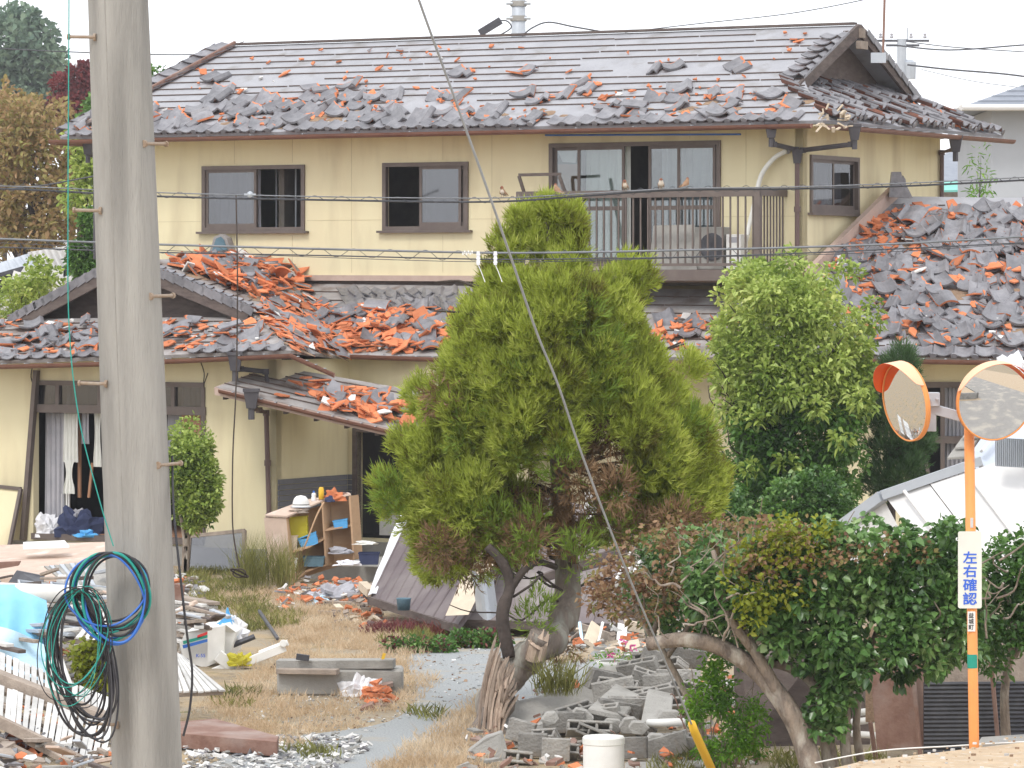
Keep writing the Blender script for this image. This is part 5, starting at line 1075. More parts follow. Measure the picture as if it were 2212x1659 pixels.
# sparrows
M['brownb'] = mat('sparrow_brown', (.24, .14, .08), (.34, .22, .14), 40, .9, c3=(.50, .42, .34), s3=25); M['creamb'] = mat('sparrow_cream', (.66, .60, .52), (.50, .42, .34), 30, .9); M['capb'] = mat('sparrow_cap', (.25, .10, .06), (.2, .08, .05), 20, .9)
def sparrow(px, py, yaw, label, belly):
    c = P(px, py, WY - .004); t = thing('sparrow', label, 'bird', c, 'birds on the upper cable'); m = Matrix.Rotation(yaw, 3, 'Z')
    prof = [(-.072, .012, .004, .003), (-.045, .020, .008, .005), (-.03, .030, .016, .014), (-.012, .040, .026, .025), (.002, .052, .027, .029), (.010, .066, .022, .023), (.014, .076, .0165, .0165), (.017, .086, .0175, .0165), (.018, .096, .012, .012), (.018, .102, .002, .002)]
    b = MB(); n = 12; base = 0
    for y, z, rx, ry in prof:
        for k in range(n): a = 2 * math.pi * k / n; b.v.append(c + m @ Vector((rx * math.cos(a), y + ry * math.sin(a) * .75, z + ry * math.sin(a) * -.35)))
    for i in range(len(prof) - 1):
        for k in range(n):
            k2 = (k + 1) % n; b.f.append([i * n + k, i * n + k2, (i + 1) * n + k2, (i + 1) * n + k]); b.m.append(1 if (2 <= k <= 4 and i < 6) else (2 if i >= 7 else 0))
    b.build('body', [M['brownb'] if not belly else M['creamb'], M['creamb'], M['capb']], t, smooth=True)
    b = MB(); q = c + m @ Vector((0, .032, .085)); b.lathe(q, [(.005, 0), (.003, .006), (0, .012)], 6, 0, m @ Vector((0, 1, -.1))); b.build('beak', M['black'], t)
    for s in (-1, 1):
        b = MB(); b.grid(lambda u, v: c + m @ Vector((s * (.0275 - .012 * abs(v - .35)), .012 - .075 * v, .058 - .035 * v - u * .022 * (1 - v * .6))), 2, 5); b.build('wing', M['brownb'], t, solid=.004)
        b = MB(); b.tube([c + m @ Vector((s * .01, .004, .03)), c + m @ Vector((s * .01, .006, .0))], .0022, 5)
        for dx in (-.006, 0, .006): b.tube([c + m @ Vector((s * .01, .006, .002)), c + m @ Vector((s * .01 + dx, .018, .001))], .0014, 4)
        b.build('foot', M['barkp'], t)
for px, py, yw, lab, bl in ((1086, 427, 2.6, 'sparrow on the upper cable left of the cypress tip, leftmost bird', 0), (1203, 421, .9, 'plump sparrow turned sideways on the cable above the cypress tip', 0), (1350, 413, 2.9, 'sparrow facing away with a streaked back on the upper cable', 0), (1428, 410, 3.1, 'sparrow with a white breast and dark brown cap on the upper cable', 1), (1482, 408, -.9, 'tan sparrow at the right end of the row of birds', 0)): sparrow(px, py, yw, lab, bl)

# ---------------------------------------------------------------- traffic mirrors
YM = 31.0
def onp(px, py, d=0): return P(px, py, YM + d)
base = Vector((onp(2104, 1610).x, YM, .62)); post = thing('mirror_post', 'orange steel post carrying the round traffic mirrors and a white sign board', 'post', base)
b = MB(); b.tube([Vector((base.x, YM, .3)), base, onp(2093, 900)], [.038, .038, .038], 24); b.tube([onp(2093, 902), onp(2093, 898)], [.042, .04], 24); b.build('pole', M['orange'], post, smooth=True)
b = MB(); b.tube([onp(2101, 1443), onp(2100.5, 1413)], .0395, 24, cap=False); b.build('green_band', M['green'], post)
b = MB(); b.beam(onp(2093, 905, .02), onp(2010, 882, .05), .05, .075); b.beam(onp(2012, 932, .05), onp(2012, 850, .05), .07, .05, (0, 1, 0)); b.box(*[v for v in (onp(1996, 862).x, onp(2030, 862).x, YM - .02, YM + .12, onp(2000, 878).z, onp(2000, 848).z)]); 
for q in (2008, 2024): b.tube([onp(q, 862, -.05), onp(q, 862, -.01)], .012, 6)
b.tube([onp(2093, 868, .03), onp(2093, 915, .03)], .05, 16); b.beam(onp(2093, 880, .0), onp(2148, 868, .12), .05, .06); b.build('bracket', M['greym'], post, bevel=.004)
sgn = MB(); x0, x1 = onp(2068, 0).x, onp(2119, 0).x; z0, z1 = onp(0, 1313).z, onp(0, 1147).z; yb = YM - .052; rr_ = .015; pl = []
for (cx, cz, a0) in ((x1 - rr_, z1 - rr_, 0), (x0 + rr_, z1 - rr_, 90), (x0 + rr_, z0 + rr_, 180), (x1 - rr_, z0 + rr_, 270)):
    for k in range(4): a = R(a0 + k * 30); pl.append(Vector((cx + rr_ * math.cos(a), yb, cz + rr_ * math.sin(a))))
sgn.slab(pl, (0, .008, 0)); sb = sgn.build('sign_board', M['signw'], post); sb.rotation_euler = (0, 0, 0)
def text(name, body, cx, cz, y, size, m, parent, bold=.0, sx=1.0):
    cu = bpy.data.curves.new('t', 'FONT'); cu.body = body; cu.size = size; cu.align_x = 'CENTER'; cu.align_y = 'CENTER'
    o = bpy.data.objects.new('t', cu); COL.objects.link(o); bpy.context.view_layer.update(); me = bpy.data.meshes.new_from_object(o.evaluated_get(bpy.context.evaluated_depsgraph_get())); bpy.data.objects.remove(o)
    xs = [v.co.x for v in me.vertices]; ys_ = [v.co.y for v in me.vertices]; mx, my = (min(xs) + max(xs)) / 2, (min(ys_) + max(ys_)) / 2; b = MB()
    for k, (dx, dz) in enumerate(((0, 0), (bold, 0), (-bold, 0), (0, bold), (0, -bold))[:5 if bold else 1]):
        b.add([Vector(((v.co.x - mx) * sx + cx + dx, y - k * .0003, (v.co.y - my) + cz + dz)) for v in me.vertices], [list(p.vertices) for p in me.polygons])
    return b.build(name, m, parent)
for i, ch in enumerate('左右確認'): text('lettering', ch, onp(2093.5, 0).x, onp(0, 1203 + i * 29.6).z, yb - .002, .097, M['signb'], sb, .0022, 1.12)
b = MB(); b.box(onp(2089, 0).x, onp(2105.5, 0).x, YM - .045, YM - .0385, onp(0, 1363).z, onp(0, 1320).z); stk = b.build('sticker', M['white'], post)
for i, ch in enumerate('益城町'): text('lettering', ch, onp(2096.5, 0).x, onp(0, 1328 + i * 13).z, YM - .0465, .042, M['ink'], stk, .0007, .95)
b = MB(); b.box(onp(2095, 0).x, onp(2101, 0).x, YM - .042, YM - .037, onp(0, 1139).z, onp(0, 1118).z); b.build('worn_sticker', M['whited'], post)
M['mirror'] = mat('mirror_glass', (.86, .87, .88), (.82, .83, .84), 2, .015, metal=1); M['hood'] = mat('faded_orange_hood', (.86, .52, .33), (.82, .46, .28), 5, .5)
def mirror(label, px, py, d, n, rad, hood_a, hood_roll=0):
    c = onp(px, py, d); n = Vector(n).normalized(); t = thing('traffic_mirror', label, 'traffic mirror', c - Vector((0, 0, rad)), 'round mirrors on the orange post'); U = Vector((0, 0, 1)).cross(n).normalized(); W = n.cross(U)
    fm = lambda r, a, h: c + (U * math.cos(a) + W * math.sin(a)) * r + n * h
    b = MB(); Rc = 1.9
    for i in range(12):
        r = rad * .955 * i / 11; h = math.sqrt(Rc * Rc - r * r) - math.sqrt(Rc * Rc - (rad * .955) ** 2)
        for k in range(64): b.v.append(fm(max(r, .0005), 2 * math.pi * k / 64, h + .004))
    for i in range(11):
        for k in range(64): k2 = (k + 1) % 64; b.f.append([i * 64 + k, (i + 1) * 64 + k, (i + 1) * 64 + k2, i * 64 + k2]); b.m.append(0)
    b.build('mirror_face', M['mirror'], t, smooth=True)
    b = MB(); prof = [(.955, .006), (.968, .010), (.995, .008), (1.0, -.01), (1.0, -.03), (.9, -.045), (.3, -.07), (.001, -.07)]
    for r, h in prof:
        for k in range(64): b.v.append(fm(r * rad, 2 * math.pi * k / 64, h))
    for i in range(len(prof) - 1):
        for k in range(64): k2 = (k + 1) % 64; b.f.append([i * 64 + k, i * 64 + k2, (i + 1) * 64 + k2, (i + 1) * 64 + k]); b.m.append(0)
    b.build('rim', M['orange'], t, smooth=True)
    b = MB(); NN = 36; a0, a1 = hood_a
    for lay, off in ((0, 1.03), (1, 1.022)):
        for i in range(NN + 1):
            a = R(a0 + (a1 - a0) * i / NN); f = math.sin(math.pi * i / NN) ** .45; b.v.append(fm(rad * off, a, -.01)); b.v.append(fm(rad * off, a, .012 + .115 * f))
    k0 = 2 * (NN + 1)
    for i in range(NN): a = 2 * i; b.f += [[a, a + 2, a + 3, a + 1], [k0 + a, k0 + a + 1, k0 + a + 3, k0 + a + 2], [a + 1, a + 3, k0 + a + 3, k0 + a + 1]]; b.m += [0, 1, 1]
    b.build('hood', [M['hood'], M['red']], t, smooth=False)
    b = MB(); b.tube([fm(0, 0, -.07), fm(0, 0, -.07) + (onp(2012, 862, .05) - fm(0, 0, -.07)) * .9 if px < 2000 else onp(2093, 880, .05)], .02, 8); b.build('mount', M['greym'], t)
    return t
mirror('round convex traffic mirror turned to the left, seen narrow', 1955, 868, -.02, (-.865, -.44, -.15), .300, (25, 168))
mirror('round convex traffic mirror facing the road at the right edge', 2149, 867, -.16, (.26, -.94, -.16), .297, (25, 165))

# ---------------------------------------------------------------- yard things
def one(b, name, m, label, cat, group=None, smooth=False, bevel=0, solid=0): return tag(b.build(name, m, smooth=smooth, bevel=bevel, solid=solid), label, cat, group)
def plank(x0, y0, Y0, x1, y1, Y1, w, h, mk, name, label, cat='plank', group=None, up=(0, 0, 1)): return one(MB().beam(P(x0, y0, Y0), P(x1, y1, Y1), w, h, up), name, M[mk], label, cat, group, bevel=.004)
def crumple(c, rx, ry, rz, n, mk, name, label, cat, seed=0, axis=None, amp=.3):
    """a heap of creased cloth or foil"""
    r = random.Random(seed); b = MB(); off = r.uniform(0, 99); from mathutils import noise as nz; c = Vector(c); nu, nv = n, n // 2
    def fn(u, v):
        a = u * 6.283; e = v * 1.57; d = Vector((math.cos(a) * math.cos(e), math.sin(a) * math.cos(e), math.sin(e))); k = 1 + amp * nz.noise(d * 2.2 + Vector((off, 0, 0))) * 1.6 + amp * .5 * nz.noise(d * 6 + Vector((off, 3, 0)))
        return c + Vector((d.x * rx * k, d.y * ry * k, max(0, d.z) * rz * k))
    b.grid(fn, nu, nv); return one(b, name, M[mk], label, cat, smooth=False)
# shelf lying in front of the porch
YS = 56.2
shf = thing('shelf_unit', 'broken brown wooden shelf unit leaning open before the porch', 'shelf', P(640, 1262, YS)); k_ = YS / F
def SP(px, py, d=0): return P(px, py, YS + d)
def pan(name, q, th, mk='card', parent=shf): b = MB(); b.slab(q, th); return b.build(name, M[mk], parent)
M['ply'] = mat('tan_plywood', (.50, .33, .20), (.44, .28, .17), 5, .8, stretch=(1, 1, 3)); M['plyp'] = mat('pinkish_worn_plywood', (.60, .47, .38), (.48, .36, .29), 4, .85, c3=(.70, .58, .5), s3=3)
pan('side_panel', [SP(658 - 88, 1118, -.25), SP(618, 1118, -.25), SP(632, 1262, -.25), SP(584, 1262, -.25)], (0, .02, 0), 'plyp')
pan('side_panel', [SP(618, 1118, -.25), SP(622, 1120, -.20), SP(640, 1255, -.20), SP(632, 1262, -.25)], (0, .35, 0), 'ply')
pan('top_panel', [SP(572, 1115, -.27), SP(620, 1118, -.27), SP(702, 1082, .25), SP(758, 1070, .32), SP(752, 1067, .6), SP(655, 1084, .55)], (0, 0, .022), 'plyp')
pan('back_panel', [SP(622, 1112, .3), SP(755, 1074, .62), SP(766, 1212, .62), SP(640, 1252, .3)], (0, .015, 0), 'ply')
pan('shelf_board', [SP(626, 1196, -.2), SP(668, 1184, -.05), SP(702, 1165, .2), SP(702, 1160, .5), SP(640, 1180, .3)], (0, 0, .02), 'ply')
pan('shelf_board', [SP(702, 1148, .2), SP(762, 1136, .35), SP(762, 1132, .62), SP(702, 1142, .5)], (0, 0, .02), 'ply')
pan('shelf_board', [SP(634, 1260, -.2), SP(660, 1236, 0), SP(706, 1222, .2), SP(706, 1215, .5), SP(640, 1240, .35)], (0, 0, .02), 'ply')
pan('divider', [SP(694, 1084, .2), SP(697, 1083, .2), SP(706, 1222, .2), SP(702, 1222, .2)], (.1, .35, .0), 'ply')
pan('side_panel', [SP(753, 1072, .32), SP(757, 1071, .32), SP(766, 1208, .32), SP(762, 1210, .32)], (.1, .3, .0), 'ply')
def tub(name, label, x0, x1, y0, y1, d, dep, mk, cat, slits=False, tilt=0, taper=.12):
    b = MB(); p = [SP(x0, y1, d), SP(x1, y1, d)]; w = (p[1] - p[0]).length; h = (y1 - y0) * k_; t = .008; c = (p[0] + p[1]) / 2
    X = Vector((math.cos(tilt), 0, math.sin(tilt))); Z = Vector((-math.sin(tilt), 0, math.cos(tilt))); Yv = Vector((0, 1, 0))
    def pt(u, v, z): s = 1 - taper * (1 - z); return c + X * (u * w / 2 * s) + Yv * ((v + 1) / 2 * dep) + Z * (z * h)
    for (u0, v0), (u1, v1) in (((-1, -1), (1, -1)), ((1, -1), (1, 1)), ((1, 1), (-1, 1)), ((-1, 1), (-1, -1))):
        b.grid(lambda u, z: pt(u0 + (u1 - u0) * u, v0 + (v1 - v0) * u, z), 4, 3); b.beam(pt(u0, v0, 1), pt(u1, v1, 1), .016, .012)
        if slits:
            for q in (.25, .45, .65): b.beam(pt(u0 * 1.02, v0 * 1.02, q), pt(u1 * 1.02, v1 * 1.02, q), .006, .012)
    b.grid(lambda u, v: pt(u * 2 - 1, v * 2 - 1, 0.02), 2, 2); o = one(b, name, M[mk], label, cat, solid=.006); return o
tub('plastic_crate', 'large yellow plastic crate tilted inside the shelf', 610, 668, 1120, 1166, .0, .32, 'olive', 'crate', True, .12); tub('storage_box', 'cream plastic box on the middle board of the shelf', 612, 642, 1158, 1188, -.1, .25, 'woodp', 'box'); tub('plastic_basket', 'blue slotted basket tipped over the middle board of the shelf', 650, 690, 1156, 1180, .0, .2, 'blue', 'basket', True, .35)
tub('plastic_basket', 'light blue tray on the upper right board of the shelf', 722, 752, 1124, 1142, .3, .2, 'blue', 'basket', True, .15); tub('storage_box', 'dark green tub at the bottom of the shelf', 655, 700, 1204, 1224, .05, .25, 'tealsheet', 'box'); tub('carton', 'small white carton at the bottom left of the shelf', 618, 638, 1206, 1238, -.12, .1, 'white', 'carton', False, -.1, 0)
tub('bin', 'purple-blue plastic crate on the porch step right of the shelf', 775, 818, 1196, 1220, .0, .3, 'navy', 'crate'); crumple(SP(790, 1176, .05), .16, .1, .05, 14, 'curtw', 'cloth', 'beige crumpled cloth over the crate by the doorway', 'cloth', 3)
crumple(SP(733, 1196, .3), .18, .1, .09, 16, 'curt', 'cloth', 'grey-blue cloth bundle on the lower right board of the shelf', 'cloth', 4); crumple(SP(752, 1222, -.1), .16, .1, .07, 16, 'bag', 'plastic_bag', 'crumpled clear plastic and foil on the porch step', 'bag', 5, amp=.5)
b = MB(); c = SP(650, 1095, .05); b.lathe(c, [(.125, 0), (.128, .015), (.112, .02), (.11, .06), (.095, .11), (.06, .145), (.0, .158)], 20); b.lathe(c, [(.113, .035), (.1145, .035), (.1135, .045)], 20)
hm = thing('helmet', 'white safety helmet with a dark stripe on top of the shelf', 'helmet', c); b.build('shell', M['white'], hm, smooth=True); MB().lathe(c, [(.1125, .026), (.1135, .028), (.1135, .04), (.112, .042)], 20).build('stripe', M['steel'], hm); MB().lathe(c + Vector((0, -.03, .0)), [(.13, -.002), (.14, .001), (.13, .008)], 20).build('brim', M['greym'], hm)
c = SP(678, 1088, .3); bt = thing('bottle', 'white spray bottle with a blue cap on top of the shelf', 'bottle', c); MB().lathe(c, [(.0, 0), (.036, 0), (.036, .08), (.028, .1), (.034, .115), (.03, .135), (.012, .15)], 14).build('body', M['bag'], bt, smooth=True); MB().lathe(c, [(.014, .148), (.014, .175), (0, .176)], 10).build('cap', M['bluew'], bt)
c = SP(694, 1085, .25); bt = thing('spray_can', 'tall yellow can standing on top of the shelf', 'can', c); MB().lathe(c, [(.0, 0), (.036, 0), (.037, .18), (.028, .19), (.028, .205), (0, .206)], 16).build('body', M['yellow'], bt, smooth=True); MB().lathe(c, [(.0375, .02), (.0375, .04)], 16).build('band', M['rust'], bt)
crumple(SP(722, 1082, .35), .15, .08, .13, 14, 'clay', 'bag', 'orange printed bag slumped on top of the shelf', 'bag', 6, amp=.45); crumple(SP(742, 1079, .4), .09, .06, .09, 12, 'rust', 'bag', 'small red-brown box-shaped bag at the right end of the shelf top', 'bag', 7); crumple(SP(712, 1084, .2), .06, .05, .08, 12, 'navy', 'cloth', 'small dark cloth beside the yellow can on the shelf', 'cloth', 8)
crumple(SP(640, 1108, -.05), .16, .1, .05, 16, 'wood', 'dust_heap', 'crumbled plaster dust on the front corner of the shelf top', 'debris', 9, amp=.5)
one(MB().tube(smoothpath([SP(700, 1085, -.2), SP(686, 1110, -.28), SP(670, 1150, -.3), SP(660, 1176, -.3), SP(652, 1190, -.25)], 5), .012, 7), 'strap', M['ply'], 'tan cord hanging from the top of the shelf', 'cord')
# wing window sill contents
def LP_(px, py, off=.02): return LW.pt(px, py, off)
rd = thing('radiator', 'white oil-filled radiator heater standing in the open wing window', 'heater', LP_(130, 1112, -.35)); b = MB()
for i in range(8): c = LP_(116 + i * 4.8, 1110, -.35); b.box(c.x - .012, c.x + .012, c.y - .08, c.y + .08, c.z, c.z + .30 + .008 * (i % 2))
b.build('fins', M['white'], rd); c = LP_(111, 1110, -.35); MB().box(c.x - .03, c.x + .02, c.y - .085, c.y + .08, c.z, c.z + .32).build('control_box', M['curt'], rd)
crumple(LP_(105, 1160, -.1), .2, .14, .28, 22, 'bag', 'plastic_bag', 'white plastic bags bunched at the left of the open wing window', 'bag', 10, amp=.5); crumple(LP_(175, 1160, -.15), .34, .16, .36, 26, 'navy', 'clothes', 'dark navy clothes heaped in the open wing window', 'clothes', 11, amp=.45); crumple(LP_(160, 1120, -.2), .18, .12, .13, 18, 'curt', 'clothes', 'pale grey cloth on top of the navy clothes heap', 'clothes', 12, amp=.5); crumple(LP_(186, 1160, .05), .16, .1, .09, 12, 'blue', 'cloth', 'bright blue cloth on the window ledge below the navy clothes', 'cloth', 13, amp=.6)
bd = thing('framed_panel', 'cream panel in a brown frame leaning on the wall at the left edge', 'panel', LP_(15, 1190, .25)); q = [LP_(-70, 1176, .4), LP_(20, 1186, .4), LP_(46, 1056, .1), LP_(-45, 1046, .1)]
MB().slab(q, LW.n * -.02).build('board', M['wall'], bd); b = MB()
for i in range(4): b.beam(q[i] + LW.n * .01, q[(i + 1) % 4] + LW.n * .01, .05, .05, LW.n)
b.build('frame', M['alu'], bd)
sd_ = thing('screen_door', 'glazed screen door leaning against the wall behind the shrub', 'door', LP_(470, 1245, .6)); q = [LP_(404, 1240, .7), LP_(526, 1240, .7), LP_(528, 1146, .3), LP_(410, 1158, .3)]
MB().slab(q, LW.n * -.008).build('pane', M['frost'], sd_); b = MB()
for i in range(4): b.beam(q[i], q[(i + 1) % 4], .05, .045, LW.n)
b.build('frame', M['wood'], sd_)
# ground rubble by the step
def heap(name, label, polys, n, sizes, mats, seed, hgt=.12, flat=.35, cat='rubble'):
    r = random.Random(seed); b = MB(); pts = region([G(*p) for p in polys], n, seed)
    for x, y in pts:
        s = r.uniform(*sizes) * (1.6 if r.random() < .08 else 1); c = Vector((x, y, r.random() ** 2 * hgt)); m = Matrix.Rotation(r.uniform(0, 6.3), 3, 'Z') @ Matrix.Rotation(r.gauss(0, .4), 3, 'X') @ Matrix.Rotation(r.gauss(0, .4), 3, 'Y'); k = r.choice((3, 4, 4, 5))
        pl = [m @ Vector((math.cos(j * 6.283 / k + r.uniform(-.4, .4)) * s * r.uniform(.7, 1.2), math.sin(j * 6.283 / k) * s * r.uniform(.4, .9), 0)) + c for j in range(k)]; b.slab(pl, m @ Vector((0, 0, s * flat * r.uniform(.5, 1.3))), r.choice(range(len(mats))))
    return tag(b.build(name, [M[x] for x in mats]), label, cat, kind='stuff')
heap('tile_rubble', 'orange tile shards and plaster crumbs on the ground before the porch step', [(590, 1268), (780, 1262), (800, 1310), (600, 1318)], 260, (.03, .09), ['clayf', 'clayf', 'plaster', 'tilei', 'mud'], 1)
heap('slate_rubble', 'small pale slate and tile flakes along the gravel path', [(400, 1605), (760, 1590), (800, 1620), (700, 1680), (380, 1690)], 900, (.015, .05), ['whited', 'tilei', 'plaster', 'conc'], 2, .05)
heap('gravel_stones', 'loose pebbles scattered along the gravel path', [(760, 1600), (900, 1550), (1050, 1500), (1240, 1440), (1200, 1400), (900, 1400), (560, 1500), (420, 1620)], 1500, (.008, .026), ['whited', 'conc', 'gravel', 'mud'], 3, .01)
heap('crumb_rubble', 'crumbs of plaster and tile on the ground under the slatted panels', [(-20, 1240), (420, 1250), (470, 1330), (380, 1480), (380, 1700), (-20, 1700)], 2400, (.02, .09), ['plaster', 'tilei', 'conc', 'wood', 'wood', 'tilei', 'conc', 'whited', 'clayf'], 4, .12)
heap('crumb_rubble', 'crumbs of broken concrete under the block pile', [(1000, 1620), (1100, 1520), (1300, 1440), (1480, 1400), (1620, 1500), (1640, 1700), (1000, 1700)], 800, (.02, .08), ['conc', 'conc', 'plaster', 'clayf', 'rust'], 5, .12)
heap('crumb_rubble', 'splintered wood and plaster beside the collapsed roof', [(1200, 1330), (1480, 1330), (1500, 1420), (1220, 1430)], 330, (.03, .10), ['woodp', 'whited', 'wood', 'clayf', 'conc'], 6, .15)
heap('crumb_rubble', 'mixed splinters and shards at the left foot of the collapsed roof', [(700, 1310), (830, 1300), (840, 1370), (740, 1360)], 130, (.03, .10), ['woodp', 'wood', 'clayf', 'fascia'], 7, .12)
crumple(G(725, 1300), .32, .2, .2, 22, 'curt', 'vacuum_cleaner_cover', 'pale blue cloth bundle lying in the tile rubble before the step', 'cloth', 14, amp=.5); crumple(G(690, 1305), .2, .14, .1, 16, 'tarpl', 'cloth', 'small light blue cloth left of the bundle before the step', 'cloth', 15, amp=.5)
vb = thing('tape_reel', 'dark round reel lying on the pale blue bundle before the step', 'reel', P(708, 1296, 54)); c = P(706, 1285, 53.6); MB().lathe(c, [(.0, 0), (.1, 0), (.11, .02), (.1, .045), (0, .045)], 18).build('disc', M['steel'], vb); MB().lathe(c, [(.03, .046), (.055, .048), (.03, .055)], 14).build('hub', M['bag'], vb)
for i, (x, y) in enumerate(((793, 1272), (812, 1275))): one(MB().beam(P(x - 10, y - 8, 52.3), P(x + 9, y + 9, 52.0), .11, .10), 'bracket_block', M['woodp' if i == 0 else 'wood'], ('pale' if i == 0 else 'weathered') + ' timber stub on the corner of the collapsed roof', 'timber')
plank(560, 1320, 49, 600, 1380, 46.5, .035, .035, 'steel', 'metal_bar', 'thin dark bar leaning over the grass behind the white machine', 'bar')
plank(740, 1326, 51, 725, 1372, 49.6, .05, .03, 'woodp', 'plank', 'short pale plank leaning at the left foot of the collapsed roof')
plank(690, 1322, 51, 800, 1330, 50, .05, .04, 'wood', 'plank', 'grey batten lying at the left foot of the collapsed roof'); plank(700, 1300, 52, 800, 1306, 51.6, .1, .04, 'wood', 'plank', 'flat grey board between the step rubble and the collapsed roof')

# ---------------------------------------------------------------- collapsed roofs
M['browns'] = mat('brown_roof_metal', (.105, .082, .085), (.15, .118, .12), 2.5, .6, .15, 20, c3=(.22, .19, .18), s3=1.5, t3=(.5, .8)); M['browns2'] = mat('faded_roof_metal', (.21, .175, .175), (.16, .13, .13), 2.5, .7, .15, 20, c3=(.32, .29, .27), s3=1.2, t3=(.5, .75))
def fallen(name, label, q, seams, mk, curl=.08, th=.05, mu=.10, sk_=True, seed=0):
    t = thing(name, label, 'roof', (lerp(q[2], q[3], .5).x, lerp(q[2], q[3], .5).y, 0)); f0 = quadfn(*q); nrm = (q[1] - q[0]).cross(q[3] - q[0]).normalized(); nrm = nrm if nrm.y < 0 else -nrm; r = random.Random(seed)
    fn = lambda u, v: f0(u, v) - Vector((0, 0, curl * max(0, v - .7) * 3 * (1 + math.sin(u * 9)) * .5)) + nrm * .02 * math.sin(u * 14 + v * 5)
    o = MB().grid(fn, 28, 12).build('sheet', M[mk], t); md = o.modifiers.new('s', 'SOLIDIFY'); md.thickness = th; md.offset = 1
    b = MB()
    for i in range(seams + 1): u = i / seams; b.tube([fn(u, v / 10) + nrm * (.0) for v in range(11)], .014, 5)
    s = b.build('seam', M[mk], t); e = MB(); e.beam(fn(0, 1) , fn(1, 1), .05, .09); e.build('eave_board', M['fascia'], t)
    u = MB()
    for i in range(6): a, c = fn(.1 + i * .16, .3) - nrm * .12, fn(.1 + i * .16, .98) - nrm * .1; u.beam(a, c, .05, .08)
    u.build('rafter', M['wood'], t); return t, fn, nrm
def ofs(px, py, Y): return P(px, py, Y)
qa = [ofs(940, 1020, 52), ofs(1190, 1075, 50.5), ofs(985, 1352, 47.4), ofs(797, 1290, 50.2)]
fa, fan, fnn = fallen('collapsed_roof', 'collapsed brown standing-seam metal roof tilted on the ground left of the cypress trunk', qa, 11, 'browns', .05, seed=1)
b = MB(); e_ = smoothpath([ofs(936, 875, 53.4), ofs(905, 960, 52.8), ofs(870, 1090, 52), ofs(830, 1195, 51.1), ofs(795, 1285, 50.2)], 5)
w_ = [.05, .07, .08, .06, .03]
b.grid(lambda u, v: e_[min(len(e_) - 1, int(v * (len(e_) - 1)))] + Vector((u * (.16 if v < .8 else .10), .01 * math.sin(v * 40), .02 * math.sin(v * 31 + u * 3))), 2, 20); b.build('torn_edge', M['bag'], fa, solid=.01)
b = MB(); b.slab([ofs(1075, 1075, 49.8), ofs(1130, 1090, 49.6), ofs(1012, 1328, 47.2), ofs(962, 1330, 47.4)], (0, .02, 0)); one(b, 'plywood_sheet', M['woodp'], 'pale torn plywood strip between the two brown roof pieces', 'board')
qb = [ofs(1110, 1060, 51.5), ofs(1500, 1130, 51), ofs(1350, 1345, 47.2), ofs(1000, 1335, 47.8)]
fallen('collapsed_roof', 'faded grey-brown metal roof piece lying behind the cypress trunk', qb, 9, 'browns2', .1, seed=2)
b = MB(); b.grid(lambda u, v: P(1018 + 45 * u + 12 * v, 1225 + 95 * v + 20 * math.sin(u * 3), 47.2 - .3 * math.sin(u * 3.1)), 6, 6); one(b, 'bent_flashing', M['greym'], 'bent grey metal flashing curled over the collapsed roof edge', 'flashing', solid=.006)
c = P(872, 1318, 48.4); b = MB(); b.lathe(c, [(.0, 0), (.07, 0), (.085, .13), (.09, .14), (.075, .14), (.062, .01)], 16); one(b, 'bucket', M['tealsheet'], 'small grey-blue bucket on the lower edge of the collapsed brown roof', 'bucket', smooth=True)
r_ = random.Random(4)
for i in range(9): y = 1075 + i * 17; plank(1270 + r_.uniform(-10, 10), y + r_.uniform(-4, 4), 50.5, 1425 + r_.uniform(-15, 15), y - 12 + r_.uniform(-6, 6), 50.2, .03, .095, 'white', 'siding_board', 'white siding board in the stack hanging right behind the cypress crown', 'board', 'white siding boards behind the cypress')
for i in range(6): plank(1330 + i * 18, 1260 - i * 6, 47.6, 1400 + i * 12, 1130 + i * 8, 48.9, .03, .09, 'whited', 'siding_board', 'dusty white board slanting up to the right behind the brown-leaved shrub', 'board', 'slanting white boards')
plank(1170, 1250, 48.0, 1420, 1160, 48.9, .06, .10, 'fascia', 'roof_beam', 'dark beam edge across the faded roof piece behind the cypress trunk', 'beam'); plank(1200, 1235, 48.2, 1360, 1195, 48.6, .04, .14, 'browns', 'roof_beam', 'brown metal-clad board below the white siding boards', 'beam')
for i, (a, c_, w, mk, lb) in enumerate((((1252, 1345), (1262, 1420), .035, 'tarpl', 'thin pale green strip standing in the wood rubble'), ((1288, 1350), (1262, 1412), .14, 'woodp', 'wide pale board standing in the rubble right of the cypress trunk'), ((1302, 1345), (1284, 1418), .03, 'white', 'narrow white lath leaning beside the wide pale board'), ((1345, 1350), (1340, 1410), .11, 'white', 'white board behind the flower pot'), ((1220, 1390), (1272, 1376), .05, 'wood', 'dark splintered lath lying right of the cypress trunk'), ((1205, 1410), (1250, 1366), .03, 'wood', 'thin lath leaning low right of the cypress trunk'), ((1350, 1350), (1440, 1366), .12, 'woodp', 'long pale plank lying under the leaning branch'), ((1240, 1360), (1330, 1390), .2, 'wood', 'large weathered board lying behind the standing boards'))):
    plank(a[0], a[1], 46.5 + i * .12, c_[0], c_[1], 45.8 + i * .12, w, .03, mk, 'board', lb, 'board', up=(0, 1, .1))
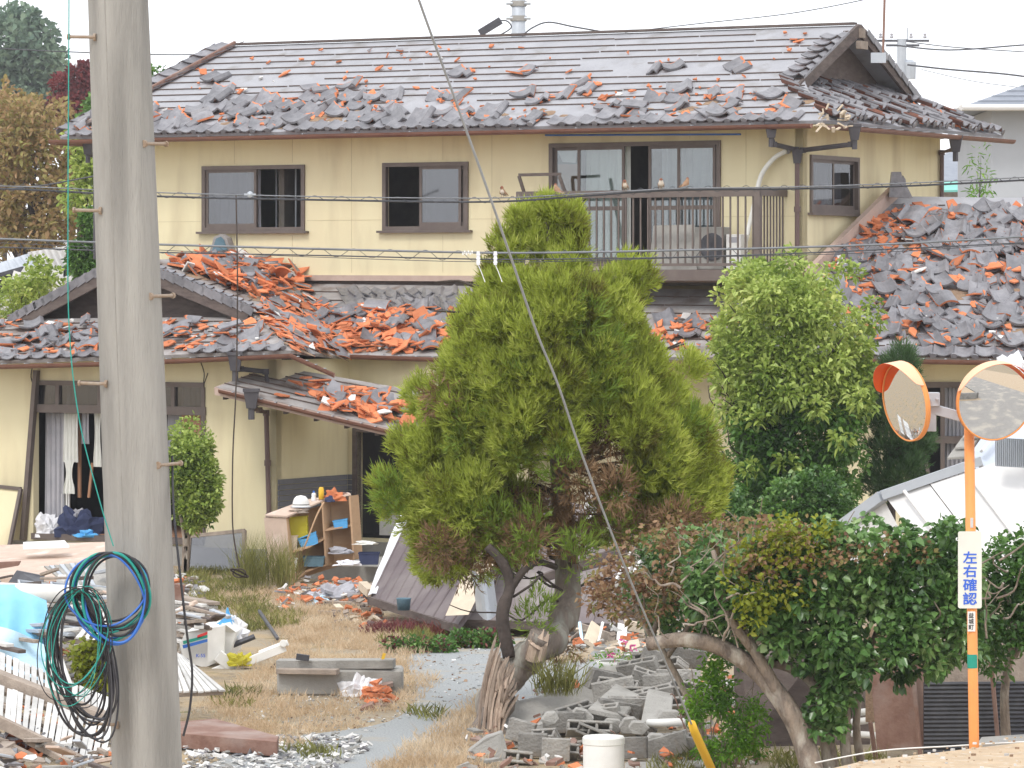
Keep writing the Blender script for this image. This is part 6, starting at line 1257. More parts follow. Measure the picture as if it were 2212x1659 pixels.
# ---------------------------------------------------------------- white machine, concrete beams
YF = 44.0
mc = thing('farm_machine', 'white farm machine hopper with red, green and blue stripes lying on its side', 'machine', G(450, 1450))
def FP(px, py, d=0): return P(px, py, YF + d)
q = [FP(392, 1398, -.1), FP(455, 1378, -.2), FP(512, 1404, 0), FP(470, 1452, 0), FP(420, 1440, -.1)]
b = MB(); b.slab([FP(388, 1392, -.1), FP(400, 1366, -.1), FP(488, 1350, -.2), FP(510, 1366, -.1), FP(494, 1420, -.1), FP(442, 1442, -.1), FP(398, 1430, -.1)], (.1, .4, .05)); hp = b.build('hopper', M['white'], mc)
M['redp'] = mat('red_stripe', (.75, .06, .06), rough=.4)
for i, (mk, y) in enumerate((('redp', 1364), ('green', 1371), ('bluew', 1380))): b = MB(); b.slab([FP(396 + i * -1 + (30 if i == 0 else 0), y + 14 - (5 if i == 0 else 0), -.215), FP(449, y, -.215), FP(449, y + 6, -.215), FP(396 + (30 if i == 0 else 0), y + 21 - (5 if i == 0 else 0), -.215)], (0, .02, 0)); b.build('stripe', M[mk], hp)
MB().slab([FP(449, 1357, -.21), FP(487, 1351, -.22), FP(485, 1412, -.2), FP(449, 1432, -.2)], (0, -.05, 0)).build('side_cover', M['white'], mc)
text('lettering', 'K-55', FP(437, 0, 0).x, FP(0, 1412, 0).z, YF - .225, .05, M['signb'], hp, .001)
b = MB(); b.beam(FP(432, 1463, -.3), FP(508, 1432, -.3), .06, .08); b.beam(FP(508, 1440, -.35), FP(616, 1398, -.3), .05, .09); b.beam(FP(560, 1412, -.28), FP(622, 1388, -.28), .06, .06); b.tube([FP(612, 1390, -.36), FP(612, 1390, -.24)], .04, 12); b.beam(FP(512, 1450, -.3), FP(530, 1495, -.5), .1, .07); b.beam(FP(470, 1415, -.3), FP(510, 1445, -.3), .08, .12); b.beam(FP(545, 1445, -.2), FP(556, 1480, -.3), .03, .04); b.build('arm', M['white'], mc, bevel=.005)
b = MB(); b.box(FP(560, 0).x, FP(600, 0).x, YF - .1, YF + .2, FP(0, 1475).z, FP(0, 1440).z); b.tube([FP(500, 1395, 0), FP(550, 1375, 0)], .03, 8); b.tube([FP(575, 1460, -.2), FP(600, 1440, -.2)], .05, 10); b.lathe(FP(585, 1460, -.15), [(.0, 0), (.1, 0), (.1, .05), (0, .05)], 14, 0, (0, -1, 0)); b.build('engine', M['steel'], mc)
crumple(FP(520, 1438, -.35), .12, .08, .12, 14, 'olive', 'cloth', 'yellow cloth draped over the arm of the white machine', 'cloth', 16, amp=.6); crumple(FP(492, 1375, 0), .09, .08, .2, 14, 'blue', 'plastic_bag', 'blue and white plastic bag beside the machine hopper', 'bag', 17, amp=.6); crumple(FP(505, 1380, .1), .12, .1, .22, 14, 'bag', 'plastic_bag', 'translucent plastic film behind the machine hopper', 'bag', 18, amp=.6)
for i in range(10): plank(384 + r_.uniform(-8, 8), 1290 + i * 10 + r_.uniform(-3, 3), 46, 440 + r_.uniform(-25, 30), 1298 + i * 10 + r_.uniform(-6, 8), 45.4, .14, .035, ('wood', 'whited', 'conc', 'whited')[i % 4], 'plank', 'short worn board in the stack directly right of the concrete pole', 'plank', 'stacked boards right of the concrete pole')
plank(383, 1296, 45, 388, 1262, 45, .1, .12, 'rust', 'brick', 'red-brown block beside the right edge of the concrete pole', 'brick')
gb = G(760, 1503); b = MB(); x0, x1 = G(600, 1500).x, G(870, 1500).x; y0 = gb.y; zt1 = P(0, 1447, y0).z
b.box(x0, x1, y0, y0 + .5, 0, zt1); one(b, 'concrete_kerb', M['conc'], 'thick low concrete block lying in the dry grass', 'concrete block', bevel=.02)
plank(600, 1434, y0 + .2, 852, 1433, y0 + .1, .24, .085, 'conc', 'concrete_beam', 'long narrow concrete beam resting on the thick low block', 'concrete beam'); plank(600, 1449, y0 + .0, 730, 1451, y0 - .1, .16, .05, 'wood', 'plank', 'grey plank lying against the front of the concrete beam'); plank(640, 1418, y0, 668, 1422, y0, .05, .06, 'steel', 'metal_bracket', 'small dark bracket on the left end of the concrete beam', 'bracket')
crumple(G(775, 1500) + Vector((0, -.1, 0)), .2, .15, .2, 18, 'bag', 'plastic_bag', 'white plastic bag lying against the thick concrete block', 'bag', 19, amp=.5); heap('brick_rubble', 'orange brick pieces against the right end of the concrete block', [(790, 1506), (842, 1503), (845, 1530), (795, 1535)], 40, (.05, .09), ['clayf', 'rust', 'clayf'], 8, .15)
b = MB(); c = P(824, 1433, y0 + .1); b.beam(c, c + Vector((.03, 0, .1)), .015, .03); one(b, 'wedge', M['yellow'], 'small orange-yellow wedge standing on the concrete beam', 'wedge')
# ---------------------------------------------------------------- left foreground heap
def slats(label, TL, TR, BR, BL, n, mk='whited', gap=.22, seed=0, frame='wood'):
    t = thing('slatted_panel', label, 'slatted panel', (lerp(BL, BR, .5).x, lerp(BL, BR, .5).y, min(BL.z, BR.z) - .05), 'white slatted panels in the rubble'); f = quadfn(TL, TR, BR, BL); nrm = (TR - TL).cross(BL - TL).normalized(); nrm = nrm if nrm.z > 0 else -nrm; r = random.Random(seed); b = MB()
    for i in range(n):
        u0, u1 = (i + gap / 2) / n, (i + 1 - gap / 2) / n; j = r.uniform(-.01, .01); v0, v1 = r.uniform(-.02, .02), 1 + r.uniform(-.03, .03); b.slab([f(u0 + j, v0), f(u1 + j, v0), f(u1 + j * .5, v1), f(u0 + j * .5, v1)], nrm * .018)
    b.build('slats', M[mk], t)
    for v in (.04, .5, .96): MB().beam(f(-.01, v) - nrm * .025, f(1.01, v) - nrm * .025, .05, .04, nrm).build('rail', M[frame], t)
    return t
YL = 36.5
slats('slatted white panel in the left foreground, the upper one behind the grey beam', P(-60, 1388, YL + .9), P(240, 1512, YL + .3), P(238, 1560, YL - .2), P(-60, 1440, YL + .4), 21, seed=1)
slats('slatted white panel at the lower left edge, below the grey beam', P(-60, 1462, YL), P(243, 1570, YL - .6), P(222, 1660, YL - 1.3), P(-60, 1535, YL - .7), 21, seed=2)
slats('small slatted white panel showing just right of the concrete pole', P(350, 1395, YL + 2.5), P(395, 1420, YL + 2.4), P(486, 1492, YL + 1.6), P(350, 1500, YL + 1.5), 9, seed=3, gap=.3)
slats('weathered slatted panel behind the cable loops beside the pole', P(210, 1325, YL + 5), P(300, 1330, YL + 5), P(300, 1400, YL + 4), P(160, 1380, YL + 4), 8, seed=4, gap=.35)
plank(-40, 1450, YL + .1, 245, 1562, YL - .5, .14, .12, 'wood', 'timber_beam', 'long grey timber beam between the slatted panels', 'beam'); plank(-40, 1540, YL - .8, 230, 1672, YL - 1.5, .05, .10, 'wood', 'timber_beam', 'grey timber edge beam below the lower slatted panel', 'beam')
for i, (a, c_) in enumerate((((-20, 1590), (200, 1700)), ((-20, 1608), (130, 1672)), ((-20, 1632), (160, 1700)), ((-20, 1655), (80, 1700)), ((60, 1600), (210, 1680)))): plank(a[0], a[1], 35.6 - i * .1, c_[0], c_[1], 35.0 - i * .1, .05, .05, 'whited' if i % 2 else 'wood', 'lath', 'long thin lath in the dark heap at the bottom left corner', 'lath', 'laths in the bottom left heap')
for i in range(14): x = r_.uniform(-10, 215); yy = 1610 + x * .25 + r_.uniform(-10, 40); put_tile(lambda u, v: P(x, yy, 35.6) + Vector((u * .3, v * .3, 0)), .5, .5, 0, 0, r_.uniform(-.4, .4), r_.uniform(.2, .8), .1, .02, 'grey curved roof tile in the dark heap at the bottom left corner', 'tiles in the bottom left heap', 1)
b = MB(); b.tube([P(-60, 1275, 42), P(180, 1284, 41.6)], .088, 24); one(b, 'white_pipe', M['white'], 'thick white pipe lying across the rubble at the left', 'pipe', smooth=True)
def drape(u, v):
    p = P(-50 + 145 * u + 10 * math.sin(v * 3), 1262 + 165 * v + 25 * u * v, 41.8 - .25 * v - .10 * math.sin(min(1, v * 5) * 1.57)); return p + Vector((0, -.05 * math.sin(u * 17 + v * 2) * v, .05 * math.sin(u * 5) * v))
tp_ = thing('tarp', 'sky blue tarpaulin draped over the thick white pipe at the left edge', 'tarp', P(30, 1440, 41.5)); MB().grid(drape, 44, 20).build('sheet', M['tarp'], tp_, smooth=True)
b = MB(); b.grid(lambda u, v: P(-50 + 150 * u, 1370 + 25 * math.sin((1 - u) * 2.2) * -1 + 90 * v + 25 * u, 41.35 - .2 * v + .05 * math.sin(u * 9 + v * 4)), 30, 10); b.build('pale_fold', M['tarpl'], tp_, smooth=True)
def board(label, q, th, mk, name='board', cat='board', group=None): return one(MB().slab([P(*v) for v in q], th), name, M[mk], label, cat, group, bevel=.004)
board('large pale pink plaster board lying flat below the wing window', [(-30, 1178, 54), (240, 1170, 53), (300, 1238, 49), (-30, 1250, 49)], (0, 0, -.06), 'plyp'); board('narrow white board on the plaster board below the wing window', [(50, 1176, 52), (140, 1172, 52), (150, 1184, 51.5), (50, 1188, 51.5)], (0, 0, .03), 'white')
board('dark wedge-shaped panel in the rubble at the left edge', [(18, 1258, 47), (36, 1232, 47), (96, 1244, 46.6), (92, 1266, 46.2)], (0, .05, .0), 'steel'); board('red-brown board end at the left edge', [(-20, 1215, 48), (45, 1212, 48), (40, 1222, 48), (-20, 1232, 48)], (0, .05, 0), 'rust')
for i in range(9): board('grey ribbed cover in the stack left of the concrete pole', [(95 + i * 11, 1226 - i * 1.2, 46.6 - i * .06), (150 + i * 11, 1232 - i * 1.5, 46.4 - i * .06), (166 + i * 9, 1276 + i * 2, 45.6 - i * .06), (140 + i * 9, 1262 + i * 2, 45.8 - i * .06)], (0, -.02, .025), 'greym' if i % 2 else 'conc', 'ribbed_cover', 'cover', 'stacked grey covers left of the pole')
for i, (x, y) in enumerate(((40, 1262), (110, 1266), (180, 1270), (90, 1310), (190, 1318))):
    t = thing('tray', ('pale grey shallow tray in the rubble around the white pipe'), 'tray', P(x + 40, y + 30, 44), 'pale trays around the white pipe'); q = [P(x, y, 44.8), P(x + 75, y + 10, 44.5), P(x + 100, y + 36, 43.6), P(x + 8, y + 24, 43.9)]
    MB().slab(q, (0, 0, -.02)).build('base', M['whited'], t); b = MB()
    for j in range(4): b.beam(q[j] + Vector((0, 0, .02)), q[(j + 1) % 4] + Vector((0, 0, .02)), .02, .06)
    b.build('rim', M['greym'], t)
board('grey-green board standing behind the cable loops', [(95, 1430, 40), (135, 1420, 40), (165, 1500, 39.5), (120, 1520, 39.5)], (0, .04, 0), 'whited'); board('broad red-brown metal-clad plank lying right of the concrete pole', [(370, 1560, 37.0), (465, 1552, 37.2), (602, 1590, 35.6), (598, 1602, 35.3), (370, 1582, 36.0)], (0, .01, -.13), 'rust', 'timber_slab', 'plank')
board('white flat board in front of the small slatted panel right of the pole', [(384, 1438, 39), (400, 1436, 39), (455, 1488, 38.4), (384, 1492, 38.4)], (0, 0, -.02), 'curtw')
# more of the grey heap round the white pipe and along the pole
for (xa_, xb_, ya_, yb_, Ya_, nn, lab_, grp_) in ((-20, 230, 1236, 1300, 45.5, 30, 'splintered grey board in the heap above the thick white pipe', 'splintered boards above the white pipe'), (382, 470, 1296, 1350, 44, 14, 'splintered board in the heap between the concrete pole and the white machine', 'splintered boards beside the pole'), (-20, 220, 1598, 1668, 35.2, 22, 'broken slat in the dark heap below the lower slatted panel', 'broken slats below the panels')):
    for i in range(nn):
        x = r_.uniform(xa_, xb_); y = r_.uniform(ya_, yb_); t__ = (y - ya_) / (yb_ - ya_); plank(x, y, Ya_ - t__ * 1.8, x + r_.uniform(-60, 75), y + r_.uniform(-16, 22), Ya_ - t__ * 1.8 - r_.uniform(0, .4), r_.uniform(.03, .13), r_.uniform(.015, .04), r_.choice(('wood', 'wood', 'whited', 'conc', 'greym', 'fascia', 'plyp')), 'plank', lab_, 'plank', grp_)
# rubble between
for i in range(46):
    x = r_.uniform(-20, 225); y = r_.uniform(1296, 1400); plank(x, y, 43 - (y - 1300) * .02, x + r_.uniform(40, 110), y + r_.uniform(-14, 20), 42.6 - (y - 1300) * .02, r_.uniform(.04, .12), .035, r_.choice(('wood', 'whited', 'conc', 'fascia', 'greym')), 'plank', 'broken board in the rubble between the white pipe and the slatted panels', 'plank', 'broken boards below the white pipe')

# ---------------------------------------------------------------- concrete block pile
def block_mesh(cut=0):
    b = MB(); L, H, W = .39, .19, .10; t = .024
    if cut: L = .24
    b.box(-L / 2, L / 2, -W / 2, -W / 2 + t, 0, H); b.box(-L / 2, L / 2, W / 2 - t, W / 2, 0, H); n = 4 if not cut else 3
    for i in range(n): x = -L / 2 + (L - t) * i / (n - 1); b.box(x, x + t, -W / 2 + t, W / 2 - t, .0 + .003, H - .003)
    return b.build('proto', M['block'], local=True, bevel=.006)
bp0, bp1 = block_mesh(), block_mesh(1); pos = []
r_ = random.Random(12)
lay = [(1120, 1590, 1), (1150, 1640, 1), (1190, 1600, 1), (1215, 1645, 1), (1245, 1612, 0), (1170, 1560, 0), (1220, 1570, 0), (1235, 1555, 0), (1262, 1540, 0), (1270, 1570, 0), (1255, 1522, 0), (1300, 1555, 0), (1330, 1548, 0), (1305, 1580, 0), (1360, 1540, 0), (1380, 1560, 0), (1330, 1500, 0), (1300, 1480, 0), (1345, 1490, 0), (1375, 1500, 0), (1400, 1480, 0), (1350, 1462, 0), (1385, 1452, 0), (1420, 1462, 0), (1440, 1490, 0), (1420, 1440, 0), (1455, 1440, 0), (1475, 1460, 0), (1465, 1480, 0), (1410, 1520, 0), (1440, 1530, 0), (1390, 1620, 0), (1430, 1600, 1), (1450, 1640, 0), (1480, 1600, 0), (1370, 1650, 1), (1500, 1640, 0), (1200, 1680, 1), (1120, 1660, 1), (1300, 1640, 1), (1395, 1425, 1), (1475, 1425, 0), (1500, 1500, 0)]
for i, (x, y, c_) in enumerate(lay):
    t_ = max(0, min(1, (1660 - y) / 240)); Y_ = 35.0 + 4.0 * t_; p = P(x, y + 12, Y_); p.z = max(p.z, .02)
    p0 = bp1 if c_ else bp0; o = p0 if p0.users_collection and i in (0, 4) else p0.copy()
    if not o.users_collection: COL.objects.link(o)
    o.name = 'concrete_block'; o.location = p; o.rotation_euler = (r_.choice((R(90), R(60), R(15), 0, R(80))) + r_.gauss(0, .18), r_.gauss(0, .2), r_.uniform(-.7, .7)); s = r_.uniform(.95, 1.05); o.scale = (s, s, s)
    tag(o, 'hollow grey concrete block lying in the pile right of the cypress trunk' if not c_ else 'broken half of a hollow concrete block low in the pile right of the trunk', 'concrete block', 'concrete blocks in the pile' if not c_ else 'broken half blocks in the pile')
# broken wall slabs
def chunk(name, label, pts, dep, mk='conc', cat='concrete slab'): return one(MB().slab(pts, dep), name, M[mk], label, cat, bevel=.012)
chunk('concrete_slab', 'smooth slanting concrete wall slab behind the block pile', [P(1040, 1560, 37.6), P(1060, 1530, 37.8), P(1290, 1480, 38.6), P(1285, 1545, 38.2), P(1110, 1590, 37.4)], (0, .16, 0)); chunk('concrete_slab', 'upright broken concrete slab with a knobbly top at the foot of the cypress', [P(1005, 1700, 35.2), P(1010, 1622, 35.2), P(1050, 1592, 35.3), P(1085, 1580, 35.4), P(1100, 1640, 35.2), P(1095, 1700, 35.2)], (0, .15, 0))
chunk('concrete_slab', 'flat grey slab lying on the block pile below the cavity blocks', [P(1270, 1528, 36.6), P(1330, 1475, 37.4), P(1382, 1500, 37.2), P(1350, 1545, 36.6)], (0, 0, -.06)); chunk('concrete_slab', 'square pale slab leaning on the right of the block pile', [P(1385, 1560, 36.2), P(1400, 1488, 36.8), P(1455, 1500, 36.8), P(1450, 1560, 36.2)], (0, .07, 0)); chunk('concrete_slab', 'grey slab at the bottom edge beside the white drum', [P(1350, 1645, 34.6), P(1540, 1640, 34.8), P(1560, 1700, 34.2), P(1350, 1700, 34.2)], (0, 0, -.08)); chunk('concrete_slab', 'small upright slab behind the block pile near the brown shrub', [P(1390, 1450, 38.5), P(1392, 1420, 38.5), P(1470, 1418, 38.8), P(1490, 1445, 38.6)], (0, .1, 0))
for i in range(14):
    c = P(1110 + r_.uniform(0, 400), r_.uniform(1540, 1655), 35.6 + r_.uniform(0, 1)); b = MB(); k = 6; s = r_.uniform(.06, .13); b.slab([c + Vector((math.cos(j * 1.047) * s * r_.uniform(.7, 1.2), r_.uniform(-.02, .02), math.sin(j * 1.047) * s * r_.uniform(.5, 1))) for j in range(k)], (0, s * 1.2, 0)); one(b, 'concrete_lump', M['conc'], 'rough broken lump of concrete among the blocks', 'concrete lump', 'concrete lumps among the blocks', bevel=.01)
for i, (a, c_, r0) in enumerate((((1460, 1512), (1492, 1620), .006), ((1330, 1590), (1326, 1640), .005), ((1475, 1560), (1510, 1640), .005))): one(MB().tube(smoothpath([P(a[0] - 12, a[1] - 12, 35.4), P(a[0], a[1], 35.4), P(c_[0], c_[1], 35.3)], 4), r0, 5), 'rebar', M['rust'], 'thin rusty reinforcing rod sticking out of the block pile', 'rod', 'rusty rods in the block pile')
dr = thing('drum', 'white cylindrical plastic pipe end with a flat cap at the bottom edge', 'pipe', P(1304, 1700, 33.4)); c = P(1304, 1690, 33.4); c.z = .3; top_z = P(1304, 1590, 33.4).z
MB().lathe(Vector((c.x, c.y, 0)), [(.165, .0), (.165, top_z - .06)], 36).build('body', M['white'], dr, smooth=True); MB().lathe(Vector((c.x, c.y, 0)), [(.166, top_z - .065), (.170, top_z - .06), (.170, top_z - .012), (.160, top_z), (.0, top_z + .004)], 36).build('cap', M['curtw'], dr, smooth=False)
for i, (a, c_, r0, lb) in enumerate((((1400, 1562), (1478, 1560), .035, 'white plastic pipe lying on the right of the block pile'), ((1850, 1540), (1940, 1528), .03, 'white pipe behind the hedge stems, the upper one'), ((1840, 1560), (1950, 1548), .03, 'white pipe behind the hedge stems, the middle one'), ((1840, 1585), (1960, 1594), .03, 'white pipe behind the hedge stems, the lowest one'), ((1440, 1590), (1500, 1592), .03, 'white plastic pipe low beside the nandina plant'))): one(MB().tube([P(a[0], a[1], 36.2), P(c_[0], c_[1], 36.0)], r0, 12), 'plastic_pipe', M['white'], lb, 'pipe', smooth=True)
# flower pot
fp = thing('flower_pot', 'white pot of trailing stems with pink flowers behind the block pile', 'flower pot', G(1325, 1462)); c = G(1325, 1462); MB().lathe(Vector((c.x, c.y, 0)), [(.0, 0), (.13, 0), (.17, .13), (.18, .16), (.15, .16)], 20).build('pot', M['white'], fp, smooth=True)
crown('leaves', [(c + Vector((0, 0, .17)), (.22, .2, .09), 90)], (.06, .01), M['lnan'], fp); M['pink'] = leafmat('pink_petals', [(.65, .08, .3), (.75, .2, .42)], 3, .2); crown('petals', [(c + Vector((dx, -.1, dz)), (.03, .03, .03), 14) for dx, dz in ((.12, .02), (-.02, .22), (.2, .3), (.02, .06), (.1, .36))], (.035, .014), M['pink'], fp)
# collapsed white shed at the right
M['shed'] = mat('white_painted_steel', (.70, .69, .68), (.64, .63, .62), 1.5, .45, c3=(.66, .63, .6), s3=2, t3=(.62, .8)); M['shedb'] = mat('pale_blue_grey_sheet', (.50, .55, .63), (.56, .60, .67), 1, .5); YD = 47.0
sd = thing('collapsed_shed', 'collapsed white steel storage shed with a pale blue-grey roof, behind the orange post', 'shed', P(2040, 1340, YD)); DP = lambda x, y, d=0: P(x, y, YD + d)
MB().slab([DP(1830, 1125, .6), DP(1906, 1073, .2), DP(1990, 1230, -.5), DP(1990, 1300, -.6), DP(1800, 1300, .5)], (0, .05, 0)).build('end_panel', M['whited'], sd)
for i, (x0, x1) in enumerate(((1912, 1952), (1955, 2004), (2006, 2085), (2087, 2240))):
    f = lambda x, t: DP(x + 125 * t, 1074 - (x - 1906) * .33 + 165 * t, -.03 * i - .8 * t + .1); MB().slab([f(x0, .03), f(x1, .03), f(x1, 1.3), f(x0, 1.3)], (0, .04, 0)).build('wall_panel', M['shed'], sd)
b = MB(); b.beam(DP(1820, 1135, .6), DP(1906, 1072, .1), .1, .12); b.beam(DP(1904, 1070, .05), DP(2120, 995, .05), .1, .10); b.build('roof_trim', M['greym'], sd)
b = MB(); 
for x in (1953, 2086): b.tube([DP(x, 1076 - (x - 1906) * .33, -.06), DP(x + 125, 1241 - (x - 1906) * .33, -.86)], .022, 6)
b.build('panel_seam', M['shed'], sd)
b = MB(); b.slab([DP(2090, 990, .5), DP(2150, 905, 1.2), DP(2300, 900, 1.2), DP(2300, 1180, -.2), DP(2210, 1140, -.1)], (0, .04, 0)); b.build('roof_sheet', M['shedb'], sd)
b = MB(); b.beam(DP(2118, 1005, .1), DP(2240, 1190, -.35), .05, .09, (0, 1, 0)); b.beam(DP(2170, 1098, -.1), DP(2300, 960, .3), .03, .06, (0, 1, 0)); b.beam(DP(2120, 975, .5), DP(2165, 915, .9), .03, .05, (0, 1, 0)); b.build('roof_frame', M['shed'], sd)
b = MB(); b.grid(lambda u, v: P(2150 + 110 * u, 945 + 62 * v + 6 * u, 46.6 - .1 * math.sin(u * 3)) + Vector((0, .012 * math.sin(u * 160), 0)), 120, 3); one(b, 'corrugated_sheet', M['greym'], 'grey corrugated sheet lying on the shed roof below the right mirror', 'metal sheet', solid=.004)
crumple(P(2190, 815, 46), .22, .2, .22, 20, 'bag', 'white_sheet', 'white plastic sheet behind the top of the right mirror', 'sheet', 21, amp=.4)
for i in range(5): board('grey flat roof slate stepped beside the shed roof', [(2046 + i * 16, 988 - i * 22, 48 + i * .05), (2088 + i * 14, 986 - i * 22, 48 + i * .05), (2100 + i * 14, 966 - i * 22, 48.1 + i * .05), (2062 + i * 16, 966 - i * 22, 48.1 + i * .05)], (0, 0, -.03), 'conc', 'roof_slate', 'slate', 'stepped slates beside the shed')
# rusty sheets and corrugated fence behind the hedge
YG = 35.4
fn_ = thing('corrugated_fence', 'low fence of grey corrugated sheet behind the mirror post', 'fence', P(2110, 1640, YG)); b = MB()
for i in range(26): z0_ = P(0, 1478, YG).z - i * .036; b.tube([Vector((P(1995, 0, YG).x, YG, z0_)), Vector((P(2330, 0, YG).x, YG + .1, z0_))], .021, 6)
b.build('sheet', M['steel'], fn_)
for px in (2000, 2170): x = P(px, 0, YG).x; MB().tube([Vector((x - .05, YG - .05, .0)), Vector((x - .13, YG - .05, P(0, 1400, YG).z))], .02, 7).build('post', M['rust'], fn_)
board('brown rusty steel plate standing between the hedge stems and the corrugated fence', [(1880, 1450, YG + .1), (1985, 1425, YG + .1), (2012, 1480, YG), (2005, 1620, YG), (1895, 1620, YG)], (0, .02, 0), 'rust', 'steel_plate', 'steel plate'); board('tall tan panel behind the hedge beside the rusty plate', [(1870, 1350, YG + .5), (2000, 1370, YG + .5), (2000, 1560, YG + .4), (1870, 1560, YG + .4)], (0, .03, 0), 'mud', 'panel', 'panel'); board('pale grey wall board behind the hedge above the corrugated fence', [(2000, 1380, YG + .9), (2300, 1370, YG + .9), (2300, 1500, YG + .9), (2000, 1500, YG + .9)], (0, .03, 0), 'wood', 'panel', 'panel')
board('long dark brown board fence behind the hedge trunks', [(1585, 1430, 36.4), (1880, 1400, 36.6), (1880, 1640, 36.4), (1590, 1640, 36.2)], (0, .03, 0), 'fascia', 'board_fence', 'fence'); board('torn brown roof fragment showing through the gap in the hedge', [(1850, 1410, 36.5), (1875, 1365, 36.8), (1925, 1375, 36.8), (1905, 1425, 36.5)], (0, .04, 0), 'rust', 'panel', 'panel'); board('dark sloping sheet behind the leaning hedge trunk', [(1600, 1415, 36), (1740, 1385, 36.3), (1760, 1420, 36), (1620, 1600, 35.8)], (0, .03, 0), 'fascia', 'panel', 'panel')
for px in (1620, 1880): one(MB().tube([P(px, 1560, 34.9), Vector((P(px + 14, 0, 34.9).x, 34.9, 0))], .02, 7), 'stake', M['rust'], f'rusty stake behind the hedge, {"left one under the leaning trunk" if px < 1700 else "right one beside the white pipes"}', 'stake')
# slabs at the road edge
board('pale concrete kerb piece on the road edge beside the mirror post', [(2120, 1592, 32.6), (2300, 1580, 33), (2300, 1604, 32.3), (2110, 1606, 32.0)], (0, 0, -.1), 'conc', 'kerb_stone', 'kerb')
one(MB().tube(smoothpath([P(x, y, 31.4) for x, y in ((1760, 1648), (1900, 1622), (2050, 1612), (2150, 1606), (2300, 1598))], 5), .006, 5), 'boundary_string', M['white'], 'thin white string stretched along the road edge', 'string')
# ---------------------------------------------------------------- balcony things
def BP(px, py, off=.5): return MW.pt(px, py, off)
ac = thing('air_conditioner', 'outdoor air conditioner unit standing on the balcony behind the bars', 'air conditioner', BP(1533, 590, .35)); a0, z1 = MW.sz(1562, 490, .5); a1, _ = MW.sz(1500, 490, .5); zf = zb_
MB().lbox(MW, a0, a1, .25, .5, zf, z1).build('casing', M['conc'], ac, bevel=.01); cc = MW.L((a0 + a1) / 2 - .06, .505, (zf + z1) / 2 + .02); MB().lathe(cc, [(.0, 0), (.19, 0), (.2, .012), (.17, .014), (.02, .006)], 28, 0, MW.n).build('fan_grille', M['steel'], ac)
a0, z1 = MW.sz(1600, 506, .5); a1, _ = MW.sz(1568, 506, .5); w_ = thing('heater_unit', 'narrow white box beside the air conditioner on the balcony', 'box', BP(1584, 590, .4)); MB().lbox(MW, a0, a1, .25, .5, zf, z1).build('body', M['white'], w_, bevel=.01); MB().lbox(MW, a0 + .05, a1 - .05, .5, .504, z1 - .12, z1 - .04).build('label_plate', M['curt'], w_)
q = [BP(1400, 585, .6), BP(1505, 585, .6), BP(1500, 485, .3), BP(1412, 487, .3)]; one(MB().slab(q, MW.n * -.015), 'grey_board', M['conc'], 'large grey-tan board leaning inside the balcony by the open door', 'board')
fr_ = MB(); 
for a, c_ in (((1120, 378), (1212, 376)), ((1121, 380), (1158, 500)), ((1208, 380), (1268, 548))): fr_.beam(BP(a[0], a[1], .8), BP(c_[0], c_[1], .6), .045, .03, MW.n)
one(fr_, 'door_frame_piece', M['fascia'], 'twisted dark metal frame leaning over the left end of the balcony rail', 'metal frame')
one(MB().tube(smoothpath([MW.pt(1700, 326, .06), MW.pt(1672, 342, .1), MW.pt(1645, 378, .12), MW.pt(1632, 430, .12), MW.pt(1618, 490, .15), MW.pt(1606, 540, .3), MW.pt(1598, 560, .4)], 6), .035, 10), 'hose', M['curtw'], 'white insulated hose curving down the wall beside the balcony', 'pipe', smooth=True)
one(MB().lathe(MW.pt(1702, 324, .01), [(.0, 0), (.055, 0), (.06, .03), (.045, .05), (.0, .05)], 16, 0, MW.n), 'hose_cover', M['curt'], 'round grey cap where the white hose enters the wall', 'cap', smooth=True)

b = MB(); r_ = random.Random(8)
for i in range(190):
    x = r_.uniform(1.9, 4.2); y = 29.0 + (x - 1.9) * 1.25 - r_.random() ** 2 * 3.2 - .1; s = r_.uniform(.005, .02); c = Vector((x, y, .62)); b.slab([c + Vector((math.cos(k * 1.57 + r_.random()) * s, math.sin(k * 1.57 + r_.random()) * s, 0)) for k in range(4)], (0, 0, s * .8), r_.choice((0, 0, 1, 2)))
tag(b.build('road_grit', [M['dirt'], M['whited'], M['mud']]), 'loose stones and clods on the tan road edge at the lower right', 'grit', kind='stuff')
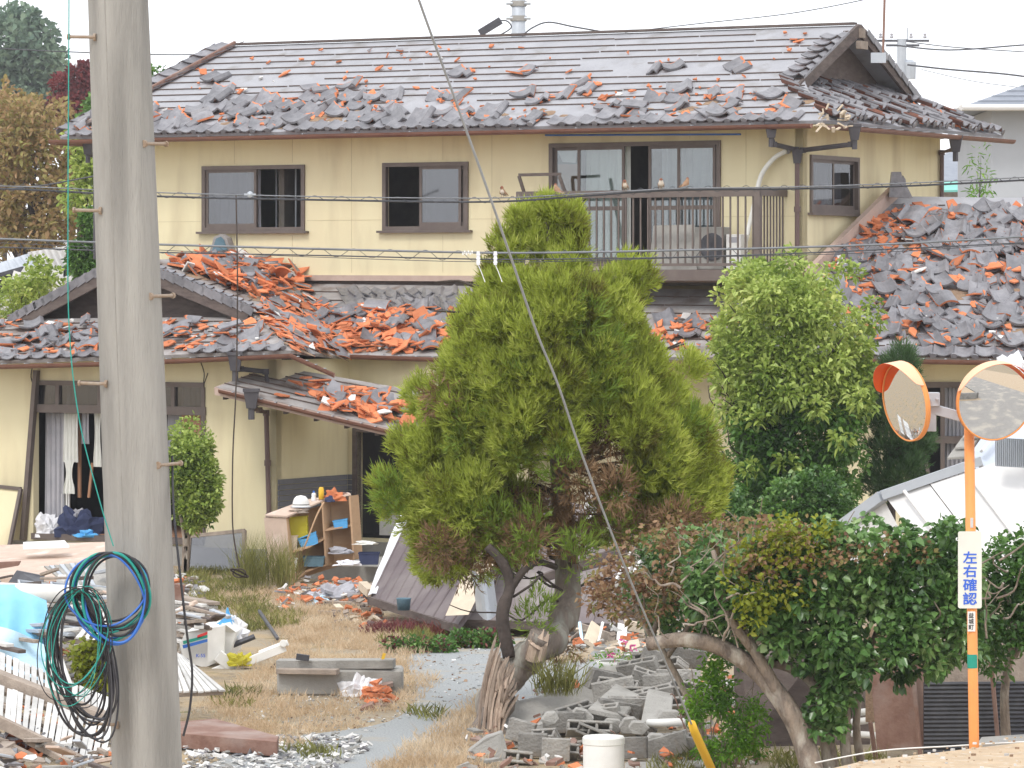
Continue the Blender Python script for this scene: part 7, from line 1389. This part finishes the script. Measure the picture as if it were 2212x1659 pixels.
# ---------------------------------------------------------------- beyond the house
M['ltree'] = leafmat('haze_tinted_leaves', [(.08, .13, .10), (.13, .20, .14), (.20, .28, .19), (.28, .36, .25)], .35, .25, .7, .2)  # leaf colours paled and blued to put distance haze into them
M['lmap'] = leafmat('dark_red_leaves', [(.10, .015, .02), (.17, .03, .035), (.25, .06, .05)], .5, .3, .7, .2)
M['laut'] = leafmat('autumn_leaves', [(.20, .19, .06), (.32, .26, .10), (.42, .27, .15), (.32, .32, .10), (.50, .32, .2)], .5, .3, .7, .2)
def fartree(name, label, Y, base_px, spans, leaf, m, r0, per, thick, seed, trunk=.25, nbr=14, kind='tree', grp=None):
    bx = P(base_px, 0, Y).x; t = thing(name, label, kind, (bx, Y, 0), grp); b = MB(); ymid = spans[len(spans) // 2]; topz = P(0, spans[0][0], Y).z; mid = P((ymid[1] + ymid[2]) / 2, ymid[0], Y)
    b.tube(smoothpath([(bx, Y, 0), (bx * .5 + mid.x * .5, Y, mid.z * .5), tuple(mid), ((spans[0][1] + spans[0][2]) / 2 * 0 + P((spans[0][1] + spans[0][2]) / 2, 0, Y).x, Y, topz * .96)], 4), [trunk, trunk * .9, trunk * .85, trunk * .8, trunk * .75, trunk * .65, trunk * .55, trunk * .45, trunk * .35, trunk * .28, trunk * .2, trunk * .14, trunk * .08], 7)
    r = random.Random(seed)
    for i in range(nbr): s = r.choice(spans); p = lerp((bx, Y, 0), mid, r.uniform(.5, 1)); branchy(b, p, P(r.uniform(s[1], s[2]), s[0], Y + r.uniform(-.5, .5) * thick), trunk * .3, trunk * .06, 5, trunk * .4, i + seed)
    b.build('trunk', M['barkd'], t, smooth=True); crown('crown', sil_clumps(spans, Y, thick, r0, per, seed, .7), leaf, m, t, .7, .3, .2, .35); return t
fartree('tall_tree', 'tall hazy green tree against the white sky at the top left corner', 230, 40, [(20, 10, 60), (60, -30, 110), (110, -60, 150), (160, -60, 160), (210, -60, 150), (260, -60, 120), (330, -60, 60), (400, -60, 40)], (.42, .16), M['ltree'], .85, 120, 3, 1, .35)
fartree('red_maple', 'dark red-leaved tree beside the concrete pole in front of the tall hazy tree', 150, 165, [(135, 150, 185), (165, 125, 200), (205, 105, 205), (240, 95, 205), (280, 120, 205), (330, 130, 205)], (.22, .07), M['lmap'], .4, 110, 1.2, 2, .14)
fartree('autumn_tree', 'brown and olive autumn tree filling the left edge behind the cables', 95, 60, [(225, -20, 100), (260, -60, 160), (320, -60, 190), (380, -60, 200), (440, -60, 205), (500, -60, 190), (550, -60, 150)], (.16, .05), M['laut'], .38, 100, 1.6, 3, .12, 30)
fartree('green_tree', 'small green tree just left of the concrete pole behind the roof corner', 85, 190, [(300, 150, 215), (340, 135, 220), (400, 140, 220), (440, 150, 220)], (.13, .045), M['losm'], .26, 110, .7, 4, .09)
fartree('green_tree', 'green treetop showing between the concrete pole and the left roof hip', 90, 335, [(165, 325, 350), (200, 300, 362), (250, 290, 370), (330, 260, 370)], (.14, .05), M['losmd'], .26, 100, .6, 5, .09)
fartree('green_tree', 'dark green tree above the red maple, partly behind the concrete pole', 120, 210, [(215, 175, 230), (250, 170, 240), (300, 165, 240)], (.16, .05), M['losmd'], .35, 100, .7, 6, .1)
fartree('cloud_pruned_pine', 'layered dark conifer with bright tips left of the concrete pole below the cables', 73, 190, [(470, 180, 215), (500, 165, 220), (520, 175, 222), (545, 130, 225), (565, 150, 225), (590, 140, 225), (620, 170, 225)], (.10, .022), M['losmd'], .16, 130, .3, 7, .07)
fartree('leafy_tree', 'pale-leaved tree at the left edge above the gable roof', 70, 60, [(580, 60, 115), (610, 10, 130), (650, -30, 120), (690, -40, 90)], (.09, .03), M['losm'], .18, 60, .5, 8, .05)
fartree('bamboo', 'wispy bamboo beside the grey-white house at the right', 80, 2110, [(330, 2110, 2130), (380, 2095, 2140), (430, 2080, 2150), (470, 2080, 2120)], (.16, .014), M['lnan'], .22, 16, .3, 9, .02, 8, 'bamboo')
fartree('autumn_tree', 'orange-brown treetop at the left edge below the tall hazy tree', 110, 10, [(225, -30, 20), (250, -40, 60), (300, -50, 90)], (.17, .06), M['lbrn'], .4, 60, .9, 10, .1)
# damaged neighbour behind, left
nb = thing('collapsed_house', 'collapsed neighbour house with white sheet metal and dark rafters at the left', 'house', P(70, 700, 78)); NP = lambda x, y, d=0: P(x, y, 78 + d)
def corr(q, amp=.03, n=60, d=(0, 1, 0)): f = quadfn(*q); return MB().grid(lambda u, v: f(u, v) + Vector(d) * amp * math.sin(u * n), n * 2, 2)
corr([NP(60, 545), NP(165, 528), NP(185, 590), NP(95, 600)], .03, 50).build('roof_sheet', M['shed'], nb, solid=.02); corr([NP(-20, 575, 1), NP(70, 545, 1), NP(110, 590, .5), NP(-20, 600, .5)], .03, 40).build('roof_sheet', M['greym'], nb, solid=.02)
b = MB()
for i in range(16): x = -20 + i * 12; b.beam(NP(x, 600 - i * 1.5), NP(x + 70, 580 + (i % 4) * 12, -.3), .06, .08)
b.build('rafter', M['steel'], nb); b = MB(); b.hexa([NP(-40, 720), NP(210, 720), NP(210, 720, 5), NP(-40, 720, 5)], [NP(-40, 605), NP(210, 600), NP(210, 600, 5), NP(-40, 605, 5)]); b.build('wall', M['dark'], nb)
b = MB()
for i in range(30): c = NP(rnd.uniform(-20, 160), rnd.uniform(590, 680), -.4); b.beam(c, c + Vector((rnd.uniform(-.7, .7), .1, rnd.uniform(-.3, .3))), .25, .03, (0, 1, 0))
b.build('torn_panels', M['whited'], nb)
# houses at the right
h1 = thing('neighbour_house', 'plain grey-white two-storey house with a slate hip roof at the right edge', 'house', P(2160, 690, 92)); HP = lambda x, y, d=0: P(x, y, 92 + d)
M['pw'] = mat('pale_grey_siding', (.46, .48, .51), (.42, .44, .47), 1, .8); M['slate'] = mat('blue_grey_slate', (.22, .24, .28), (.27, .29, .33), 4, .6, .2, 30)
x0, x1 = HP(2142, 0).x, HP(2500, 0).x; ztp = HP(0, 236).z
MB().box(x0, x1, 92, 99, 0, ztp).build('wall', M['pw'], h1)
b = MB(); e0 = [Vector((x0 - .75, 91.2, ztp + .02)), Vector((x1, 91.2, ztp + .02)), Vector((x1, 99.8, ztp + .02)), Vector((x0 - .75, 99.8, ztp + .02))]; rp = [Vector((x0 + 3.5, 95.5, ztp + 1.55)), Vector((x1, 95.5, ztp + 1.55))]
b.add(e0 + rp, [(0, 1, 5, 4), (3, 0, 4), (2, 3, 4, 5), (0, 3, 2, 1)]); b.build('roof', M['slate'], h1); b = MB(); b.tube([e0[0] + Vector((0, -.1, -.02)), e0[1] + Vector((0, -.1, -.02))], .07, 8); b.tube([e0[0] + Vector((0, -.1, -.02)), e0[3]], .07, 8); b.build('gutter', M['shed'], h1)
b = MB()
for i in range(26): z = .3 + i * .2; b.box(x0 - .012, x1, 91.985, 92.0, z, z + .012)
for i in range(12): t_ = i / 12; b.beam(lerp(e0[0], rp[0], t_) + Vector((.05, -.01, .02)), lerp(e0[1], rp[1], t_) + Vector((0, -.01, .02)), .02, .02)
b.build('board_lines', M['slate'], h1)
h2_ = thing('neighbour_house', 'low house with a grey hip roof and turquoise eaves between the house corner and the grey-white house', 'house', P(2080, 690, 105)); IP = lambda x, y, d=0: P(x, y, 105 + d)
h2_['label'] = 'low house with a grey hip roof and turquoise eaves right of the house corner'
zt2 = IP(0, 390).z; xa, xb = IP(1960, 0).x, IP(2190, 0).x; MB().box(xa + .5, xb - .5, 105.5, 112, 0, zt2).build('wall', M['wood'], h2_); ap_ = IP(2082, 310, 3.5)
MB().add([Vector((xa, 105, zt2)), Vector((xb, 105, zt2)), Vector((xb, 112, zt2)), Vector((xa, 112, zt2)), ap_, ap_ + Vector((.3, 0, 0))], [(0, 1, 5, 4), (1, 2, 5), (2, 3, 4, 5), (3, 0, 4), (0, 3, 2, 1)]).build('roof', M['slate'], h2_)
M['turq'] = mat('turquoise_sheet', (.16, .46, .40), (.20, .52, .45), 2, .5); MB().slab([IP(1980, 392, -.6), IP(2195, 388, -.6), IP(2195, 408, -1.6), IP(1980, 412, -1.6)], (0, 0, -.05)).build('eave_sheet', M['turq'], h2_)
# poles, antenna and far wires
fp_ = thing('utility_pole', 'grey utility pole with metal bands rising behind the main roof ridge', 'utility pole', P(1120, 700, 95)); b = MB(); x = P(1120, 0, 95).x; b.tube([(x, 95, 0), (x, 95, 16)], [.2, .14], 16); b.build('shaft', M['greym'], fp_, smooth=True)
for y_ in (8, 40): c = P(1120, y_, 95); MB().lathe(c, [(.18, -.06), (.19, -.06), (.19, .06), (.18, .06)], 14).build('band', M['conc'], fp_); MB().tube([c + Vector((-.28, -.1, 0)), c + Vector((.28, -.1, 0))], .04, 6).build('bolt', M['greym'], fp_)
one(MB().beam(P(1036, 72, 93), P(1082, 44, 93), .22, .16), 'cable_box', M['steel'], 'black cable closure hanging left of the grey utility pole', 'cable box')
up = thing('utility_pole', 'far utility pole with cross arms and transformers at the upper right', 'utility pole', P(1948, 700, 150)); x = P(1948, 0, 150).x; MB().tube([(x, 150, 0), (x, 150, P(0, 84, 150).z)], [.22, .17], 12).build('shaft', M['greym'], up)
for y_, w in ((88, .95), (98, .6)): c = P(1950, y_, 150); MB().beam(c + Vector((-w, 0, 0)), c + Vector((w, 0, 0)), .1, .08).build('cross_arm', M['steel'], up)
b = MB()
for dx in (-.8, -.4, .3, .8): c = P(1950, 86, 150) + Vector((dx, 0, .05)); b.lathe(c, [(.05, 0), (.07, .06), (.04, .1), (.06, .16), (0, .2)], 8)
b.build('insulator', M['curt'], up); c = P(1965, 150, 150); MB().lathe(c, [(0, -.35), (.22, -.35), (.24, .25), (.1, .35), (0, .36)], 12).build('transformer', M['greym'], up); MB().tube([P(1960, 60, 150), P(1960, 88, 150)], .03, 6).build('rod', M['greym'], up)
an = thing('antenna_mast', 'thin rusty antenna mast clamped to the right end of the roof ridge', 'antenna', P(1906, 135, 60.2)); MB().tube([P(1907, 135, 60.2), P(1913, -80, 60.2)], .018, 7).build('mast', M['rust'], an); MB().box(P(1880, 0, 60.3).x, P(1912, 0, 60.3).x, 60.15, 60.25, P(0, 136, 60.2).z, P(0, 114, 60.2).z).build('clamp', M['greym'], an)
FW = [('thin cable crossing the white sky left of the main roof', [(-100, 100), (0, 105), (150, 112), (340, 118), (540, 117)], 75, .012), ('cable running right from the far utility pole to the edge', [(1930, 97), (2050, 108), (2212, 97), (2400, 85)], 148, .03), ('lower cable from the far utility pole to the right edge', [(1960, 140), (2050, 150), (2150, 158), (2212, 165), (2400, 190)], 148, .035), ('upper cable falling from the cross arm to the right', [(1960, 90), (2060, 102), (2212, 112)], 149, .02), ('faint cable low across the sky at the right', [(1990, 150), (2100, 175), (2212, 190)], 147, .012), ('long cable rising to the right above the main roof', [(1350, 70), (1500, 52), (1700, 30), (1840, 5), (1900, -10)], 90, .012), ('cable hanging between the grey pole and the roof ridge', [(1128, 78), (1150, 60), (1185, 48), (1240, 58), (1310, 70)], 94, .02), ('cable looping from the black closure to the grey pole', [(1080, 44), (1096, 46), (1104, 60), (1080, 76)], 94, .018), ('slanting cable at the left edge behind the concrete pole', [(-50, 412), (80, 402), (205, 380)], 60, .012), ('faint cable between the concrete pole and the roof hip', [(330, 150), (380, 165), (440, 190)], 100, .012)]
for lb, pts, Y, r in FW: wire('far_cable', lb, [P(x, y, Y) for x, y in pts], r, 'cab', 6)
# what the mirrors look at: the field and a low wall behind the viewer's side of the road
b = MB(); b.hexa([(-24, -90, .6), (7.2, -90, .6), (7.2, 23.6, .6), (-24, 19.2, .6)], [(-24, -90, 1.02), (7.2, -90, 1.02), (7.2, 23.6, 1.02), (-24, 19.2, 1.02)]); tag(b.build('raised_lot', M['dirt']), kind='structure')
b = MB(); b.hexa([(-24, 19.25, .6), (7.25, 23.65, .6), (7.25, 23.8, .6), (-24, 19.4, .6)], [(-24, 19.25, 1.06), (7.25, 23.65, 1.06), (7.25, 23.8, 1.06), (-24, 19.4, 1.06)]); b.hexa([(7.25, -60, .6), (7.4, -60, .6), (7.4, 23.8, .6), (7.25, 23.65, .6)], [(7.25, -60, 1.06), (7.4, -60, 1.06), (7.4, 23.8, 1.06), (7.25, 23.65, 1.06)]); one(b, 'retaining_wall', M['conc'], 'low concrete retaining wall of the dirt lot, seen in the right mirror', 'wall')
M['lane'] = mat('worn_grey_road', (.34, .32, .29), (.28, .26, .24), 3, .9, .4, 60, c3=(.44, .40, .34), s3=1.5, t3=(.5, .65))
b = MB(); b.add([(-24, 19.6, .627), (7.5, 24.2, .627), (7.5, -60, .627), (12, -60, .627), (12, 33, .627), (2.6, 28.2, .627), (-1.9, 23.6, .627), (-24, 20.2, .627)], [(0, 1, 6, 7), (1, 4, 5, 6), (1, 2, 3, 4)]); tag(b.build('road_surface', M['lane']), kind='structure')
# ---------------------------------------------------------------- damp air
b = MB(); b.box(-160, 160, -40, 270, -1, 42); hz = b.build('haze', M['white']); hm_ = bpy.data.materials.new('damp_air'); hm_.use_nodes = True; hn = hm_.node_tree.nodes; hn.remove(hn['Principled BSDF'])
pv = hn.new('ShaderNodeVolumePrincipled'); pv.inputs['Density'].default_value = .00042; pv.inputs['Color'].default_value = (.93, .95, 1, 1); pv.inputs['Anisotropy'].default_value = .2; hm_.node_tree.links.new(pv.outputs[0], hn['Material Output'].inputs['Volume'])
hz.data.materials.clear(); hz.data.materials.append(hm_); tag(hz, 'thin pale haze in the air over the yard and the trees', 'haze', kind='stuff')
